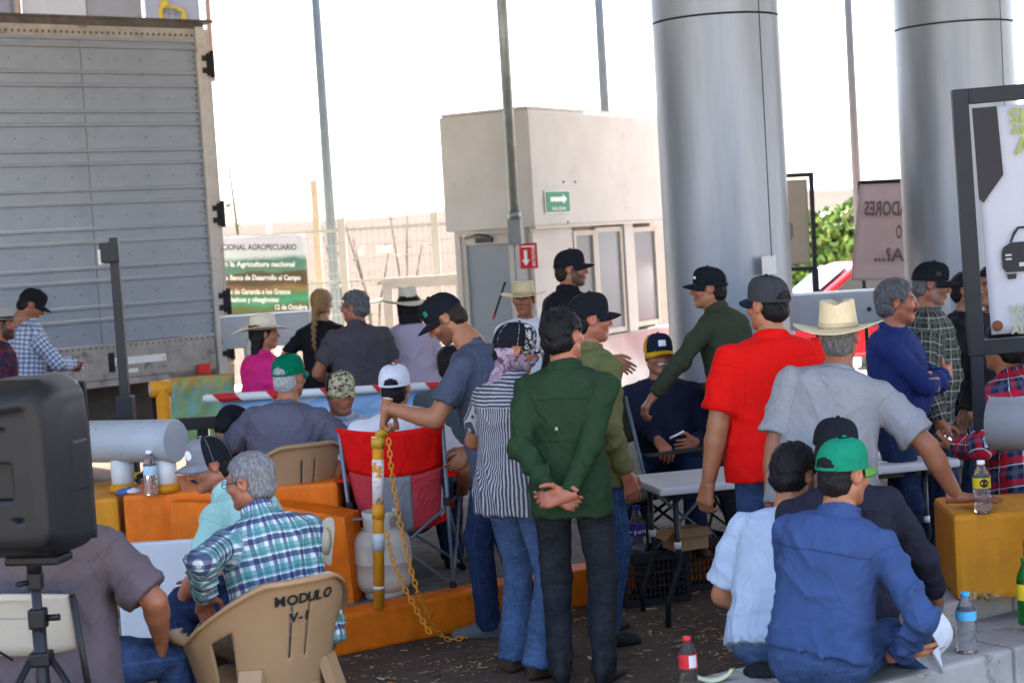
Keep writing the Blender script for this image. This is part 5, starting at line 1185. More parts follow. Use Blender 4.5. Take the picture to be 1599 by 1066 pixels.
def speaker():
    yaw = RAD(-12); root = empty('loudspeaker', (so.x, so.y, sz0), 'black moulded loudspeaker seen from behind on its tripod', 'speaker', None, yaw)
    H, W, D = 0.605, 0.335, 0.34; cx = 0.004
    f = Field((-0.32, -0.26, -0.05), (0.25, 0.26, 0.68), 0.0085)
    sl, X, Y, Z = f.win((-1, -1, -1), (1, 1, 1)); x = X - cx; z = Z - H / 2 - 0.005
    # rounded block, narrower towards the back (-y faces the viewer), tapered top
    hw = W / 2 - 0.14 * np.clip((-Y - 0.0), 0, 0.2) ** 1.2 - 0.02 * np.clip(z / 0.3, 0, 1) ** 3; hz = H / 2 - 0.35 * np.clip(-Y - 0.06, 0, 0.2)
    qx = np.abs(x) - hw + 0.07; qz = np.abs(z) - hz + 0.07; qy = np.abs(Y) - D / 2 + 0.05
    d_ = np.sqrt(np.maximum(qx, 0) ** 2 + np.maximum(qz, 0) ** 2) + np.minimum(np.maximum(qx, qz), 0) - 0.07
    d2 = np.sqrt(np.maximum(d_ + 0.05, 0) ** 2 + np.maximum(qy, 0) ** 2) - 0.05 + np.minimum(np.maximum(d_, qy - 0.05), 0)
    f.F = np.broadcast_to(d2, f.F.shape).astype(np.float32).copy()
    f.cone((cx - 0.14, -0.175, 0.34), (cx + 0.02, -0.175, 0.34), 0.0, 0.0, 0.0)
    # sculpted recesses
    bx = np.maximum(np.maximum(np.abs(x + 0.055) - 0.085, np.abs(z + 0.03) - 0.062), np.abs(Y + 0.20) - 0.075); f.F = np.maximum(f.F, -bx).astype(np.float32)
    for (c, r_) in (((cx - 0.01, -0.172, 0.525), (0.02, 0.02, 0.006)), ((cx + 0.0, -0.176, 0.45), (0.02, 0.02, 0.006)), ((cx + 0.04, -0.175, 0.145), (0.022, 0.02, 0.006))): f.ell(c, r_, 0.004, 'sub')
    for a_, b_ in (((cx - 0.15, -0.178, 0.50), (cx + 0.12, -0.19, 0.40)), ((cx + 0.12, -0.19, 0.40), (cx + 0.15, -0.17, 0.30)), ((cx - 0.02, -0.185, 0.12), (cx + 0.14, -0.18, 0.25))): f.cone(a_, b_, 0.006, 0.006, 0.008, 'sub')
    f.cone((cx - 0.1, -0.16, 0.52), (cx + 0.08, -0.165, 0.54), 0.02, 0.02, 0.03)
    V, Q = f.mesh(); mesh_np('cabinet', V, Q, BPL, root)
    b = MB(); b.box((cx, 0.178, H / 2), (W - 0.03, 0.012, H - 0.05), None, 0.005); b.build('grille', BMET, root)
    b = MB(); b.box((cx + W / 2 - 0.012, 0.06, 0.30), (0.035, 0.12, 0.18), None, 0.012); b.build('side_handle', BPL, root)
    b = MB(); b.box((cx - 0.055, -0.128, 0.275), (0.165, 0.004, 0.12)); b.build('input_plate', mat('plate_black', (0.01, 0.01, 0.011), 0.5), root)
    b = MB(); b.box((0.02, 0, -0.012), (0.20, 0.12, 0.03), None, 0.01); b.tube([(0, 0, -0.06), (0, 0, 0.0)], 0.026, 14); b.build('pole_socket', BPL, root)
    b = MB(); b.tube([(cx - 0.13, -0.1, 0.02), (cx - 0.16, -0.1, -0.05), (cx - 0.17, -0.05, -0.30), (cx - 0.10, -0.02, -0.36)], 0.005, 8); b.build('cable', BMET, root)
speaker()
mi = pt(14, 606, 6.1); mic = empty('microphone', mi, 'silver ball microphone lying on top of the loudspeaker', 'microphone'); b = MB(); b.lathe([(0.0, -0.028), (0.016, -0.024), (0.026, -0.008), (0.027, 0.006), (0.02, 0.022), (0.0, 0.028)], (0.035, 0, -0.006), 18, Matrix.Rotation(RAD(90), 3, 'Y')); b.build('grille', mat('mic_grille', (0.45, 0.43, 0.40), 0.5, metal=0.6, bmp=0.6, bscale=600), mic)
b = MB(); b.tube([(0.012, 0, -0.006), (-0.14, 0.02, -0.016)], [0.02, 0.013], 14); b.build('handle', BPL, mic)
wb = empty('white_case', pt(18, 622, 6.15), 'small white and black case edge behind the loudspeaker top', 'case'); b = MB(); b.box((-0.06, 0.05, -0.012), (0.24, 0.10, 0.035), rotz(0.2), 0.008); b.build('case_body', mat('offwhite', (0.6, 0.59, 0.55), 0.6), wb)

# ------------------------------------------------------------------ chairs
TAN = mat('tan_plastic', (0.34, 0.21, 0.108), 0.42, var=0.07, vscale=4, bmp=0.05, bscale=200, dirt=((0.23, 0.14, 0.07), 0.64, 0.12), dscale=6)
def plastic_chair(loc, yaw, label, text=None, group='tan plastic armchairs'):
    root = empty('plastic_armchair', loc, label, 'chair', group, -RAD(yaw)); SEAT = 0.41
    NA, NZ = 128, 20; A1 = RAD(128)
    def topz(a):
        u = abs(a) / A1; return SEAT + 0.20 + 0.21 * (1 - float(smooth01(u, 0.20, 0.66)) ** 1.3) - 0.02 * u
    def sp(a, v):
        zt = topz(a); z = SEAT - 0.03 + (zt - SEAT + 0.03) * v; r = 0.245 + 0.055 * v + 0.012 * v * v
        back = math.cos(a); x = r * math.sin(a) * 1.02; y = -r * math.cos(a) * (1.0 if back > 0 else 0.95) + (0.0 if back > 0 else 0.02)
        y -= 0.05 * max(0, back) * (z - SEAT) / 0.4
        return Vector((x, y, z))
    vs, fs = [], []
    for j in range(NZ + 1):
        for i in range(NA + 1): vs.append(sp(-A1 + 2 * A1 * i / NA, j / NZ))
    def hole(a, v):
        u = abs(a)
        if RAD(50) < u < RAD(68) and 0.10 < v < 0.72: return True
        if (RAD(6) < u < RAD(8.2)) and 0.28 < v < 0.80: return True
        return False
    for j in range(NZ):
        for i in range(NA):
            a = -A1 + 2 * A1 * (i + 0.5) / NA; v = (j + 0.5) / NZ
            if hole(a, v): continue
            q = j * (NA + 1) + i; fs.append((q, q + 1, q + NA + 2, q + NA + 1))
    b = MB(); b.add(vs, fs, True); sh = b.build('back_shell', TAN, root); md = sh.modifiers.new('thick', 'SOLIDIFY'); md.thickness = 0.011; md.offset = 0
    b = MB(); rim = [sp(-A1 + 2 * A1 * i / NA, 1.0) for i in range(NA + 1)]
    vs = []
    for i, p in enumerate(rim):
        o = Vector((p.x, p.y, 0)).normalized(); u = abs(i / NA - 0.5) * 2; wd = 0.016 + 0.018 * float(smooth01(u, 0.45, 0.75))
        vs += [p - o * 0.012 + Vector((0, 0, -0.008)), p - o * 0.010 + Vector((0, 0, 0.007)), p + o * wd + Vector((0, 0, 0.003)), p + o * (wd + 0.006) + Vector((0, 0, -0.016)), p + o * wd * 0.8 + Vector((0, 0, -0.012))]
    n = len(rim); b.add(vs, [(i * 5 + k, i * 5 + (k + 1) % 5, i * 5 + 5 + (k + 1) % 5, i * 5 + 5 + k) for i in range(n - 1) for k in range(5)] + [(0, 1, 2, 3, 4), tuple((n - 1) * 5 + k for k in (4, 3, 2, 1, 0))], True); b.build('arm_rim', TAN, root)
    b = MB(); b.lathe([(0.0, SEAT - 0.028), (0.10, SEAT - 0.027), (0.2, SEAT - 0.02), (0.243, SEAT - 0.006), (0.252, SEAT - 0.02), (0.25, SEAT - 0.05), (0.24, SEAT - 0.055), (0.235, SEAT - 0.03), (0, SEAT - 0.038)], (0, 0.0, 0), 40); b.build('seat', TAN, root)
    for sx in (-1, 1):
        for sy, (ang) in ((1, RAD(122)), (-1, RAD(38))):
            t = sp(sx * ang, 0.9 if sy > 0 else 0.25); f_ = Vector((sx * 0.275, 0.255 if sy > 0 else -0.28, 0)); o = Vector((t.x, t.y, 0)).normalized(); s_ = Vector((-o.y, o.x, 0))
            vs = []
            for (p, w, th) in ((t, 0.055, 0.018), (t.lerp(f_, 0.45), 0.05, 0.022), (f_, 0.032, 0.02)):
                vs += [p - s_ * w - o * th, p + s_ * w - o * th, p + s_ * w * 0.8 + o * th, p - s_ * w * 0.8 + o * th]
            b = MB(); b.add(vs, [(k * 4 + i, k * 4 + (i + 1) % 4, k * 4 + 4 + (i + 1) % 4, k * 4 + 4 + i) for k in range(2) for i in range(4)] + [(3, 2, 1, 0), (8, 9, 10, 11)]); b.build('leg', TAN, root)
    for a0, a1 in ((RAD(-122), RAD(-38)), (RAD(122), RAD(38))):
        b = MB(); b.tube([sp(a0 + (a1 - a0) * i / 8, 0) + Vector((0, 0, -0.04)) for i in range(9)], 0.02, 8); b.build('apron', TAN, root)
    b = MB(); b.tube([sp(RAD(-38) + RAD(76) * i / 8, 0) + Vector((0, 0, -0.03)) for i in range(9)], 0.018, 8); b.build('apron', TAN, root)
    if text:
        pm = mat('marker_ink', (0.015, 0.015, 0.018), 0.6)
        for (s_, v, size, da) in text:
            x = -da
            for ch in s_:
                a = x / 0.30; p = sp(a, v); o = Vector((math.sin(a), -math.cos(a), -0.30)).normalized(); xd = Vector((math.cos(a), math.sin(a), 0)); yd = o.cross(xd); R_ = Matrix((tuple(xd), tuple(yd), tuple(o))).transposed()
                if ch != ' ': text_mesh('lettering', ch, pm, root, size, p + o * 0.011, R_, extrude=0.0008, bold=0.0016)
                x += size * (0.80 if ch in 'MO' else (0.42 if ch in '-1I' else 0.68))
    return root
SKY_Y = -38
c1p = at(402, 0.8, 6.72); plastic_chair((c1p.x, c1p.y, 0), -36, 'tan plastic armchair marked MODULO V-1 at the front', (('MODULO', 0.80, 0.056, 0.105), ('V-1', 0.64, 0.052, 0.045)))
c2p = at(447, 0.9, 9.52); plastic_chair((c2p.x, c2p.y, 0.195), -28, 'tan plastic armchair under the man in the backward green cap')
CRM = mat('cream_plastic', (0.46, 0.42, 0.34), 0.5, var=0.08, vscale=6, dirt=((0.40, 0.35, 0.27), 0.6, 0.12), dscale=9)
def folding_chair(loc, yaw, label):
    root = empty('folding_chair', loc, label, 'chair', None, -RAD(yaw)); vs = []
    NX = 12
    for th in (0.0, 0.014):
        for j, z in enumerate((0.66, 0.70, 0.80, 0.87, 0.895)):
            for i in range(NX + 1):
                u = i / NX * 2 - 1; w = 0.215 + 0.012 * (j > 1) - 0.01 * (j == 4); vs.append((u * w, -0.20 - 0.05 * (z - 0.66) / 0.24 - 0.03 * (1 - u * u) - th, z + (0.018 * u * u if j == 0 else (-0.012 * u * u if j == 4 else 0))))
    n = 5 * (NX + 1); f_ = []
    for j in range(4):
        for i in range(NX): 
            a = j * (NX + 1) + i; f_ += [(a, a + 1, a + NX + 2, a + NX + 1)]; q = tuple(k + n for k in (a, a + NX + 1, a + NX + 2, a + 1))
            if not (j == 2 and 4 <= i <= 7): f_ += [q]
    rim = [i for i in range(NX + 1)] + [j * (NX + 1) + NX for j in range(1, 5)] + [4 * (NX + 1) + i for i in range(NX - 1, -1, -1)] + [j * (NX + 1) for j in range(3, 0, -1)]
    for k in range(len(rim)): a, b_ = rim[k], rim[(k + 1) % len(rim)]; f_.append((b_, a, a + n, b_ + n))
    b = MB(); b.add(vs, f_, True); b.build('backrest', CRM, root)
    b = MB(); b.box((0, 0.0, 0.44), (0.42, 0.40, 0.025), None, 0.01); b.build('seat', CRM, root)
    for sx in (-1, 1):
        b = MB(); b.tube([(sx * 0.235, -0.26, 0.88), (sx * 0.235, -0.17, 0.44), (sx * 0.235, 0.22, 0.01)], 0.0125, 10); b.build('leg', BMET, root)
        b = MB(); b.tube([(sx * 0.215, 0.1, 0.42), (sx * 0.215, -0.33, 0.01)], 0.0125, 10); b.build('leg', BMET, root)
    b = MB(); b.tube([(-0.215, -0.22, 0.13), (0.215, -0.22, 0.13)], 0.009, 8); b.build('crossbar', BMET, root)
fcp = at(48, 0.8, 6.15); folding_chair((fcp.x, fcp.y + 0.22, 0), 12, 'cream plastic folding chair with black frame behind the tripod')
def camp_chair(loc, yaw, label, c_up, c_side, c_mid, tube_m, w=0.27, top=0.90):
    root = empty('camp_chair', loc, label, 'chair', 'folding camp chairs', -RAD(yaw))
    def bk(u, v):   # u -1..1 across, v 0..1 bottom to top of the back cloth
        ww = w * (0.80 + 0.22 * v); sag = 0.075 * (1 - u * u) * (1 - 0.5 * v); drop = 0.028 * (1 - u * u) * v
        return Vector((u * ww, -0.18 - 0.16 * v - sag, 0.36 + (top - 0.36) * v - drop - 0.05 * (1 - u * u) * (1 - v)))
    def patch(name, u0, u1, v0, v1, m, off=0.0):
        N = 10; vs = [bk(u0 + (u1 - u0) * i / N, v0 + (v1 - v0) * j / N) + Vector((0, off, 0)) for j in range(N + 1) for i in range(N + 1)]
        b = MB(); b.add(vs, [(j * (N + 1) + i, j * (N + 1) + i + 1, (j + 1) * (N + 1) + i + 1, (j + 1) * (N + 1) + i) for j in range(N) for i in range(N)], True); o = b.build(name, m, root); md = o.modifiers.new('thick', 'SOLIDIFY'); md.thickness = 0.008
    patch('back_band', -1.04, 1.04, 0.56, 1.0, c_up, -0.004); patch('side_cloth', -1, -0.36, 0, 0.565, c_side); patch('side_cloth', 0.36, 1, 0, 0.565, c_side); patch('middle_cloth', -0.365, 0.365, 0, 0.565, c_mid, -0.002)
    b = MB(); N = 8; vs = [Vector(((i / N * 2 - 1) * 0.25, -0.2 + 0.44 * j / N, 0.40 - 0.06 * (1 - (i / N * 2 - 1) ** 2) - 0.03 * (1 - j / N))) for j in range(N + 1) for i in range(N + 1)]
    b.add(vs, [(j * (N + 1) + i, j * (N + 1) + i + 1, (j + 1) * (N + 1) + i + 1, (j + 1) * (N + 1) + i) for j in range(N) for i in range(N)], True); o = b.build('seat_cloth', c_up, root); md = o.modifiers.new('thick', 'SOLIDIFY'); md.thickness = 0.008
    for sx in (-1, 1):
        b = MB(); b.tube([bk(sx * 1.0, 1.0) + Vector((0, 0.012, -0.01)), (sx * 0.265, -0.21, 0.36), (sx * 0.275, -0.27, 0.03)], 0.0105, 10); b.build('back_post', tube_m, root)
        for (p, q) in (((sx * 0.26, -0.225, 0.44), (-sx * 0.26, -0.26, 0.03)), ((sx * 0.27, 0.25, 0.42), (-sx * 0.27, 0.27, 0.03)), ((sx * 0.275, 0.26, 0.03), (sx * 0.27, -0.22, 0.42)), ((sx * 0.275, -0.26, 0.03), (sx * 0.28, 0.25, 0.42))):
            b = MB(); b.tube([p, q], 0.0095, 8); b.build('cross_tube', tube_m, root)
        b = MB(); b.tube([(sx * 0.28, 0.25, 0.42), (sx * 0.285, 0.24, 0.60)], 0.0095, 8); b.build('arm_post', tube_m, root)
        b = MB(); b.box((sx * 0.285, 0.02, 0.605), (0.07, 0.50, 0.014), None, 0.005); b.build('arm_cloth', c_up, root)
        for y in (-0.27, 0.27): b = MB(); b.lathe([(0.02, 0.0), (0.02, 0.03), (0.012, 0.045)], (sx * 0.275, y, 0), 10); b.build('foot', BPL, root)
        b = MB(); b.box((sx * 0.262, -0.235, 0.47), (0.035, 0.04, 0.045), None, 0.006); b.build('bracket', BPL, root)
RED_C = cloth_mat('red_canvas', (0.72, 0.010, 0.008), wr=0.3, var=0.12); RED_M = cloth_mat('red_mesh', (0.60, 0.07, 0.085), wr=0.3, var=0.2, heather=(0.45, 0.03, 0.04)); GRY_C = cloth_mat('grey_canvas', (0.22, 0.235, 0.255), wr=0.3); TUBE = mat('chair_tube', (0.16, 0.20, 0.24), 0.4, metal=0.4, var=0.15)
rc = at(614, 0.9, 9.25); camp_chair((rc.x + 0.03, rc.y + 0.18, 0.195), 4, 'red camp chair with grey middle panel behind the gas cylinder', RED_C, RED_M, GRY_C, TUBE, 0.272, 0.90)
OLV_C = cloth_mat('olive_canvas', (0.045, 0.042, 0.03), wr=0.3); BEI_C = cloth_mat('beige_canvas', (0.42, 0.37, 0.29), wr=0.3)
yc = at(1030, 0.9, 10.25); camp_chair((yc.x + 0.05, yc.y - 0.02, 0.195), 205, 'dark camp chair of the man in the yellow cap', OLV_C, OLV_C, OLV_C, BMET, 0.29, 0.92)
gd = at(985, 0.9, 9.75); camp_chair((gd.x + 0.12, gd.y + 0.1, 0.195), 60, 'black and beige camp chair in front of the man with the yellow cap', OLV_C, BEI_C, BEI_C, mat('slate_tube', (0.10, 0.13, 0.15), 0.4, metal=0.4), 0.25, 0.95)
# round straw hat hung on the parapet behind the plaid man
STRAW = mat('straw', (0.62, 0.50, 0.29), 0.8, var=0.10, vscale=40, bmp=0.35, bscale=260); STRAW2 = mat('straw_pale', (0.60, 0.53, 0.40), 0.8, var=0.10, vscale=40, bmp=0.35, bscale=260); BAND = mat('hat_band', (0.03, 0.022, 0.018), 0.6); BANDT = mat('hat_band_tan', (0.50, 0.38, 0.21), 0.7)
hp = pt(518, 842, 8.78); hroot = empty('straw_hat', hp, 'pale straw hat hanging beside the shoulder of the plaid shirt', 'hat')
cowboy_hat(Matrix.Rotation(RAD(-60), 4, 'Z') @ Matrix.Rotation(RAD(82), 4, 'X') @ Matrix.Scale(0.62, 4), hroot, STRAW2, BANDT, R=0.19, curl=0.03, name='hat_body')

# ------------------------------------------------------------------ tables, crates, box
WPL = mat('white_plastic', (0.58, 0.59, 0.60), 0.45, var=0.05, vscale=6, bmp=0.06, bscale=200, dirt=((0.52, 0.50, 0.47), 0.64, 0.12), dscale=7)
def folding_table(a, c, wd, z, label, legs):
    A, C = Vector(a), Vector(c); u = (C - A); L = u.length; u.normalize(); v = Vector((-u.y, u.x, 0)); M_ = Matrix((tuple(u), tuple(v), (0, 0, 1))).transposed()
    root = empty('folding_table', (A.x, A.y, 0), label, 'table'); b = MB(); b.box(u * L / 2 + v * wd / 2 + Vector((0, 0, z - 0.022)), (L, wd, 0.044), M_, 0.014); b.build('table_top', WPL, root)
    b = MB(); b.box(u * L / 2 + v * wd / 2 + Vector((0, 0, z - 0.06)), (L - 0.12, wd - 0.12, 0.03), M_); b.build('apron_frame', BMET, root)
    for (p, bend_) in legs:
        q = u * p[0] + v * p[1]; k_ = v * bend_; l_ = MB(); l_.tube([q + Vector((0, 0, z - 0.05)), q + Vector((0, 0, 0.42)), q + Vector((0, 0, 0.34)) + u * 0.012, q - u * 0.07 + Vector((0, 0, 0.12)), q - u * 0.075 + Vector((0, 0, 0.0))], 0.015, 12); l_ = l_.build('leg', BMET, root)
        b = MB(); b.tube([q + Vector((0, 0, 0.40)), q + Vector((0, 0, 0.435))], 0.0185, 12); b.build('collar', WPL, l_)
    return root, u, v, A
ta = gp(1030, 762, 0.73); tc_ = gp(1500, 716, 0.73)
tb2, tu2, tv2, tA2 = folding_table((ta.x, ta.y, 0), (tc_.x, tc_.y, 0), 0.55, 0.73, 'long white folding table behind the men in the red polo and straw hat', (((0.10, 0.06), 0), ((0.10, 0.48), 0), ((1.5, 0.06), 0), ((1.5, 0.48), 0)))
pp = MB(); pp.box(tA2 + tu2 * 1.25 + tv2 * 0.25 + Vector((0, 0, 0.733)), (0.22, 0.28, 0.003), rotz(0.4)); pp.build('paper_sheet', mat('paper2', (0.8, 0.8, 0.78), 0.8), label='white paper sheet lying on the table behind the straw hat man', cat='paper')
wp = empty('folding_table', (-2.05, 8.66, 0), 'folded white table standing on edge against the orange block', 'table'); b = MB(); b.box((0.42, 0, 0.315), (0.86, 0.05, 0.63), None, 0.012); b.build('table_top', WPL, wp)
b = MB(); b.tube([(-0.06, -0.04, 0.66), (0.03, -0.04, 0.665), (0.045, -0.04, 0.65), (0.045, -0.04, 0.56)], 0.010, 8); b.build('handle', BMET, wp)
CRT = mat('crate_plastic', (0.016, 0.016, 0.017), 0.5, var=0.3, vscale=30)
def crate(loc, yaw, label, L=0.36, D=0.28, H=0.29):
    root = empty('plastic_crate', loc, label, 'crate', 'black plastic crates', yaw)
    def side(c, M_, w, nm='side_wall'):
        b = MB()
        def bx(x, z, sx, sz, t=0.012): b.box(Vector(c) + M_ @ Vector((x, 0, z)), (sx, t, sz), M_)
        bx(0, H - 0.0225, w, 0.045, 0.018); bx(0, 0.02, w, 0.04, 0.016); bx(0, H * 0.36, w, 0.012); bx(0, H * 0.62, w, 0.014, 0.013)
        n = int(w / 0.026)
        for k in range(n + 1): bx(-w / 2 + w * k / n, H / 2, 0.008 if 0 < k < n else 0.022, H, 0.0105)
        for k in range(n):
            for zz in (H * 0.22, H * 0.49, H * 0.74): bx(-w / 2 + w * (k + 0.5) / n, zz, w / n, 0.006, 0.0095)
        b.build(nm, CRT, root)
    I = Matrix.Identity(3); side((0, -D / 2, 0), I, L); side((0, D / 2, 0), I, L); R9 = rotz(RAD(90)); side((-L / 2, 0, 0), R9, D - 0.02); side((L / 2, 0, 0), R9, D - 0.02)
    b = MB(); b.box((0, 0, 0.012), (L - 0.03, D - 0.03, 0.012)); b.build('base', CRT, root)
q = gp(1012, 946); crate((q.x + 0.02, q.y + 0.16, 0), RAD(16), 'black lattice crate standing below the water bottle with the purple label'); q = gp(1090, 925); crate((q.x + 0.02, q.y + 0.20, 0), RAD(24), 'black lattice crate under the cardboard box')
CARD = mat('cardboard', (0.40, 0.24, 0.12), 0.85, var=0.12, vscale=10); q = gp(1080, 858, 0.30); cb = empty('cardboard_box', (q.x - 0.02, q.y + 0.12, 0.292), 'open brown cardboard box resting on the black crate', 'box', None, RAD(20)); b = MB(); 
for c, s in (((0, -0.08, 0.055), (0.20, 0.006, 0.11)), ((0, 0.08, 0.055), (0.20, 0.006, 0.11)), ((-0.097, 0, 0.055), (0.006, 0.154, 0.11)), ((0.097, 0, 0.055), (0.006, 0.154, 0.11)), ((0, 0, 0.004), (0.19, 0.15, 0.006))): b.box(c, s)
b.build('box_body', CARD, cb); b = MB(); b.box((-0.125, 0, 0.09), (0.075, 0.16, 0.005), Matrix.Rotation(RAD(-45), 3, 'Y')); b.build('flap', CARD, cb); b = MB(); b.box((0.0, -0.108, 0.10), (0.20, 0.07, 0.005), Matrix.Rotation(RAD(30), 3, 'X')); b.build('flap', CARD, cb)

# ------------------------------------------------------------------ gas cylinder, orange post, chain
CYL = mat('cylinder_paint', (0.56, 0.52, 0.42), 0.42, var=0.08, vscale=7, dirt=((0.30, 0.22, 0.13), 0.63, 0.06), dscale=11, bmp=0.05, bscale=50)
gq = gp(598, 938, 0.2); gas = empty('gas_cylinder', (gq.x, gq.y + 0.16, 0.196), 'dirty cream gas cylinder behind the orange post', 'gas cylinder')
b = MB(); b.lathe([(0.10, 0.03), (0.135, 0.045), (0.152, 0.08), (0.155, 0.12), (0.155, 0.183), (0.158, 0.186), (0.158, 0.194), (0.155, 0.197), (0.155, 0.27), (0.148, 0.31), (0.12, 0.345), (0.07, 0.362), (0.0, 0.366)], (0, 0, 0), 44); b.build('tank', CYL, gas)
b = MB(); b.lathe([(0.105, 0.0), (0.11, 0.0), (0.11, 0.045), (0.104, 0.045)], (0, 0, 0), 36); b.build('foot_ring', CYL, gas)
vs, fs = [], []; NA = 40
for i in range(NA + 1):
    a = RAD(-150) + RAD(300) * i / NA
    for z in (0.345, 0.365, 0.415, 0.455): 
        r_ = 0.088 + (z - 0.345) * 0.05; vs.append((r_ * math.sin(a), -r_ * math.cos(a), z))
for i in range(NA):
    for k in range(3):
        if k == 1 and (4 < i < 10 or 24 < i < 30): continue
        q = i * 4 + k; fs.append((q, q + 4, q + 5, q + 1))
b = MB(); b.add(vs, fs, True); o = b.build('collar', CYL, gas); md = o.modifiers.new('thick', 'SOLIDIFY'); md.thickness = 0.006; md.offset = 0
b = MB(); b.lathe([(0.02, 0.36), (0.02, 0.40), (0.012, 0.405), (0.012, 0.43), (0.025, 0.432), (0.025, 0.445), (0, 0.446)], (0, 0, 0), 14); b.tube([(0, 0, 0.415), (-0.04, -0.01, 0.415)], 0.01, 8); b.build('valve', mat('brass', (0.45, 0.33, 0.12), 0.35, metal=0.8), gas)
b = MB(); b.tube([(-0.04, -0.01, 0.415), (-0.14, -0.02, 0.42), (-0.22, 0.04, 0.36), (-0.30, 0.16, 0.20), (-0.34, 0.3, 0.02)], 0.007, 8); b.build('hose', mat('hose_grey', (0.25, 0.27, 0.28), 0.5), gas)
PORG = mat('post_orange', (0.68, 0.27, 0.015), 0.5, var=0.12, vscale=20, dirt=((0.40, 0.16, 0.02), 0.62, 0.08), dscale=16); PWHT = mat('post_white_worn', (0.74, 0.72, 0.68), 0.6, var=0.05, dirt=((0.64, 0.26, 0.02), 0.53, 0.02), dscale=22)
pq = gp(592, 949, 0.205); post = empty('orange_post', (pq.x, pq.y, 0.206), 'thin orange pipe post with worn white bands and a chain', 'post'); post.rotation_euler.y = RAD(3.3); PH = pt(592, 700, pq.y).z - 0.206
b = MB(); b.tube([(0, 0, 0), (0, 0, PH)], 0.0285, 20); b.build('pipe', PORG, post)
for z0, z1, m_, r_ in ((0.36 * PH, 0.47 * PH, WPL, 0.0315), (0.56 * PH, 0.64 * PH, PORG, 0.033), (0.655 * PH, 0.93 * PH, PWHT, 0.0300), (0.12 * PH, 0.14 * PH, WPL, 0.030)):
    b = MB(); b.tube([(0, 0, z0), (0, 0, z1)], r_, 20); b.build('band', m_, post)
b = MB(); b.tube([(0, 0, PH + 0.001), (0, 0, PH + 0.055)], 0.034, 16); b.tube([(0.0, 0, PH + 0.055), (0.03, 0, PH + 0.085), (0.055, 0, PH + 0.085)], 0.024, 14); b.build('cap', mat('worn_brass', (0.55, 0.33, 0.03), 0.45, var=0.2, vscale=30), post)
def chain(pts, label, parent_loc, m, link_len=0.030):
    root = empty('chain', parent_loc, label, 'chain'); P = [Vector(p) - Vector(parent_loc) for p in pts]
    S = [];
    for i in range(len(P) - 1):
        n = 24
        for k in range(n): S.append(P[i].lerp(P[i + 1], k / n))
    S.append(P[-1]); tot = [0]
    for i in range(1, len(S)): tot.append(tot[-1] + (S[i] - S[i - 1]).length)
    def ev(s):
        j = min(len(tot) - 2, max(0, int(np.searchsorted(tot, s)) - 1)); f_ = (s - tot[j]) / max(1e-6, tot[j + 1] - tot[j]); return S[j].lerp(S[j + 1], f_)
    lm = MB(); a, w = 0.021, 0.011
    lm.tube([(a * math.cos(t) if abs(math.cos(t)) > 0.5 else a * math.cos(t) * 1.0, w * math.sin(t), 0) for t in np.linspace(0, 2 * math.pi, 13)[:-1]], 0.0038, 5, closed=True)
    first = None; s = 0; i = 0
    while s < tot[-1]:
        p = ev(s); d = (ev(min(tot[-1], s + 0.01)) - ev(max(0, s - 0.01))).normalized(); side = d.cross(Vector((0.2, -1, 0.1))).normalized(); n_ = d.cross(side)
        if i % 2: side, n_ = n_, -side
        if first is None: o = lm.build('link', m, root); first = o
        else: o = bpy.data.objects.new('link', first.data); link(o, root)
        o.matrix_local = Matrix(((d.x, side.x, n_.x, p.x), (d.y, side.y, n_.y, p.y), (d.z, side.z, n_.z, p.z), (0, 0, 0, 1))); s += link_len; i += 1
CHM = mat('chain_orange', (0.66, 0.26, 0.02), 0.5, var=0.15, vscale=60)
yk = pq.y - 0.05; top = pt(607, 690, yk)
def sagp(a, c, sag, n=7): return [a.lerp(c, i / n) + Vector((0, 0, -sag * 4 * (i / n) * (1 - i / n))) for i in range(n + 1)]
e1 = gp(690, 990, 0.03); chain([top, pt(612, 740, yk), pt(622, 800, yk), pt(634, 860, yk - 0.04), pt(652, 925, yk - 0.10), pt(680, 985, e1.y)] + [gp(x, y, 0.015) for x, y in ((700, 998), (720, 996), (742, 991), (762, 986))], 'orange chain hanging from the post top down over the kerb', (pq.x, pq.y - 0.05, 0.0), CHM)
chain([pt(604, 835, yk), pt(612, 870, yk - 0.02), pt(630, 915, yk - 0.08), pt(655, 960, yk - 0.14), pt(672, 990, yk - 0.20)], 'second orange chain hanging from the middle of the post', (pq.x + 0.02, pq.y - 0.06, 0.0), CHM)

# ------------------------------------------------------------------ sensor post, orange pipe, barrier arm, beams, banners
SLATE = mat('slate_paint', (0.014, 0.018, 0.022), 0.45, var=0.15)
sp_ = pt(197, 640, 10.4); sen = empty('sensor_post', (sp_.x, sp_.y, 0), 'dark slate post with a small sensor head in front of the trailer', 'post')
b = MB(); b.box((0, 0, 1.55), (0.055, 0.055, 1.24), None, 0.006); b.build('shaft', SLATE, sen); b = MB(); b.box((0, 0, 0.62), (0.10, 0.10, 1.24), None, 0.008); b.build('base_shaft', SLATE, sen)
b = MB(); b.box((-0.03, -0.01, 2.10), (0.11, 0.10, 0.12), rotz(0.3), 0.01); b.box((0.01, -0.02, 2.165), (0.05, 0.06, 0.05)); b.build('sensor_head', SLATE, sen); b = MB(); b.box((-0.075, -0.045, 2.08), (0.03, 0.05, 0.09), rotz(0.3)); b.build('lens', mat('lens_grey', (0.5, 0.5, 0.48), 0.3), sen)
op = pt(256, 640, 10.9); opp = empty('orange_pipe', (op.x, op.y, 0), 'orange pipe stub with an open tee at the barrier', 'pipe'); zt = pt(256, 606, 10.9).z
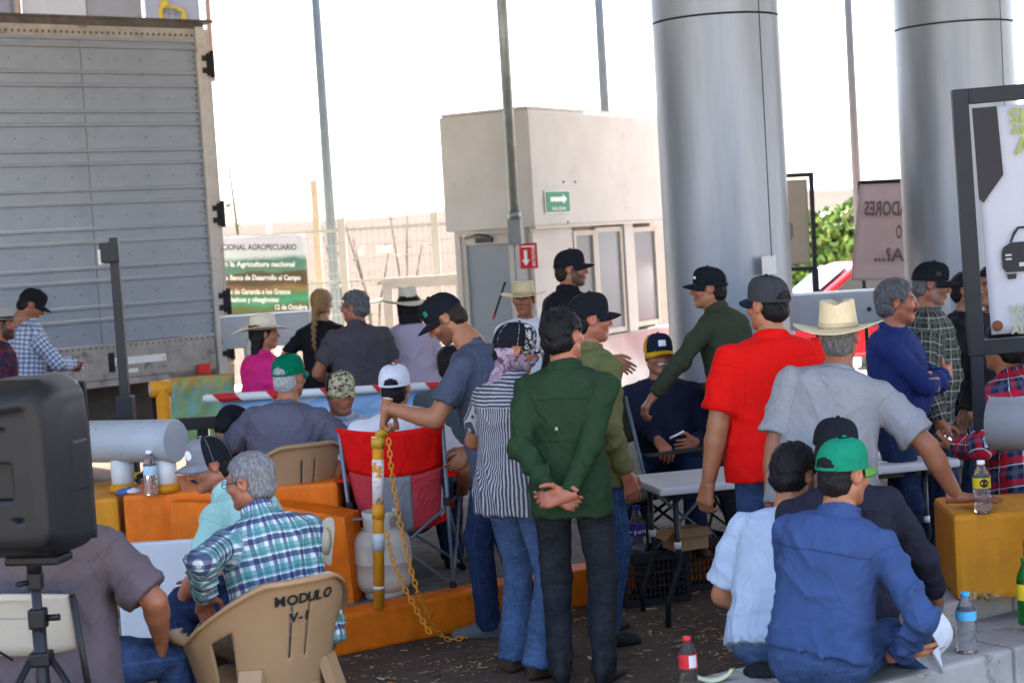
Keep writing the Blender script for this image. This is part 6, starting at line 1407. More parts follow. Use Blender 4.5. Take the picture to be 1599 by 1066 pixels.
b = MB(); b.tube([(0, 0, 0), (0, 0, zt)], 0.045, 18); b.build('stem', PORG, opp); b = MB(); b.tube([(-0.075, -0.02, zt), (0.05, 0.02, zt)], 0.05, 18); b.build('tee', PORG, opp); b = MB(); b.tube([(-0.077, -0.021, zt), (-0.079, -0.0216, zt)], 0.042, 18); b.build('opening', WPL, opp)
ba, bb_ = pt(322, 622, 10.9), pt(760, 598, 11.1)
arm = empty('lane_barrier', (bb_.x, bb_.y, 0), 'red and white striped barrier arm across the lane', 'barrier'); o3 = Vector((bb_.x, bb_.y, 0)); D_ = (bb_ - ba); LN = D_.length; D_.normalize()
b = MB(); b.tube([ba - o3, bb_ - o3], 0.026, 18); b.tube([ba - o3 - D_ * 0.02, ba - o3], [0.016, 0.026], 18); b.build('boom', mat('boom_white', (0.74, 0.73, 0.69), 0.5, var=0.06, dirt=((0.5, 0.47, 0.42), 0.62, 0.1), dscale=9), arm)
rm = mat('boom_red', (0.58, 0.02, 0.02), 0.5, var=0.1); s = 0.04; k = 0
while s < LN - 0.3:
    vs = []; NN = 14
    for i in range(NN + 1):
        t = math.pi * 2 * i / NN; off_ = Vector((0, -math.cos(t), math.sin(t)))
        for e in (0, 0.14): vs.append(ba - o3 + D_ * (s + e + 0.05 * (0.5 - 0.5 * math.sin(t))) + off_ * 0.0272)
    b = MB(); b.add(vs, [(i * 2, i * 2 + 1, i * 2 + 3, i * 2 + 2) for i in range(NN)], True); b.build('stripe', rm, arm); s += 0.335
b = MB(); b.box((0, 0.15, 0.55), (0.3, 0.3, 1.1), None, 0.02); b.build('housing', mat('housing_grey', (0.45, 0.45, 0.44), 0.5), arm)
GBEAM = mat('beam_grey', (0.27, 0.28, 0.29), 0.4, metal=0.35, var=0.12, vscale=4, dirt=((0.25, 0.24, 0.23), 0.62, 0.12), dscale=5); GTOP = mat('beam_top', (0.72, 0.72, 0.70), 0.5)
def beam(a, c, h, label, postu, mcol=GBEAM):
    A, C = Vector(a), Vector(c); root = empty('guard_beam', ((A.x + C.x) / 2, (A.y + C.y) / 2, 0), label, 'guard rail'); o_ = Vector(((A.x + C.x) / 2, (A.y + C.y) / 2, 0)); u = (C - A); L = u.length; u.normalize(); v = Vector((-u.y, u.x, 0)).normalized(); w = u.cross(v); M_ = Matrix((tuple(u), tuple(v), tuple(w))).transposed()
    b = MB(); b.box((A + C) / 2 - o_, (L, 0.16, h), M_, 0.006); b.build('beam', mcol, root); b = MB(); b.box((A + C) / 2 - o_ + w * (h / 2 + 0.0065), (L, 0.165, 0.012), M_); b.build('top_flange', GTOP, root)
    for t in postu: p = A.lerp(C, t) - o_; b = MB(); b.box((p.x, p.y + 0.1, (p.z + 0.1) / 2), (0.10, 0.06, p.z + 0.1)); b.build('post', GALV, root)
    b = MB(); b.tube([(A.lerp(C, 0.48) - o_) - v * 0.081, (A.lerp(C, 0.48) - o_) - v * 0.088], 0.016, 10); b.build('bolt', BMET, root)
beam(pt(352, 520, 14.4), pt(489, 511, 14.2), 0.26, 'grey steel guard beam above the woman in pink', (0.25,)); beam(pt(1236, 489, 11.6), pt(1480, 474, 11.6), 0.235, 'grey steel guard beam in front of the red pickup', (0.3, 0.9))
dk = MB(); p = pt(275, 664, 12.2); q = pt(352, 656, 12.2); dk.box((p + q) / 2, ((q - p).length, 0.08, 0.085), rotz(0)); 
dkr = empty('dark_rail', ((p + q) / 2 - Vector((0, 0, (p.z + q.z) / 2))), 'low black rail under the striped barrier tip', 'rail'); off = dkr.location.copy(); dk.build('rail', BMET, dkr, off=off); b = MB(); b.box((0, 0.08, 0.45), (0.08, 0.06, 0.9)); b.build('post', BMET, dkr)

def cloth_sheet(name, A, B, C, D, m, parent, off, amp=0.02, freq=3.0, n=24, seed=0):
    """A top-left, B top-right, C bottom-right, D bottom-left; rippled sheet"""
    A, B, C, D = map(Vector, (A, B, C, D)); nrm = (B - A).cross(D - A).normalized(); vs = []; tex = []
    for j in range(n + 1):
        for i in range(n + 1):
            u, v = i / n, j / n; p = A.lerp(B, u).lerp(D.lerp(C, u), v); p = p + nrm * amp * (math.sin(u * freq * 6.28 + v * 2 + seed) * 0.6 + math.sin((u + v) * freq * 4.1 + seed * 2) * 0.4); vs.append(p - Vector(off)); tex.append((u, v, 0))
    Q = [(j * (n + 1) + i, (j + 1) * (n + 1) + i, (j + 1) * (n + 1) + i + 1, j * (n + 1) + i + 1) for j in range(n) for i in range(n)]
    o = mesh_np(name, np.array([tuple(v) for v in vs]), np.array(Q), m, parent, tex=np.array(tex)); md = o.modifiers.new('thick', 'SOLIDIFY'); md.thickness = 0.004; md.offset = 1; return o
def print_mat(name, stops, nscale=4.0, namp=0.25, rough=0.5, extra=None, axis=1):
    m, nt, b = new_mat(name); a = nd(nt, 'ShaderNodeAttribute', attribute_name='tex'); sp = nd(nt, 'ShaderNodeSeparateXYZ'); nt.links.new(a.outputs['Vector'], sp.inputs[0])
    mp = nt.nodes.new('ShaderNodeTexNoise'); mp.inputs['Scale'].default_value = nscale; mp.inputs['Detail'].default_value = 5; nt.links.new(a.outputs['Vector'], mp.inputs['Vector'])
    t = mth(nt, 'ADD', sp.outputs[axis], mth(nt, 'MULTIPLY', mth(nt, 'SUBTRACT', mp.outputs['Fac'], 0.5), namp)); c = ramp(nt, t, stops)
    if extra: n2 = nt.nodes.new('ShaderNodeTexNoise'); n2.inputs['Scale'].default_value = extra[0]; nt.links.new(a.outputs['Vector'], n2.inputs['Vector']); c = mixc(nt, ramp(nt, n2.outputs['Fac'], [(0.5, 0), (0.56, 1)]), c, extra[1])
    nt.links.new(c, b.inputs['Base Color']); b.inputs['Roughness'].default_value = rough; return m
# long printed banner on the fence
fb = empty('printed_banner', (pt(410, 430, 19.2).x, 19.2, 0), 'printed farm banner with white lettering hanging on the mesh fence', 'banner'); fo = fb.location.copy()
BM1 = print_mat('farm_print', [(0.0, (0.62, 0.63, 0.70)), (0.12, (0.66, 0.68, 0.72)), (0.24, (0.62, 0.70, 0.68)), (0.30, (0.07, 0.22, 0.16)), (0.42, (0.12, 0.25, 0.17)), (0.46, (0.09, 0.07, 0.02)), (0.58, (0.10, 0.07, 0.03)), (0.64, (0.30, 0.17, 0.06)), (0.72, (0.08, 0.24, 0.08)), (0.80, (0.05, 0.36, 0.20)), (0.86, (0.10, 0.16, 0.05)), (1.0, (0.14, 0.08, 0.03))], 4, 0.14)
cloth_sheet('sheet', pt(310, 372, 19.2), pt(476, 366, 19.2), pt(484, 492, 19.2), pt(312, 504, 19.2), BM1, fb, fo, 0.02, 2.0)
PRT = mat('print_white', (0.85, 0.85, 0.84), 0.5, var=0.02); PRD = mat('print_dark', (0.10, 0.09, 0.10), 0.5, var=0.02)
XF = Matrix(((1, 0, 0), (0, 0, -1), (0, 1, 0)))        # text frame facing the viewer (-y), upright
def fit_text(s_, m_, parent, x0, x1, y, d, h_px, off, yo, mirror=False):
    a, c = pt(x0, y, d), pt(x1, y, d); me = text_mesh('lettering', s_, m_, parent, 1.0, (0, 0, 0), None, extrude=0.0, bold=0.03, mirror=mirror); xs = [v.co.x for v in me.data.vertices]; ys = [v.co.y for v in me.data.vertices]
    w_ = max(xs) - min(xs); hh = (pt(x0, y - h_px, d) - a).length; sy = hh / 0.72
    me.data.transform(Matrix.Translation(Vector((a.x - off[0], yo, a.z))) @ XF.to_4x4() @ Matrix.Rotation(math.atan2(c.z - a.z, c.x - a.x), 4, 'Z') @ Matrix.Diagonal(((c.x - a.x) / w_, sy, 1, 1)) @ Matrix.Translation((-min(xs), 0, 0)))
for s_, x0, x1, y, h_, m_ in (('ACIONAL AGROPECUARIO', 341, 464, 390, 9, PRD), ('en la Agricultura nacional', 346, 461, 416, 8, PRT), ('a la Banca de Desarrollo al Campo', 345, 470, 437, 8, PRT), ('ecios de Garantia a los Granos', 346, 454, 459, 8, PRT), ('Basicos y oleaginosas', 358, 436, 471, 8, PRT), ('12 de Octubre', 430, 480, 483, 8, PRT)):
    fit_text(s_, m_, fb, x0, x1, y, 19.14, h_, fo, -0.07)
bl = empty('printed_banner', (pt(315, 640, 13.6).x, 13.6, 0), 'green and yellow printed banner leaning below the trailer rear', 'banner'); BM2 = print_mat('green_print', [(0, (0.45, 0.24, 0.04)), (0.12, (0.42, 0.30, 0.08)), (0.2, (0.16, 0.26, 0.19)), (0.5, (0.16, 0.36, 0.24)), (0.8, (0.22, 0.38, 0.10)), (1, (0.10, 0.30, 0.22))], 6, 0.4, extra=(7, (0.22, 0.30, 0.09)))
cloth_sheet('sheet', pt(264, 590, 13.6), pt(366, 582, 13.6), pt(366, 690, 13.6), pt(266, 694, 13.6), BM2, bl, bl.location, 0.015)
for s_, x, y in (('Apoyo al campo', 270, 609), ('productores', 272, 622), ('unidos', 275, 634)): pass
bu = empty('blue_banner', (pt(520, 650, 10.97).x, 10.97, 0), 'pale blue printed banner hanging from the striped barrier arm', 'banner'); BM3 = print_mat('sky_print', [(0, (0.20, 0.36, 0.58)), (0.35, (0.30, 0.47, 0.62)), (0.7, (0.22, 0.38, 0.50)), (1, (0.16, 0.30, 0.30))], 3, 0.5, extra=(5, (0.42, 0.55, 0.65)))
cloth_sheet('sheet', pt(345, 626, 10.97), pt(735, 606, 11.12), pt(735, 735, 11.12), pt(345, 750, 10.97), BM3, bu, bu.location, 0.03, 4.0)
# framed sign at the right, car pictogram
FRM = mat('frame_black', (0.007, 0.010, 0.014), 0.5, metal=0.0, var=0.25, vscale=14, bmp=0.15, bscale=60)
def framed_sign(origin, rz, tilt, W, H, leg, label, vinyl, dark_m, tcol, mirror=False, words=True, tube=0.070, back=False):
    root = empty('framed_sign', (origin[0], origin[1], 0), label, 'sign'); z0 = origin[2]
    R_ = rotz(rz) @ Matrix.Rotation(tilt, 3, 'Y')
    def T(x, y, z): return R_ @ Vector((x, y, z)) + Vector((0, 0, z0))
    def bx(name, c, s, m_): b = MB(); b.box(T(*c), s, R_, 0.004); return b.build(name, m_, root)
    bx('frame_bar', (tube / 2, 0, H / 2), (tube, 0.05, H), FRM); bx('frame_bar', (W - tube / 2, 0, H / 2), (tube, 0.05, H), FRM); bx('frame_bar', (W / 2, 0.003, tube / 2), (W - 2 * tube - .002, 0.044, tube), FRM); bx('frame_bar', (W / 2, 0.003, H - tube / 2), (W - 2 * tube - .002, 0.044, tube), FRM)
    for x in (tube / 2, W - tube / 2): b = MB(); b.box(Vector((T(x, 0, 0).x, T(x, 0, 0).y, z0 / 2)), (0.05, 0.05, z0), rotz(rz)); b.build('leg', FRM, root)
    x0, x1, zb, zt_ = tube + 0.018, W - tube - 0.018, tube + 0.02, H - tube - 0.02
    cloth_sheet('vinyl', T(x0, 0, zt_), T(x1, 0, zt_), T(x1, 0, zb), T(x0 + 0.02, 0, zb), vinyl, root, (0, 0, 0), 0.003, 2.0)
    y = -0.016
    if dark_m is not None:
        b = MB(); b.prism([T(x0 - 0.005, y, zt_), T(x0 - 0.0, y, zb + 0.60 * (zt_ - zb)), T(x0 + 0.02, y, zb + 0.585 * (zt_ - zb)), T(x0 + 0.115, y, zb + 0.70 * (zt_ - zb)), T(x0 + 0.105, y, zt_)], R_ @ Vector((0, -0.003, 0))); b.build('dark_panel', dark_m, root)
    # pictogram of a car seen from the front
    cx, cz, s, sz = (0.285, 0.42, 0.112, 0.165) if words else (x0 + 0.42, zb + 0.38 * (zt_ - zb), 0.22, 0.22)
    bd = [(-1.0, 0.25), (-0.92, 0.42), (-0.62, 0.55), (0.62, 0.55), (0.92, 0.42), (1.0, 0.25), (1.0, -0.18), (0.86, -0.35), (-0.86, -0.35), (-1.0, -0.18)]
    b = MB(); b.prism([T(cx + p[0] * s, y, cz + p[1] * sz * 0.9) for p in bd], R_ @ Vector((0, -0.003, 0)))
    roof = [(-0.66, 0.56), (-0.50, 0.85), (-0.30, 1.02), (0.30, 1.02), (0.50, 0.85), (0.66, 0.56)]
    for i in range(5):
        p, q_ = roof[i], roof[i + 1]; n_ = 0.07; b.prism([T(cx + p[0] * s, y, cz + p[1] * sz * 0.9), T(cx + q_[0] * s, y, cz + q_[1] * sz * 0.9), T(cx + q_[0] * s * 0.86, y, cz + (q_[1] - n_) * sz * 0.9), T(cx + p[0] * s * 0.86, y, cz + (p[1] - n_ * (i not in (0,))) * sz * 0.9)], R_ @ Vector((0, -0.003, 0)))
    for sx in (-1, 1): b.prism([T(cx + sx * p[0] * s, y, cz + p[1] * sz * 0.9) for p in ((0.85, -0.40), (0.45, -0.40), (0.50, -0.56), (0.80, -0.56))][::sx], R_ @ Vector((0, -0.003, 0)))
    b.build('car_pictogram', dark_m or mat('faded_print', (0.25, 0.2, 0.16), 0.6), root)
    b = MB(); y2 = y - 0.005
    for (px_, pz, w_, h_) in ((-0.74, 0.16, 0.22, 0.045), (-0.74, 0.05, 0.22, 0.045), (0.74, 0.16, 0.22, 0.045), (0.74, 0.05, 0.22, 0.045), (-0.13, -0.12, 0.38, 0.10)): b.box(T(cx + px_ * s, y2, cz + pz * sz), (w_ * s * 1.1, 0.002, h_ * sz * 1.1), R_)
    b.build('car_detail', vinyl, root)
    b = MB(); b.lathe([(0.024, 0), (0.024, 0.004), (0.010, 0.005)], T(x0 + 0.045, y - 0.001, zb + 0.04), 14, R_ @ Matrix.Rotation(RAD(90), 3, 'X')); b.build('grommet', mat('rust', (0.16, 0.05, 0.02), 0.6, metal=0.4), root)
    if words:
        XR = R_ @ XF
        for w_, dx, z_, sz in (('SI', 0.243, 1.035, 0.100), ('AN', 0.252, 0.985, 0.060), ('A', 0.262, 0.895, 0.112)): text_mesh('lettering', w_, tcol, root, sz, T(dx, y - 0.004, z_), XR, bold=0.0015)
        for w_, dx, z_, sz in (('PAGA', 0.195, 0.185, 0.048), ('CUOT', 0.195, 0.138, 0.055), ('AL TH', 0.195, 0.088, 0.055)): text_mesh('lettering', w_, mat('faded_lime', (0.30, 0.33, 0.19), 0.6), root, sz, T(dx, y - 0.004, z_), XR, bold=0.001)
VIN = mat('vinyl_grey', (0.36, 0.37, 0.405), 0.5, var=0.06, vscale=3); VDK = mat('vinyl_black', (0.016, 0.015, 0.017), 0.6, var=0.2, vscale=4); LIM = mat('lime_print', (0.24, 0.28, 0.045), 0.5)
s0 = pt(1513, 556, 7.9); framed_sign((s0.x, s0.y, s0.z), RAD(-4), RAD(-1.2), 1.2, 1.21, 0, 'black framed banner with a car pictogram beside the right silver column', VIN, VDK, LIM)
VBE = mat('vinyl_beige', (0.42, 0.34, 0.25), 0.6, var=0.08, vscale=4); s1 = pt(1272, 420, 14.6); framed_sign((s1.x - 0.86, s1.y, s1.z), 0.0, RAD(0.5), 0.88, 0.82, 0, 'small beige banner in a black frame between the silver columns', VBE, None, LIM, words=False, tube=0.035)
# pinkish banner with lettering showing through from its other side
pb = empty('pink_banner', (pt(1380, 360, 15.8).x, 15.8, 0), 'dusty pink banner with reversed lettering hanging between the columns', 'banner'); PNK = mat('pink_cloth', (0.62, 0.47, 0.46), 0.7, var=0.07, vscale=5)
cloth_sheet('sheet', pt(1343, 286, 15.8), pt(1560, 275, 15.8), pt(1560, 436, 15.8), pt(1328, 438, 15.8), PNK, pb, pb.location, 0.03, 1.2)
PGR = mat('print_grey', (0.16, 0.12, 0.13), 0.6)
for s_, x0, x1, y, h_ in (('ADORES', 1348, 1416, 336, 22), ('O', 1398, 1407, 372, 21), ('IA?...', 1364, 1416, 407, 20)): fit_text(s_, PGR, pb, x0, x1, y, 15.73, h_, pb.location, -0.085, True)
b = MB(); a = pt(1343, 285, 15.8); c = pt(1562, 274, 15.8); b.tube([a - pb.location, c - pb.location], 0.018, 8); b.build('top_rod', BMET, pb)
for p in (a, c): b = MB(); b.tube([Vector((p.x, p.y + 0.03, 0)) - pb.location, Vector((p.x, p.y + 0.03, p.z + 0.01)) - pb.location], 0.02, 8); b.build('post', BMET, pb)
# red pickup behind the beam
def pickup():
    c = at(1372, 1.0, 20.6); root = empty('red_pickup', (c.x, c.y, 0), 'red pickup truck parked behind the steel guard beam', 'pickup', None, RAD(6)); root.scale = (0.92, 0.92, 0.92); RP = mat('car_red', (0.58, 0.012, 0.028), 0.25, var=0.05); RP.node_tree.nodes['Principled BSDF'].inputs['Coat Weight'].default_value = 0.6
    prof = [(-1.95, 0.55), (-2.0, 0.85), (-1.85, 1.0), (-1.2, 1.08), (2.45, 1.08), (2.55, 0.9), (2.5, 0.5), (-1.9, 0.45)]
    b = MB(); b.prism([(x, -0.85, z) for x, z in prof], (0, 1.7, 0)); o = b.build('body', RP, root); md = o.modifiers.new('bev', 'BEVEL'); md.width = 0.06; md.segments = 3
    cab = [(-1.25, 1.06), (-0.55, 1.58), (-0.35, 1.63), (0.85, 1.64), (1.05, 1.56), (1.25, 1.06)]
    b = MB(); b.prism([(x, -0.72, z) for x, z in cab], (0, 1.44, 0)); o = b.build('cab', RP, root); md = o.modifiers.new('bev', 'BEVEL'); md.width = 0.07; md.segments = 3
    gm = glass_mat('car_glass', (0.03, 0.05, 0.065), 0.05)
    for pts_ in ([(-1.02, 1.12), (-0.50, 1.52), (-0.12, 1.54), (-0.12, 1.12)], [(-0.02, 1.12), (-0.02, 1.54), (0.82, 1.54), (1.02, 1.12)]):
        b = MB(); b.prism([(x, -0.728, z) for x, z in pts_], (0, 0.006, 0)); b.build('side_window', gm, root)
    b = MB(); b.prism([(-1.235, -0.6, 1.1), (-0.57, -0.58, 1.59), (-0.57, 0.58, 1.59), (-1.235, 0.6, 1.1)], (-0.012, 0, 0.012)); b.build('windshield', gm, root)
    for x in (-1.4, 1.6):
        for y in (-0.86, 0.70): w = MB(); w.lathe([(0.2, 0), (0.36, 0.01), (0.38, 0.05), (0.38, 0.15), (0.36, 0.18), (0.2, 0.18)], (x, y + 0.17, 0.38), 24, Matrix.Rotation(RAD(90), 3, 'X')); w = w.build('wheel', BLKR, root); r_ = MB(); r_.lathe([(0.22, 0.02), (0.22, 0.17), (0, 0.15)], (x, y + 0.175, 0.38), 18, Matrix.Rotation(RAD(90), 3, 'X')); r_.build('rim', STEEL, w)
    for y in (-0.6, 0.6): b = MB(); b.box((-1.96, y, 0.85), (0.08, 0.4, 0.16), None, 0.02); b.build('headlight', SWHITE, root); b = MB(); b.box((2.52, y * 1.25, 0.85), (0.06, 0.16, 0.3), None, 0.02); b.build('tail_light', _M['red_lens'], root)
    b = MB(); b.box((-0.95, -0.86, 1.18), (0.12, 0.16, 0.14), None, 0.03); b.build('mirror', RP, root)
pickup()
# car between trailer post area
# ------------------------------------------------------------------ bottles and small things
def plastic(name, col, tr=0.92):
    m, nt, b = new_mat(name); _M[name] = m; b.inputs['Base Color'].default_value = (*col, 1); b.inputs['Roughness'].default_value = 0.08; b.inputs['Transmission Weight'].default_value = tr; b.inputs['IOR'].default_value = 1.22; bump(nt, b, noise(nt, 60, 2, 0.5), 0.25, 0.004); return m
PET = plastic('clear_bottle', (0.88, 0.92, 0.94)); PETG = plastic('green_bottle', (0.04, 0.35, 0.06), 0.8); COLA = plastic('cola_rest', (0.30, 0.25, 0.22), 0.85)
def bottle(loc, H, label, cap_col, lab_col, body=PET, R_=0.033, lab=(0.45, 0.66), text=None, spot=None, tilt=None, water=None):
    root = empty('bottle', loc, label, 'bottle'); s = H
    pr = [(0.0, 0.0), (R_ * 0.85, 0.0), (R_, 0.02 * s), (R_, 0.12 * s), (R_ * 0.93, 0.14 * s), (R_, 0.16 * s), (R_ * 0.93, 0.20 * s), (R_, 0.23 * s), (R_ * 0.93, 0.27 * s), (R_, 0.30 * s), (R_ * 0.93, 0.35 * s), (R_, 0.40 * s), (R_, lab[0] * s), (R_, lab[1] * s), (R_ * 0.93, 0.72 * s), (R_ * 0.62, 0.83 * s), (R_ * 0.40, 0.90 * s), (R_ * 0.38, 0.935 * s)]
    b = MB(); b.lathe(pr, (0, 0, 0), 28); b.build('bottle_body', body, root)
    if water: b = MB(); b.lathe([(0, 0.004), (R_ * 0.8, 0.005), (R_ * 0.9, 0.02 * s), (R_ * 0.9, water * s), (0, water * s)], (0, 0, 0), 20); b.build('water', PET, root)
    b = MB(); b.lathe([(R_ * 0.43, 0.925 * s), (R_ * 0.46, 0.93 * s), (R_ * 0.46, 0.995 * s), (R_ * 0.40, 1.0 * s), (0, 1.0 * s)], (0, 0, 0), 18); b.build('cap', cap_col, root)
    b = MB(); b.lathe([(R_ + 0.0008, lab[0] * s), (R_ + 0.0008, lab[1] * s)], (0, 0, 0), 28); b.f = b.f[:-2]; b.sm = b.sm[:-2]; lb = b.build('label_band', lab_col, root)
    if spot:
        N = 12; rr = R_ + 0.0016; zc = (lab[0] + lab[1]) / 2 * s; vs = [(0, -rr, zc)] + [(rr * math.sin(0.5 * math.cos(q)), -rr * math.cos(0.5 * math.cos(q)), zc + 0.5 * R_ * math.sin(q)) for q in np.linspace(0, 6.283, N + 1)[:-1]]; b = MB(); b.add(vs, [(0, 1 + i, 1 + (i + 1) % N) for i in range(N)], True); b.build('emblem', spot, root)
    if text:
        tm, tt, ts = text; x = -ts * 0.33 * len(tt)
        for ch in tt:
            a = x / R_; R2 = rotz(a) @ XF; text_mesh('lettering', ch, tm, root, ts, rotz(a) @ Vector((0, -R_ - 0.002, (lab[0] + 0.06) * s)), R2, extrude=0.0004, bold=0.0008); x += ts * 0.66
    return root
CW = mat('lid_white', (0.85, 0.85, 0.85), 0.4); CB = mat('lid_blue', (0.05, 0.40, 0.62), 0.4); CR = mat('lid_red', (0.62, 0.02, 0.02), 0.4); LBL = mat('label_paleblue', (0.45, 0.62, 0.75), 0.5, var=0.3, vscale=40); LBB = mat('label_blue', (0.10, 0.45, 0.70), 0.5, var=0.15, vscale=40); LBY = mat('label_yellow', (0.70, 0.50, 0.02), 0.5); LBR = mat('label_red', (0.60, 0.02, 0.03), 0.5); LBP = mat('label_purple', (0.05, 0.03, 0.20), 0.5, var=0.3, vscale=50)
p = gp(237, 772, 0.8); bottle((p.x, p.y, 0.802), 0.235, 'clear water bottle with pale blue label on the orange block', CW, LBL, R_=0.036)
p = gp(1535, 800, 0.8); bottle((p.x, p.y, 0.802), 0.215, 'clear water bottle with yellow label on the yellow block', CW, LBY, R_=0.036, spot=mat('ink_black', (0.015, 0.015, 0.015), 0.5), lab=(0.48, 0.68))
p = gp(1511, 1018, 0.34); bottle((p.x, p.y, 0.342), 0.235, 'clear water bottle with blue label standing on the concrete ledge', CB, LBB, R_=0.039, lab=(0.55, 0.70))
p = gp(1398, 1010, 0.34); bottle((p.x - 0.005, p.y, 0.342), 0.20, 'blue capped water bottle beside the hand of the blue shirted man', CB, LBB, R_=0.033, lab=(0.5, 0.66))
p = gp(1076, 1075, 0.345); cola = bottle((p.x, p.y - 0.02, 0.342), 0.205, 'soft drink bottle with red cap and red white label on the ledge', CR, LBR, R_=0.034, body=COLA, lab=(0.44, 0.70))
b = MB(); b.lathe([(0.0352, 0.46 * 0.205), (0.0352, 0.68 * 0.205)], (0, 0, 0), 40); b.f = [f_ for i, f_ in enumerate(b.f[:-2]) if 30 <= i <= 35]; b.sm = b.sm[:len(b.f)]; b.build('label_patch', WPL, cola)
p = gp(1603, 975, 0.44); bottle((p.x + 0.005, p.y, 0.442), 0.26, 'green soft drink bottle with yellow label at the edge by the yellow block', mat('lid_green', (0.02, 0.12, 0.03), 0.4), LBY, body=PETG, R_=0.037, lab=(0.38, 0.62))
p = gp(998, 857, 0.30); bottle((p.x, p.y + 0.05, 0.196), 0.34, 'large water bottle with purple label behind the black crate', mat('lid_navy', (0.02, 0.04, 0.25), 0.4), LBP, R_=0.045, lab=(0.50, 0.72), text=(SWHITE, 'e-pura', 0.030))
# watermelon rind
mroot = empty('watermelon_rind', gp(1112, 1062, 0.342), 'eaten watermelon rind lying on the ledge beside the soft drink bottle', 'fruit rind')
def rind(r0, r1, w, name, m, z=0.0):
    vs, fs = [], []; N = 18
    for i in range(N + 1):
        a = RAD(205) + RAD(130) * i / N
        for r_, yy in ((r0, -w), (r1, -w * 0.4), (r1, w * 0.4), (r0, w)): vs.append((r_ * math.cos(a), yy * math.sin(math.pi * (0.08 + 0.84 * i / N)), r_ * math.sin(a) * 0.75 + r0 * 0.75 + z))
    for i in range(N):
        for k in range(4): fs.append((i * 4 + k, i * 4 + 4 + k, i * 4 + 4 + (k + 1) % 4, i * 4 + (k + 1) % 4))
    b = MB(); b.add(vs, fs, True); b.build(name, m, mroot)
rind(0.098, 0.090, 0.028, 'green_skin', mat('rind_green', (0.20, 0.30, 0.07), 0.5, var=0.4, vscale=40)); rind(0.0895, 0.078, 0.030, 'white_rind', mat('rind_pale', (0.62, 0.62, 0.40), 0.5)); rind(0.0775, 0.070, 0.026, 'red_flesh', mat('flesh_red', (0.55, 0.06, 0.05), 0.4, var=0.2, vscale=60))
# light cap held upside down, small cloth and cap on the orange block
def crumpled(loc, R_, label, m1, m2, name, cat, seed=0):
    root = empty(name, loc, label, cat); f = Field((-R_ * 1.6, -R_ * 1.3, -0.03), (R_ * 1.6, R_ * 1.3, R_ * 1.1), 0.007); f.ell((0, 0, 0.0), (R_, R_ * 0.8, R_ * 0.55), 0.02); f.ell((R_ * 0.5, -0.01, 0.0), (R_ * 0.8, R_ * 0.6, R_ * 0.35), 0.02); f.disp(folds(seed, 0.012, 2.2)); f.F = np.maximum(f.F, np.broadcast_to(-f.ax[2][None, None, :], f.F.shape)).astype(np.float32); V, Q = f.mesh(); mesh_np('cloth_body', V, Q, m1, root)
    if m2 is not None:
        f = Field((-R_ * 1.6, -R_ * 1.3, -0.03), (R_ * 1.9, R_ * 1.3, R_ * 1.1), 0.007); f.ell((R_ * 0.9, -0.02, 0.01), (R_ * 0.75, R_ * 0.7, R_ * 0.3), 0.02); f.disp(folds(seed + 3, 0.012, 2.4)); f.F = np.maximum(f.F, np.broadcast_to(-f.ax[2][None, None, :], f.F.shape)).astype(np.float32); V, Q = f.mesh(); mesh_np('white_fold', V, Q, m2, root)
p = gp(192, 772, 0.8); crumpled((p.x, p.y + 0.05, 0.801), 0.055, 'crumpled blue and white cloth on the orange block', cloth_mat('cloth_blue', (0.06, 0.14, 0.32)), cloth_mat('cloth_white', (0.7, 0.7, 0.72)), 'cloth', 'cloth', 5)
p = gp(195, 752, 0.8); crumpled((p.x + 0.02, p.y + 0.15, 0.801), 0.06, 'yellow and dark cloth under the grey pipe', cloth_mat('cloth_yellow', (0.55, 0.42, 0.02)), cloth_mat('cloth_dark', (0.03, 0.03, 0.035)), 'cloth', 'cloth', 9)
p = gp(215, 748, 0.8); crumpled((p.x + 0.02, p.y + 0.2, 0.801), 0.05, 'small orange rag between the pipe posts', cloth_mat('cloth_orange', (0.55, 0.16, 0.03)), None, 'rag', 'cloth', 10)
# corn husk scraps on the ledge and litter on the road
def scraps(loc, n, R_, label, seed):
    r = random.Random(seed); root = empty('food_scraps', loc, label, 'scraps'); m, nt, bb = new_mat('scraps_mat'); g_ = nd(nt, 'ShaderNodeNewGeometry'); nt.links.new(ramp(nt, g_.outputs['Random Per Island'], [(0, (0.42, 0.27, 0.10)), (0.5, (0.20, 0.11, 0.04)), (0.8, (0.5, 0.38, 0.2)), (1, (0.07, 0.04, 0.02))]), bb.inputs['Base Color']); b = MB()
    for k in range(n): s = r.uniform(0.006, 0.016); b.box((r.gauss(0, R_), r.gauss(0, R_ * 0.5), s * 0.6 + abs(r.gauss(0, 0.006))), (s * 1.8, s, s), Matrix.Rotation(r.uniform(0, 6), 3, Vector((r.random(), r.random(), 1))), s * 0.25)
    b.build('crumbs', m, root, kind='stuff')
scraps(gp(1455, 965, 0.44), 60, 0.03, 'small heap of food scraps on the concrete step near the light cap', 1); scraps(gp(1540, 935, 0.44), 70, 0.032, 'small heap of food scraps in front of the yellow block', 2)
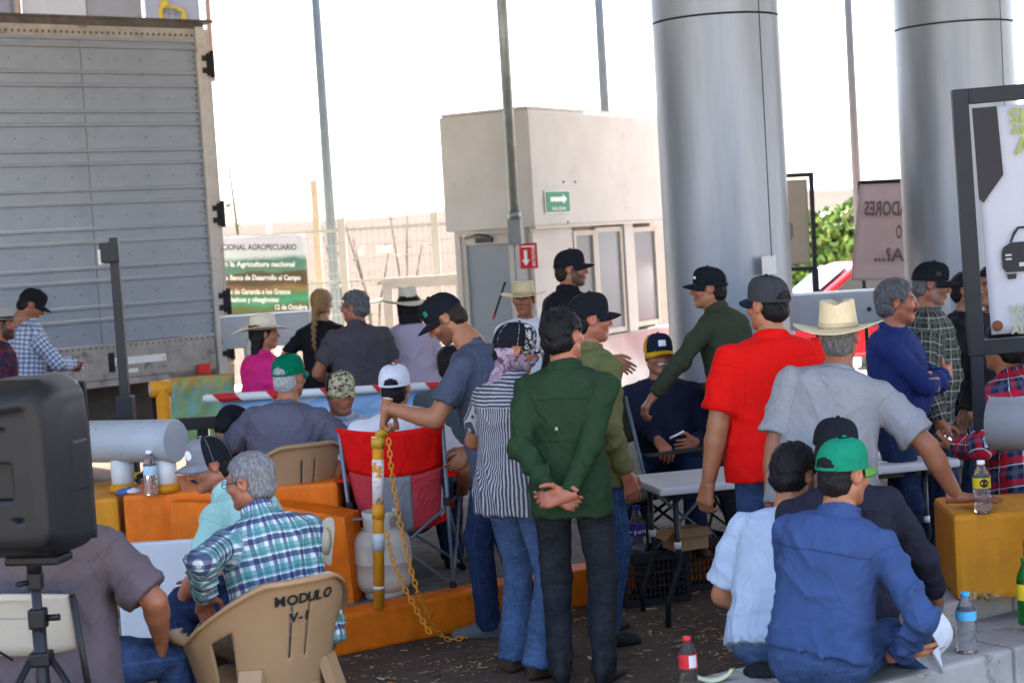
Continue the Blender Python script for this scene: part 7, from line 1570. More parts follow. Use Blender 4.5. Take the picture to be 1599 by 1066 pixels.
def litter():
    r = np.random.RandomState(77); n = 12000; x = r.uniform(-2.2, 2.6, n); y = r.uniform(7.0, 10.3, n)
    dens = 0.5 + 0.5 * np.sin(x * 3.1 + 1.3 * np.sin(y * 2.7)) * np.sin(y * 3.7 + x); keep = r.uniform(size=n) < 0.15 + 0.85 * dens ** 2
    kd = (x - K0.x) * KN.x + (y - K0.y) * KN.y; onroad = kd > 0.03; cx = np.stack((x, y), 1)[keep & onroad]; n = len(cx); s = np.exp(r.normal(-5.45, 0.55, n)); a = r.uniform(0, 6.28, n); el = r.uniform(1.2, 3.0, n)
    V = np.zeros((n, 4, 3)); 
    for k, (u, v) in enumerate(((-1, -0.5), (1, -0.4), (0.9, 0.5), (-0.8, 0.6))):
        V[:, k, 0] = cx[:, 0] + s * (u * el * np.cos(a) - v * np.sin(a)); V[:, k, 1] = cx[:, 1] + s * (u * el * np.sin(a) + v * np.cos(a)); V[:, k, 2] = 0.004 + np.abs(r.normal(0, 0.35, n)) * s
    m, nt, bb = new_mat('litter_mat'); g_ = nd(nt, 'ShaderNodeNewGeometry'); nt.links.new(ramp(nt, g_.outputs['Random Per Island'], [(0, (0.50, 0.33, 0.13)), (0.35, (0.36, 0.23, 0.11)), (0.6, (0.5, 0.38, 0.22)), (0.85, (0.12, 0.075, 0.04)), (0.95, (0.55, 0.22, 0.04)), (1, (0.6, 0.6, 0.58))]), bb.inputs['Base Color']); bb.inputs['Roughness'].default_value = 0.9
    mesh_np('leaf_litter', V.reshape(-1, 3), np.arange(4 * n).reshape(n, 4), m, None, smooth=False, label='dry husks, leaves and crumbs strewn over the asphalt', cat='litter', kind='stuff')
litter()
# rod against the booth door
p = pt(780, 455, 16.48); rd = empty('thin_rod', (p.x, p.y, 0), 'thin black rod with a red tip leaning on the booth door', 'rod'); b = MB(); t0, t1 = pt(789, 440, 16.46), pt(772, 492, 16.5); b.tube([t0 - rd.location, t1 - rd.location], 0.011, 8); b.build('shaft', BMET, rd); b = MB(); t2 = t1 + (t1 - t0) * 0.12; b.tube([t1 - rd.location, t2 - rd.location], 0.012, 8); b.build('tip', SRED, rd)
# ------------------------------------------------------------------ the people
HB = hair_mat('hair_black', (0.010, 0.009, 0.009)); HDK = hair_mat('hair_dark_brown', (0.022, 0.014, 0.010)); HGR = hair_mat('hair_grey', (0.20, 0.20, 0.20), (0.55, 0.55, 0.54)); HSP = hair_mat('hair_salt_pepper', (0.035, 0.034, 0.034), (0.20, 0.20, 0.20)); HWH = hair_mat('hair_white', (0.50, 0.50, 0.49), (0.75, 0.75, 0.74)); HBL = hair_mat('hair_blond', (0.16, 0.09, 0.035), (0.40, 0.25, 0.10))
DEN = denim('denim_mid', (0.022, 0.040, 0.088), 1.9); DEN_D = denim('denim_dark', (0.012, 0.020, 0.045), 1.9); DEN_L = denim('denim_light', (0.045, 0.075, 0.140), 1.8); DEN_P = denim('denim_pale', (0.16, 0.22, 0.30), 1.5); DEN_B = denim('denim_black', (0.016, 0.017, 0.019), 2.2); KHK = cloth_mat('khaki', (0.16, 0.11, 0.07))
BLT = mat('leather_black', (0.018, 0.016, 0.015), 0.4); BLTB = mat('leather_brown', (0.06, 0.03, 0.015), 0.45); SHB = mat('shoe_black', (0.014, 0.014, 0.015), 0.6, bmp=0.3, bscale=200); SHBR = mat('shoe_brown', (0.06, 0.035, 0.02), 0.6, bmp=0.3, bscale=200); SHG = mat('shoe_grey', (0.10, 0.10, 0.10), 0.7)
def capm(n, c): return mat('cap_' + n, c, 0.85, var=0.12, vscale=30, bmp=0.25, bscale=500, spec=0.06)
CBK = capm('black', (0.013, 0.014, 0.018)); CNV = capm('navy', (0.014, 0.019, 0.035)); CGN = capm('green', (0.0, 0.13, 0.065)); CGN2 = capm('teal_green', (0.01, 0.20, 0.11)); COL_ = capm('olive_lime', (0.10, 0.24, 0.06)); CGY = capm('grey', (0.21, 0.21, 0.225)); CWH = capm('white', (0.66, 0.68, 0.74)); CYE = capm('yellow', (0.66, 0.36, 0.01)); CCH = capm('charcoal', (0.045, 0.045, 0.05))
CAMO = cloth_mat('camo_tan', (0.34, 0.30, 0.19), 'camo', ((0.12, 0.15, 0.06), (0.07, 0.05, 0.03), (0.45, 0.41, 0.28)), scale=1.3); CAMOW = cloth_mat('camo_white', (0.62, 0.62, 0.60), 'camo', ((0.10, 0.10, 0.10), (0.36, 0.37, 0.35), (0.03, 0.03, 0.03)), scale=1.5); CAMOP = cloth_mat('camo_purple', (0.25, 0.18, 0.24), 'camo', ((0.42, 0.34, 0.42), (0.12, 0.07, 0.11), (0.34, 0.25, 0.30)), scale=0.8)
WB = mat('badge_white', (0.8, 0.8, 0.8), 0.6); GB = mat('badge_green', (0.01, 0.20, 0.12), 0.6); DB = mat('badge_dark', (0.03, 0.03, 0.03), 0.6)
S_TAN, S_BR, S_RED, S_LT = (0.37, 0.165, 0.085), (0.30, 0.125, 0.065), (0.41, 0.165, 0.095), (0.44, 0.23, 0.14)
MBK = hair_mat('moustache_dark', (0.03, 0.025, 0.022)); MWH = hair_mat('moustache_white', (0.5, 0.5, 0.48), (0.8, 0.8, 0.78))
def stripe_yoke(I):
    pass
STR = cloth_mat('striped_shirt', (0.36, 0.36, 0.38), 'yoke', (((0.06, 0.06, 0.075), 0.0175, 0.0, 0.55, 1.0),), wr=0.3)
PL_TEAL = cloth_mat('plaid_teal', (0.60, 0.65, 0.66), 'plaid', (((0.035, 0.22, 0.21), 0.080, 0.0, 0.42, 0.68), ((0.018, 0.03, 0.11), 0.080, 0.42, 0.26, 0.80), ((0.70, 0.72, 0.72), 0.080, 0.21, 0.05, 0.6), ((0.03, 0.04, 0.12), 0.080, 0.05, 0.05, 0.5)), wr=0.3)
PL_BLUE = cloth_mat('plaid_small_blue', (0.50, 0.56, 0.66), 'plaid', (((0.05, 0.08, 0.22), 0.036, 0.0, 0.40, 0.62), ((0.70, 0.74, 0.8), 0.036, 0.5, 0.12, 0.5)), wr=0.3); PL_BLUE2 = cloth_mat('plaid_faint_blue', (0.48, 0.52, 0.60), 'plaid', (((0.12, 0.15, 0.28), 0.030, 0.0, 0.28, 0.6),), wr=0.3)
PL_MAR = cloth_mat('plaid_maroon', (0.035, 0.022, 0.035), 'plaid', (((0.16, 0.02, 0.03), 0.07, 0.0, 0.3, 0.6), ((0.02, 0.03, 0.08), 0.07, 0.5, 0.3, 0.5)), wr=0.3); PL_DK = cloth_mat('plaid_dark', (0.03, 0.034, 0.034), 'plaid', (((0.36, 0.36, 0.33), 0.06, 0.0, 0.16, 0.6), ((0.12, 0.14, 0.10), 0.06, 0.4, 0.3, 0.5)), wr=0.3)
PL_RED = cloth_mat('plaid_red', (0.022, 0.026, 0.06), 'plaid', (((0.48, 0.015, 0.03), 0.10, 0.0, 0.26, 0.8), ((0.62, 0.62, 0.64), 0.10, 0.22, 0.055, 0.8), ((0.10, 0.11, 0.17), 0.10, 0.55, 0.2, 0.5)), wr=0.3); PL_LT = cloth_mat('plaid_light', (0.62, 0.68, 0.74), 'plaid', (((0.30, 0.40, 0.52), 0.05, 0.0, 0.14, 0.6), ((0.55, 0.35, 0.30), 0.05, 0.4, 0.05, 0.4)), wr=0.3)
C_ = lambda n, c, **k: cloth_mat('cloth_' + n, c, **k)
DGREEN = C_('dark_green', (0.022, 0.047, 0.021), seams=(0.21, 0.40)); LIME = C_('moss', (0.145, 0.150, 0.055), seams=(0.40,)); OLIVE = C_('olive', (0.042, 0.050, 0.028)); REDP = C_('red_polo', (0.68, 0.008, 0.006), var=0.06, wr=0.2); GTEE = C_('heather_grey', (0.225, 0.225, 0.23), heather=(0.265, 0.265, 0.27), wr=0.35); NAVY = C_('navy_blue', (0.022, 0.038, 0.15)); DGREY = C_('dark_grey', (0.05, 0.05, 0.055)); BLACK = C_('black', (0.013, 0.013, 0.016)); LBLUE = C_('light_blue', (0.37, 0.45, 0.56)); BLUES = C_('work_blue', (0.038, 0.070, 0.170), seams=(0.40,)); DNAVY = C_('dark_navy', (0.022, 0.022, 0.034)); WHITE = C_('white', (0.52, 0.53, 0.56)); PINK = C_('pink', (0.62, 0.025, 0.17)); SLATEP = C_('slate_polo', (0.075, 0.068, 0.078)); LAV = C_('lavender', (0.46, 0.38, 0.46)); STEE = C_('slate_tee', (0.115, 0.11, 0.145)); BTEE = C_('blue_grey_tee', (0.060, 0.072, 0.105), heather=(0.085, 0.098, 0.135)); MINT = C_('mint', (0.34, 0.58, 0.50)); TAUPE = C_('taupe_polo', (0.115, 0.092, 0.10), wr=0.3); NAVYJ = C_('navy_jacket', (0.016, 0.019, 0.038))
BK = 'people standing and sitting at the toll lanes'
def xmesh(name, m, mk):
    def fn(I): V, Q = mk(I); mesh_np(name, V, Q, m, I['root'])
    return fn
def gaiter(I):
    f = Field((-0.13, -0.15, -0.24), (0.13, 0.15, 0.06), 0.006)
    f.ell((0, 0.012, -0.035), (0.074, 0.092, 0.090), 0.02); f.ell((0, -0.03, -0.02), (0.078, 0.085, 0.07), 0.03); f.cone((0, -0.02, -0.08), (0, -0.035, -0.20), 0.070, 0.085, 0.03); f.ell((0, 0.10, -0.028), (0.018, 0.02, 0.02), 0.03)
    f.disp(folds(91, 0.008, 1.8)); sl, X, Y, Z = f.win((-9, -9, -9), (9, 9, 9)); f.F = np.maximum(f.F, np.broadcast_to(Z - np.interp(Y, (-0.1, 0.02, 0.1), (0.025, 0.0, -0.012)), f.F.shape)).astype(np.float32)
    V, Q = f.mesh(); Mn = np.array(I['Mx']); mesh_np('neck_gaiter', V @ Mn[:3, :3].T + Mn[:3, 3], Q, CAMOP, I['root'])
def logo_patch(t, x, w, h, m, name='logo'):
    """small flat patch on the back of the shirt"""
    def fn(I):
        c = Vector(I['bez'](t)); tan, r_, fw = I['frame'](t); r_, fw, tan = Vector(r_), Vector(fw), Vector(tan); p = c + r_ * x - fw * (0.135 * I['k']); b = MB(); b.box(p - I['loc'], (w, 0.006, h), Matrix((tuple(r_), tuple(fw), tuple(tan))).transposed()); b.build(name, m, I['root'])
    return fn
# ---- centre
person('man in a dark green long sleeved shirt with hands clasped behind his back', 880, 7.8, 1.72, yaw=10, hyaw=28, hroll=-3, lean=2, shirt=DGREEN, sleeve='long', hem=-0.25, collar=0.05, loose=-0.004, trousers=DEN_B, shoe=SHB, hair='thick', hairm=HB, skin=S_RED, res=0.009, seed=2, girth=0.97,
       armL=dict(w=(862, 771, 7.60), pole=(-1, -0.25, 0), palm=(0.2, -1, 0.2), hand='soft', dir=(1, -0.05, -0.45)), armR=dict(w=(884, 778, 7.57), pole=(1, -0.25, 0), palm=(0, -1, 0.3), hand='soft', dir=(-1, -0.1, -0.15)), legL=dict(l=(-0.10, 0.02, 0.085)), legR=dict(l=(0.10, 0.03, 0.085)), extra=logo_patch(0.50, -0.03, 0.012, 0.014, mat('label_grey', (0.35, 0.36, 0.34), 0.7)), flare=0.056)
person('man in a striped shirt with a camouflage cap and purple neck gaiter', 806, 8.05, 1.65, yaw=42, hyaw=38, hpitch=12, lean=3, bend=0.02, shirt=STR, sleeve='short', hem=-0.22, loose=0.012, collar=0.03, trousers=DEN_L, shoe=SHBR, hair='short', hairm=HB, skin=S_TAN, res=0.009, headres=0.0058, seed=4, belly=0.03, girth=1.05, flare=0.078,
       cap=dict(crown_m=CAMOW, bill_m=CAMOW, back_m=CBK), extra=gaiter, armL=dict(l=(-0.16, 0.26, 1.05), pole=(-1, -0.6, -0.3)), armR=dict(l=(0.14, 0.28, 1.0), pole=(1, -0.4, -0.4)), legL=dict(l=(-0.10, 0.03, 0.085)), legR=dict(l=(0.10, -0.02, 0.085)))
person('man in a moss green shirt and black cap looking away to the booth side', 922, 8.6, 1.75, yaw=58, hyaw=18, hpitch=2, lean=2, shirt=LIME, sleeve='long', hem=-0.26, loose=0.008, collar=0.04, trousers=DEN, shoe=SHB, hair='short', hairm=HB, skin=S_RED, seed=6, cap=dict(crown_m=CBK, bill_m=CBK, badge=(WB, 0.16, 0.10, 0.40, -1.9)), armR=dict(l=(0.25, 0.04, 0.86)), legL=dict(l=(-0.12, 0.10, 0.085)), legR=dict(l=(0.12, -0.06, 0.085)), flare=0.075)
hand_t = pt(600, 668, pq.y - 0.01)
person('man in a blue grey T-shirt bending to hold the orange post', 694, 8.92, 1.80, yaw=-68, hyaw=-16, hpitch=36, lean=13, side=0, bend=0.03, fwd=0.12, shirt=BTEE, sleeve='short', hem=-0.20, loose=0.008, trousers=DEN_D, shoe=SHG, hair='short', hairm=HDK, beard=0.55, skin=S_TAN, res=0.009, headres=0.0058, seed=8, girth=1.06,
       cap=dict(crown_m=CBK, bill_m=CBK, opening=False, badge=(GB, 0.13, 0.12, 0.45, -0.9)), armL=dict(w=(603, 636, pq.y + 0.01), pole=(-0.2, -0.5, -1), palm=(0.2, -0.8, -0.6), fine=True, hand='grip', dir=(0.0, 0.25, -1)), armR=dict(l=(0.16, 0.24, 0.95), pole=(1, -0.5, 0)), legL=dict(l=(-0.06, 0.10, 0.085)), legR=dict(l=(0.14, -0.05, 0.085)), flare=0.058)
# ---- right of centre
person('heavy man in a bright red polo shirt seen from behind', 1198, 8.0, 1.80, yaw=-14, hyaw=-22, lean=3, shirt=REDP, sleeve='short', hem=-0.16, collar=0.03, loose=0.004, trousers=DEN, shoe=SHB, hair='thick', hairm=HB, skin=S_TAN, res=0.009, headres=0.0058, seed=10, girth=1.30, belly=0.07, shirt_k=1.08, fold=0.007,
       cap=dict(crown_m=CCH, bill_m=CNV, opening=True, strap_m=CCH), armL=dict(w=(1103, 770, 7.95), pole=(-0.5, -1, 0), hand='soft', cuff=0.80, palm=(1, 0.6, 0)), armR=dict(l=(0.34, 0.05, 0.86), cuff=0.80))
person('man in a heather grey T-shirt and pale straw hat leaning on the yellow block', 1310, 7.35, 1.70, yaw=4, hyaw=12, lean=13, side=13, bend=0.02, shirt=GTEE, sleeve='short', hem=-0.16, loose=0.014, trousers=DEN_D, shoe=SHBR, hair='short', hairm=HSP, skin=S_BR, res=0.009, headres=0.0058, seed=12, girth=1.12, belly=0.04, shirt_k=1.12,
       hat=dict(m=STRAW, band_m=BANDT, R=0.207, curl=0.026, ch=0.118, droop=0.012), armR=dict(w=(1494, 776, 7.24), pole=(0.6, -0.8, -0.1), fine=True, palm=(0, 0, -1), hand='flat', dir=(1, -0.15, -0.05), cuff=0.82), armL=dict(w=(1203, 800, 7.28), pole=(-1, -0.5, 0), cuff=0.82), legL=dict(l=(-0.05, 0.0, 0.085)), legR=dict(l=(0.22, 0.10, 0.085)))
person('man with a moustache and folded arms in a navy blue shirt', 1402, 9.3, 1.70, yaw=112, hyaw=-14, lean=2, shirt=NAVY, sleeve='long', tuck=True, collar=0.045, trousers=DEN_D, shoe=SHB, belt=BLT, hair='thick', hairm=HSP, moust=MBK, skin=S_RED, seed=14, girth=1.14, belly=0.05, beard=0.15,
       armL=dict(l=(0.06, 0.24, 1.13), pole=(-1, 0.1, -0.5), palm=(0, -1, 0)), armR=dict(l=(-0.05, 0.27, 1.17), pole=(1, 0.1, -0.5), palm=(0, -1, 0)))
person('man in a black cap and dark checked shirt looking down', 1455, 10.0, 1.76, yaw=104, hyaw=-4, hpitch=10, lean=3, shirt=PL_DK, sleeve='long', hem=-0.2, collar=0.04, trousers=DEN_D, shoe=SHB, hair='short', hairm=HSP, skin=S_BR, headres=0.0058, seed=16, girth=1.15, belly=0.05, beard=0.35, beardc=(0.25, 0.23, 0.22), cap=dict(crown_m=CBK, bill_m=CBK, badge=(DB, 0.14, 0.10, 0.4, 1.2)))
person('person in black half hidden behind the framed sign', 1512, 11.0, 1.66, yaw=120, shirt=BLACK, sleeve='long', trousers=DEN_D, shoe=SHB, hair='short', hairm=HB, seed=17, res=0.013, headres=0.0058)
person('person in a dark grey top standing at the black sign frame', 1548, 10.1, 1.72, yaw=-120, shirt=DGREY, sleeve='long', hem=-0.1, trousers=DEN_L, shoe=SHB, hair='short', hairm=HB, seed=18, res=0.012, headres=0.0058)
person('man in a red and navy plaid shirt sitting under the framed sign', 1566, 8.2, 1.74, yaw=-28, sit=0.62, lean=12, bend=0.05, hyaw=-10, shirt=PL_RED, sleeve='long', hem=-0.1, collar=0.03, trousers=DEN_D, shoe=SHB, hair='short', hairm=HB, skin=S_TAN, headres=0.0058, seed=20, girth=1.15, belly=0.04, armL=dict(w=(1492, 698, 8.15), pole=(-0.8, -0.6, -1), palm=(0.4, 0, 1), hand='soft'), armR=dict(l=(0.25, 0.30, 0.85)), legL=dict(w=(1450, 1000, 8.0)), legR=dict(w=(1500, 1000, 7.85)))
person('person in a pale plaid shirt at the far edge by the bollard pipe', 1705, 6.75, 1.68, yaw=-20, shirt=PL_LT, sleeve='short', trousers=DEN_D, shoe=SHB, hair='short', hairm=HB, skin=S_BR, seed=21, res=0.012, armL=dict(w=(1606, 880, 6.7), cuff=0.9), girth=1.1)
# ---- right foreground, sitting on the ledge
person('bearded man in a light blue T-shirt sitting on the ledge', 1242, 6.95, 1.72, yaw=24, hyaw=22, hpitch=14, sit=0.30, lean=24, side=2, bend=0.07, shirt=LBLUE, sleeve='short', hem=-0.06, loose=0.012, trousers=DEN_L, shoe=SHB, hair='thick', hairm=HB, beard=0.9, skin=S_TAN, res=0.009, headres=0.0058, seed=22, girth=1.05, shirt_k=1.1, armL=dict(w=(1215, 962, 7.05), pole=(-1, -0.5, -0.4), palm=(0.5, 0, 1), hand='soft', cuff=0.85), armR=dict(l=(0.12, 0.45, 0.55), cuff=0.85))
person('man in a dark navy shirt and black cap seated behind the green cap', 1306, 6.78, 1.70, yaw=22, hyaw=10, hpitch=16, sit=0.40, lean=18, side=-8, bend=0.06, shirt=DNAVY, sleeve='long', hem=-0.1, trousers=DEN_D, shoe=SHB, hair='short', hairm=HB, headres=0.0058, seed=24, girth=1.15, cap=dict(crown_m=CBK, bill_m=CBK), armR=dict(l=(0.25, 0.42, 0.52), pole=(1, -0.4, -0.6)), armL=dict(l=(-0.1, 0.45, 0.52)))
person('man in a blue work shirt and bright green cap sitting in front', 1318, 6.3, 1.74, yaw=30, hyaw=22, hpitch=6, sit=0.345, lean=12, side=7, bend=0.05, shirt=BLUES, sleeve='long', tuck=True, collar=0.04, trousers=DEN, shoe=SHBR, belt=BLTB, hair='short', hairm=HB, skin=S_TAN, res=0.009, headres=0.0058, seed=26, girth=0.99, belly=0.02, fold=0.012,
       cap=dict(crown_m=CGN2, bill_m=COL_, opening=True, strap_m=CGN2), armR=dict(w=(1405, 1022, 6.28), pole=(0.8, -0.5, -0.5), palm=(-0.2, 0.2, 1), fine=True, hand='open', dir=(0.55, 0.8, -0.1)), armL=dict(l=(-0.2, 0.42, 0.45), pole=(-1, -0.4, -0.4)), legR=dict(l=(0.30, 0.50, 0.085)), legL=dict(l=(-0.1, 0.5, 0.085)))
# ---- middle: camp chairs
person('man with a white moustache and yellow black cap sitting in a camp chair', 1029, 10.2, 1.70, yaw=186, hyaw=-16, z0=0.195, sit=0.34, lean=-6, shirt=NAVYJ, sleeve='long', hem=-0.1, trousers=DEN_D, shoe=SHBR, hair='short', hairm=HWH, moust=MWH, brow=(0.25, 0.24, 0.23), skin=S_RED, seed=28, girth=1.15, belly=0.05, cap=dict(crown_m=CNV, bill_m=CYE, back_m=CYE, badge=(WB, 0.26, 0.16, 0.46)), armR=dict(w=(1035, 700, 9.75), pole=(0.8, 0, -1), palm=(0, 0, -1), hand='soft'), armL=dict(l=(-0.18, 0.30, 0.62)))
person('man in an olive jacket and black cap resting his arm on a chair', 1106, 10.05, 1.62, yaw=-52, hyaw=-30, z0=0.195, lean=12, bend=0.03, shirt=OLIVE, sleeve='long', hem=-0.08, loose=0.006, collar=0.045, trousers=DEN_B, shoe=SHB, hair='short', hairm=HB, skin=S_TAN, seed=30, girth=1.05, cap=dict(crown_m=CBK, bill_m=CBK, opening=True, badge=(WB, 0.16, 0.07, 0.4, -0.5)), armL=dict(w=(1000, 645, 9.75), pole=(-0.3, -0.4, 0.2), palm=(0, 0, -1), hand='soft'), armR=dict(l=(0.25, 0.1, 0.8)))
person('man in a black shirt and black cap in front of the booth', 892, 11.5, 1.75, yaw=58, hyaw=34, z0=0.195, shirt=BLACK, sleeve='short', collar=0.04, trousers=DEN_D, shoe=SHB, hair='short', hairm=HDK, beard=0.75, skin=S_TAN, seed=32, girth=1.1, cap=dict(crown_m=CBK, bill_m=CBK, opening=True), armR=dict(w=(952, 560, 11.1), pole=(0.5, -0.5, -1)))
person('man in a white shirt and tan straw hat at the booth door', 818, 12.8, 1.71, yaw=184, hyaw=8, shirt=WHITE, sleeve='long', collar=0.03, trousers=KHK, shoe=SHBR, hair='short', hairm=HB, skin=S_BR, seed=34, res=0.012, headres=0.0058, hat=dict(m=STRAW, band_m=BANDT, R=0.185, curl=0.02, ch=0.10, droop=0.01))
# ---- middle left
person('man in a slate T-shirt and green cap with his back turned, in the tan chair', 452, 9.72, 1.74, yaw=18, hyaw=8, z0=0.195, sit=0.37, lean=10, side=2, bend=0.04, shirt=STEE, sleeve='short', hem=-0.1, loose=0.012, trousers=DEN_D, shoe=SHB, hair='short', hairm=HGR, skin=S_TAN, headres=0.0058, seed=36, girth=1.18, shirt_k=1.08, cap=dict(crown_m=CGN, bill_m=CGN, opening=True, strap_m=CGN), armR=dict(l=(0.30, 0.30, 0.62), pole=(1, -0.5, -0.3), cuff=0.82), armL=dict(l=(-0.28, 0.3, 0.6), pole=(-1, -0.5, -0.3)))
person('man in a camouflage cap and faint blue checked shirt facing the viewer', 532, 9.85, 1.68, yaw=166, hyaw=-8, hpitch=10, z0=0.195, sit=0.28, lean=14, shirt=PL_BLUE2, sleeve='short', collar=0.04, trousers=DEN_D, shoe=SHB, hair='short', hairm=HB, skin=S_RED, seed=38, girth=1.15, beard=0.12, cap=dict(crown_m=CAMO, bill_m=CAMO, back_m=CBK, badge=(DB, 0.16, 0.05, 0.38, 0.25)), armL=dict(l=(-0.18, 0.35, 0.5)), armR=dict(l=(0.2, 0.35, 0.5)))
person('man in a white shirt and white mesh cap sitting in the red camp chair', 617, 9.5, 1.72, yaw=6, hyaw=2, z0=0.195, sit=0.29, lean=4, shirt=WHITE, sleeve='short', hem=-0.1, collar=0.02, trousers=DEN_D, shoe=SHB, hair='short', hairm=HB, skin=S_TAN, headres=0.0058, seed=40, girth=1.28, belly=0.05, shirt_k=1.05, cap=dict(crown_m=CWH, bill_m=CWH, opening=True, strap_m=CWH), armR=dict(l=(0.34, 0.2, 0.5)), armL=dict(l=(-0.34, 0.2, 0.5)), legR=dict(l=(0.22, 0.35, 0.085)))
person('person in a navy jacket crouching behind the grey pipe end', 362, 9.95, 1.62, yaw=30, hyaw=10, hpitch=35, z0=0.195, sit=0.16, lean=20, bend=0.08, shirt=NAVYJ, sleeve='long', trousers=DEN_D, shoe=SHB, hair='short', hairm=HB, seed=41, res=0.012, headres=0.0058, cap=dict(crown_m=CBK, bill_m=CBK))
person('man in a dark grey shirt sitting behind the white cap', 706, 10.5, 1.66, yaw=20, z0=0.195, sit=0.36, lean=10, shirt=C_('mid_grey', (0.085, 0.095, 0.10)), sleeve='long', trousers=DEN_D, shoe=SHB, hair='short', hairm=HB, seed=42, res=0.012, headres=0.0058, girth=1.15)
def scarf(I):
    f = Field((-0.2, -0.25, -0.45), (0.2, 0.2, 0.1), 0.009)
    f.cone((-0.05, -0.10, -0.05), (-0.07, -0.13, -0.36), 0.045, 0.03, 0.02); f.cone((0.0, -0.09, -0.06), (-0.03, -0.14, -0.30), 0.05, 0.03, 0.02); f.disp(folds(55, 0.012, 1.6)); V, Q = f.mesh(); Mn = np.array(I['Mx']); mesh_np('scarf', V @ Mn[:3, :3].T + Mn[:3, 3], Q, C_('scarf', (0.42, 0.38, 0.32)), I['root'])
person('woman in a pink blouse and pale straw hat in profile', 414, 11.7, 1.62, yaw=52, hyaw=24, fem=True, shirt=PINK, sleeve='long', collar=0.03, trousers=DEN_D, shoe=SHB, hair='bun', hairm=HB, skin=S_TAN, seed=44, res=0.012, headres=0.0058, girth=1.1, hat=dict(m=STRAW2, band_m=BANDT, R=0.225, curl=0.03, ch=0.11, droop=0.02), extra=scarf)
person('woman with a blond braid in a black top seen from behind', 503, 13.6, 1.75, yaw=14, hyaw=8, fem=True, shirt=BLACK, sleeve='short', hem=0.0, trousers=DEN_D, shoe=SHB, hair='braid', hairm=HBL, skin=S_LT, seed=46, res=0.012, headres=0.0058, armL=dict(l=(-0.22, 0.12, 1.0), pole=(-1, -0.6, 0)))
person('grey haired man with glasses in a slate polo shirt behind the barrier', 553, 13.2, 1.72, yaw=-24, hyaw=-46, shirt=SLATEP, sleeve='short', collar=0.035, trousers=DEN, shoe=SHB, hair='thick', hairm=HSP, glasses=BMET, skin=S_RED, seed=48, res=0.011, girth=1.22, belly=0.04, shirt_k=1.1, armL=dict(l=(-0.15, 0.30, 1.02), pole=(-1, -0.4, -0.5)), armR=dict(l=(0.2, 0.3, 1.05)))
person('woman in lavender with a straw hat and long black hair', 637, 13.6, 1.69, yaw=-12, hyaw=-4, fem=True, shirt=LAV, sleeve='long', hem=0.02, loose=0.01, trousers=DEN_P, shoe=SHB, hair='long', hairm=HB, skin=S_TAN, seed=50, res=0.012, headres=0.0058, girth=1.15, hat=dict(m=STRAW2, band_m=BAND, R=0.215, curl=0.015, ch=0.12, droop=0.03), armL=dict(l=(-0.2, 0.25, 1.05), pole=(-1, -0.3, -0.4)))
# ---- left
person('man in a mint shirt with a grey and black cap and moustache, leaning forward', 326, 7.8, 1.70, yaw=-66, hyaw=-44, hpitch=14, sit=0.40, lean=27, bend=0.06, fwd=0.05, shirt=MINT, sleeve='short', hem=-0.08, collar=0.04, trousers=DEN_D, shoe=SHBR, hair='short', hairm=HB, moust=MBK, skin=S_RED, res=0.010, seed=52, girth=1.12, belly=0.05, cap=dict(crown_m=CGY, bill_m=CGY, back_m=CBK, badge=(WB, 0.26, 0.20, 0.46, -0.42, 'round')), armL=dict(l=(-0.16, 0.42, 0.52), pole=(-1, -0.6, -0.4), cuff=0.82), armR=dict(l=(0.15, 0.45, 0.55), cuff=0.82))
person('grey haired man with glasses in a teal plaid shirt on the marked chair', 389, 6.98, 1.66, yaw=-34, hyaw=-34, hpitch=6, sit=0.40, lean=17, side=-2, bend=0.05, fwd=0.05, shirt=PL_TEAL, sleeve='long', hem=-0.10, collar=0.045, loose=0.008, trousers=KHK, shoe=SHBR, hair='short', hairm=hair_mat('hair_iron', (0.10, 0.10, 0.10), (0.34, 0.34, 0.335)), glasses=BMET, brow=(0.12, 0.11, 0.10), skin=S_RED, res=0.009, seed=54, girth=1.18, belly=0.03, armL=dict(w=(318, 930, 6.75), pole=(-0.8, -0.8, -0.2), palm=(0.4, 0, -1), hand='soft'), armR=dict(l=(0.10, 0.48, 0.55), pole=(1, -0.4, -0.5)))
person('broad man in a taupe polo shirt sitting behind the loudspeaker', 88, 6.5, 1.72, yaw=10, hpitch=12, sit=0.46, lean=10, bend=0.05, shirt=TAUPE, sleeve='short', hem=-0.20, collar=0.03, loose=0.01, trousers=DEN, shoe=SHB, hair='short', hairm=HB, skin=S_BR, res=0.010, headres=0.0058, seed=56, girth=1.30, belly=0.06, shirt_k=1.12, fold=0.012, armR=dict(l=(0.34, 0.22, 0.60), pole=(1, -0.5, -0.4), cuff=0.88), armL=dict(l=(-0.3, 0.25, 0.6), pole=(-1, -0.5, -0.4)), legR=dict(l=(0.34, 0.42, 0.085), pole=(0.6, 1, 0.3)))
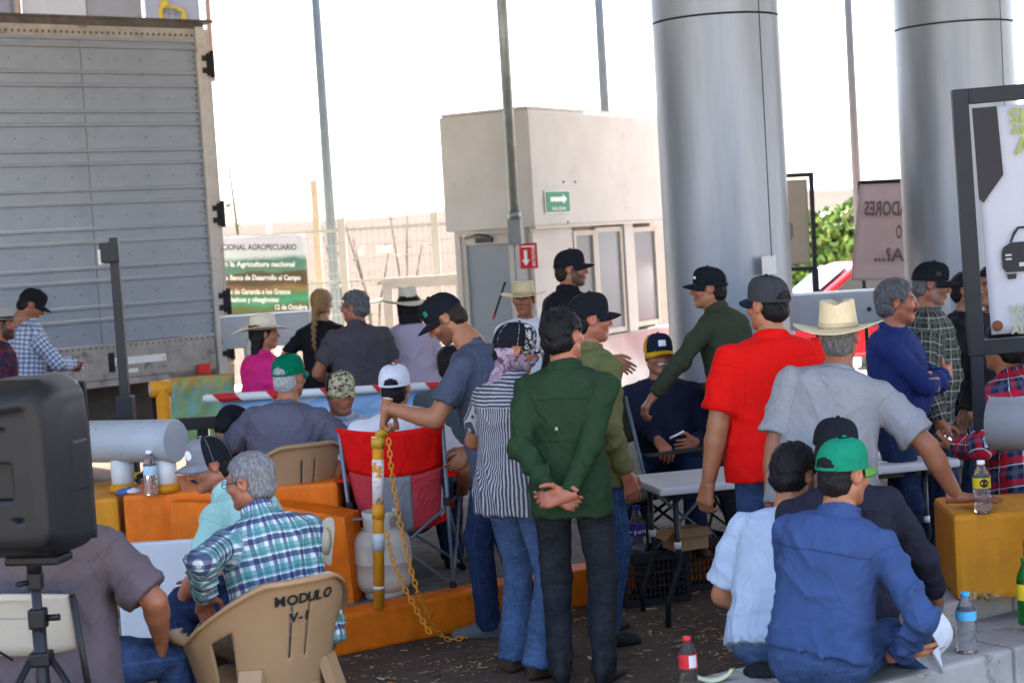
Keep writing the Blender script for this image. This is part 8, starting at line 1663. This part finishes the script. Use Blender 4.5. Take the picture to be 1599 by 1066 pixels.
person('man in a blue checked shirt and black cap looking down beside the trailer', 50, 13.6, 1.74, yaw=56, hyaw=16, hpitch=32, lean=6, bend=0.03, z0=0.14, shirt=PL_BLUE, sleeve='long', hem=-0.2, collar=0.03, trousers=DEN_D, shoe=SHB, hair='short', hairm=HB, skin=S_BR, seed=58, res=0.011, headres=0.0058, girth=1.08, cap=dict(crown_m=CBK, bill_m=CBK), armR=dict(l=(0.12, 0.36, 1.12), pole=(1, -0.3, -0.6), hand='soft'), armL=dict(l=(-0.05, 0.36, 1.1), pole=(-1, -0.3, -0.6)))
person('bearded man in a maroon checked shirt and grey brimmed hat at the edge', 4, 12.7, 1.62, yaw=70, hyaw=12, z0=0.14, shirt=PL_MAR, sleeve='long', collar=0.03, trousers=DEN_D, shoe=SHB, hair='short', hairm=HB, beard=0.9, skin=S_BR, seed=60, res=0.012, headres=0.0058, hat=dict(m=mat('felt_grey', (0.30, 0.29, 0.28), 0.9), band_m=BAND, R=0.165, curl=0.012, ch=0.10, droop=0.005))
# ---- things people hold or put down
def phone(p, rx, rz, label):
    root = empty('phone', p, label, 'phone'); M_ = rotz(rz) @ Matrix.Rotation(rx, 3, 'X'); b = MB(); b.box((0, 0, 0), (0.075, 0.155, 0.009), M_, 0.003); b.build('case', BPL, root); b = MB(); b.box(M_ @ Vector((0, 0, 0.0055)), (0.068, 0.145, 0.002), M_); b.build('screen', mat('screen_dark', (0.02, 0.022, 0.025), 0.1), root)
phone(pt(1484, 688, 8.22), RAD(25), RAD(60), 'dark phone in the hand of the red plaid man')
pn = empty('pen', pt(1056, 678, 9.7), 'pale pen held by the man in the yellow cap', 'pen'); b = MB(); b.tube([pt(1046, 684, 9.7) - pn.location, pt(1068, 673, 9.7) - pn.location], 0.006, 8); b.build('barrel', SWHITE, pn)
hcp = pt(1432, 1000, 6.36); hc = empty('cap', hcp, 'pale grey cap put down beside the hand of the blue shirted man', 'cap')
cap_parts((Matrix.Rotation(RAD(-65), 4, 'Z') @ Matrix.Rotation(RAD(-62), 4, 'X'), hc), crown_m=capm('pale', (0.52, 0.56, 0.60)), bill_m=capm('pale', (0.52, 0.56, 0.60)))
bgp = gp(1195, 1050, 0.345); crumpled((bgp.x, bgp.y, 0.342), 0.085, 'dark crumpled bag between the seated men on the ledge', cloth_mat('bag_black', (0.02, 0.02, 0.022)), None, 'bag', 'bag', 15)
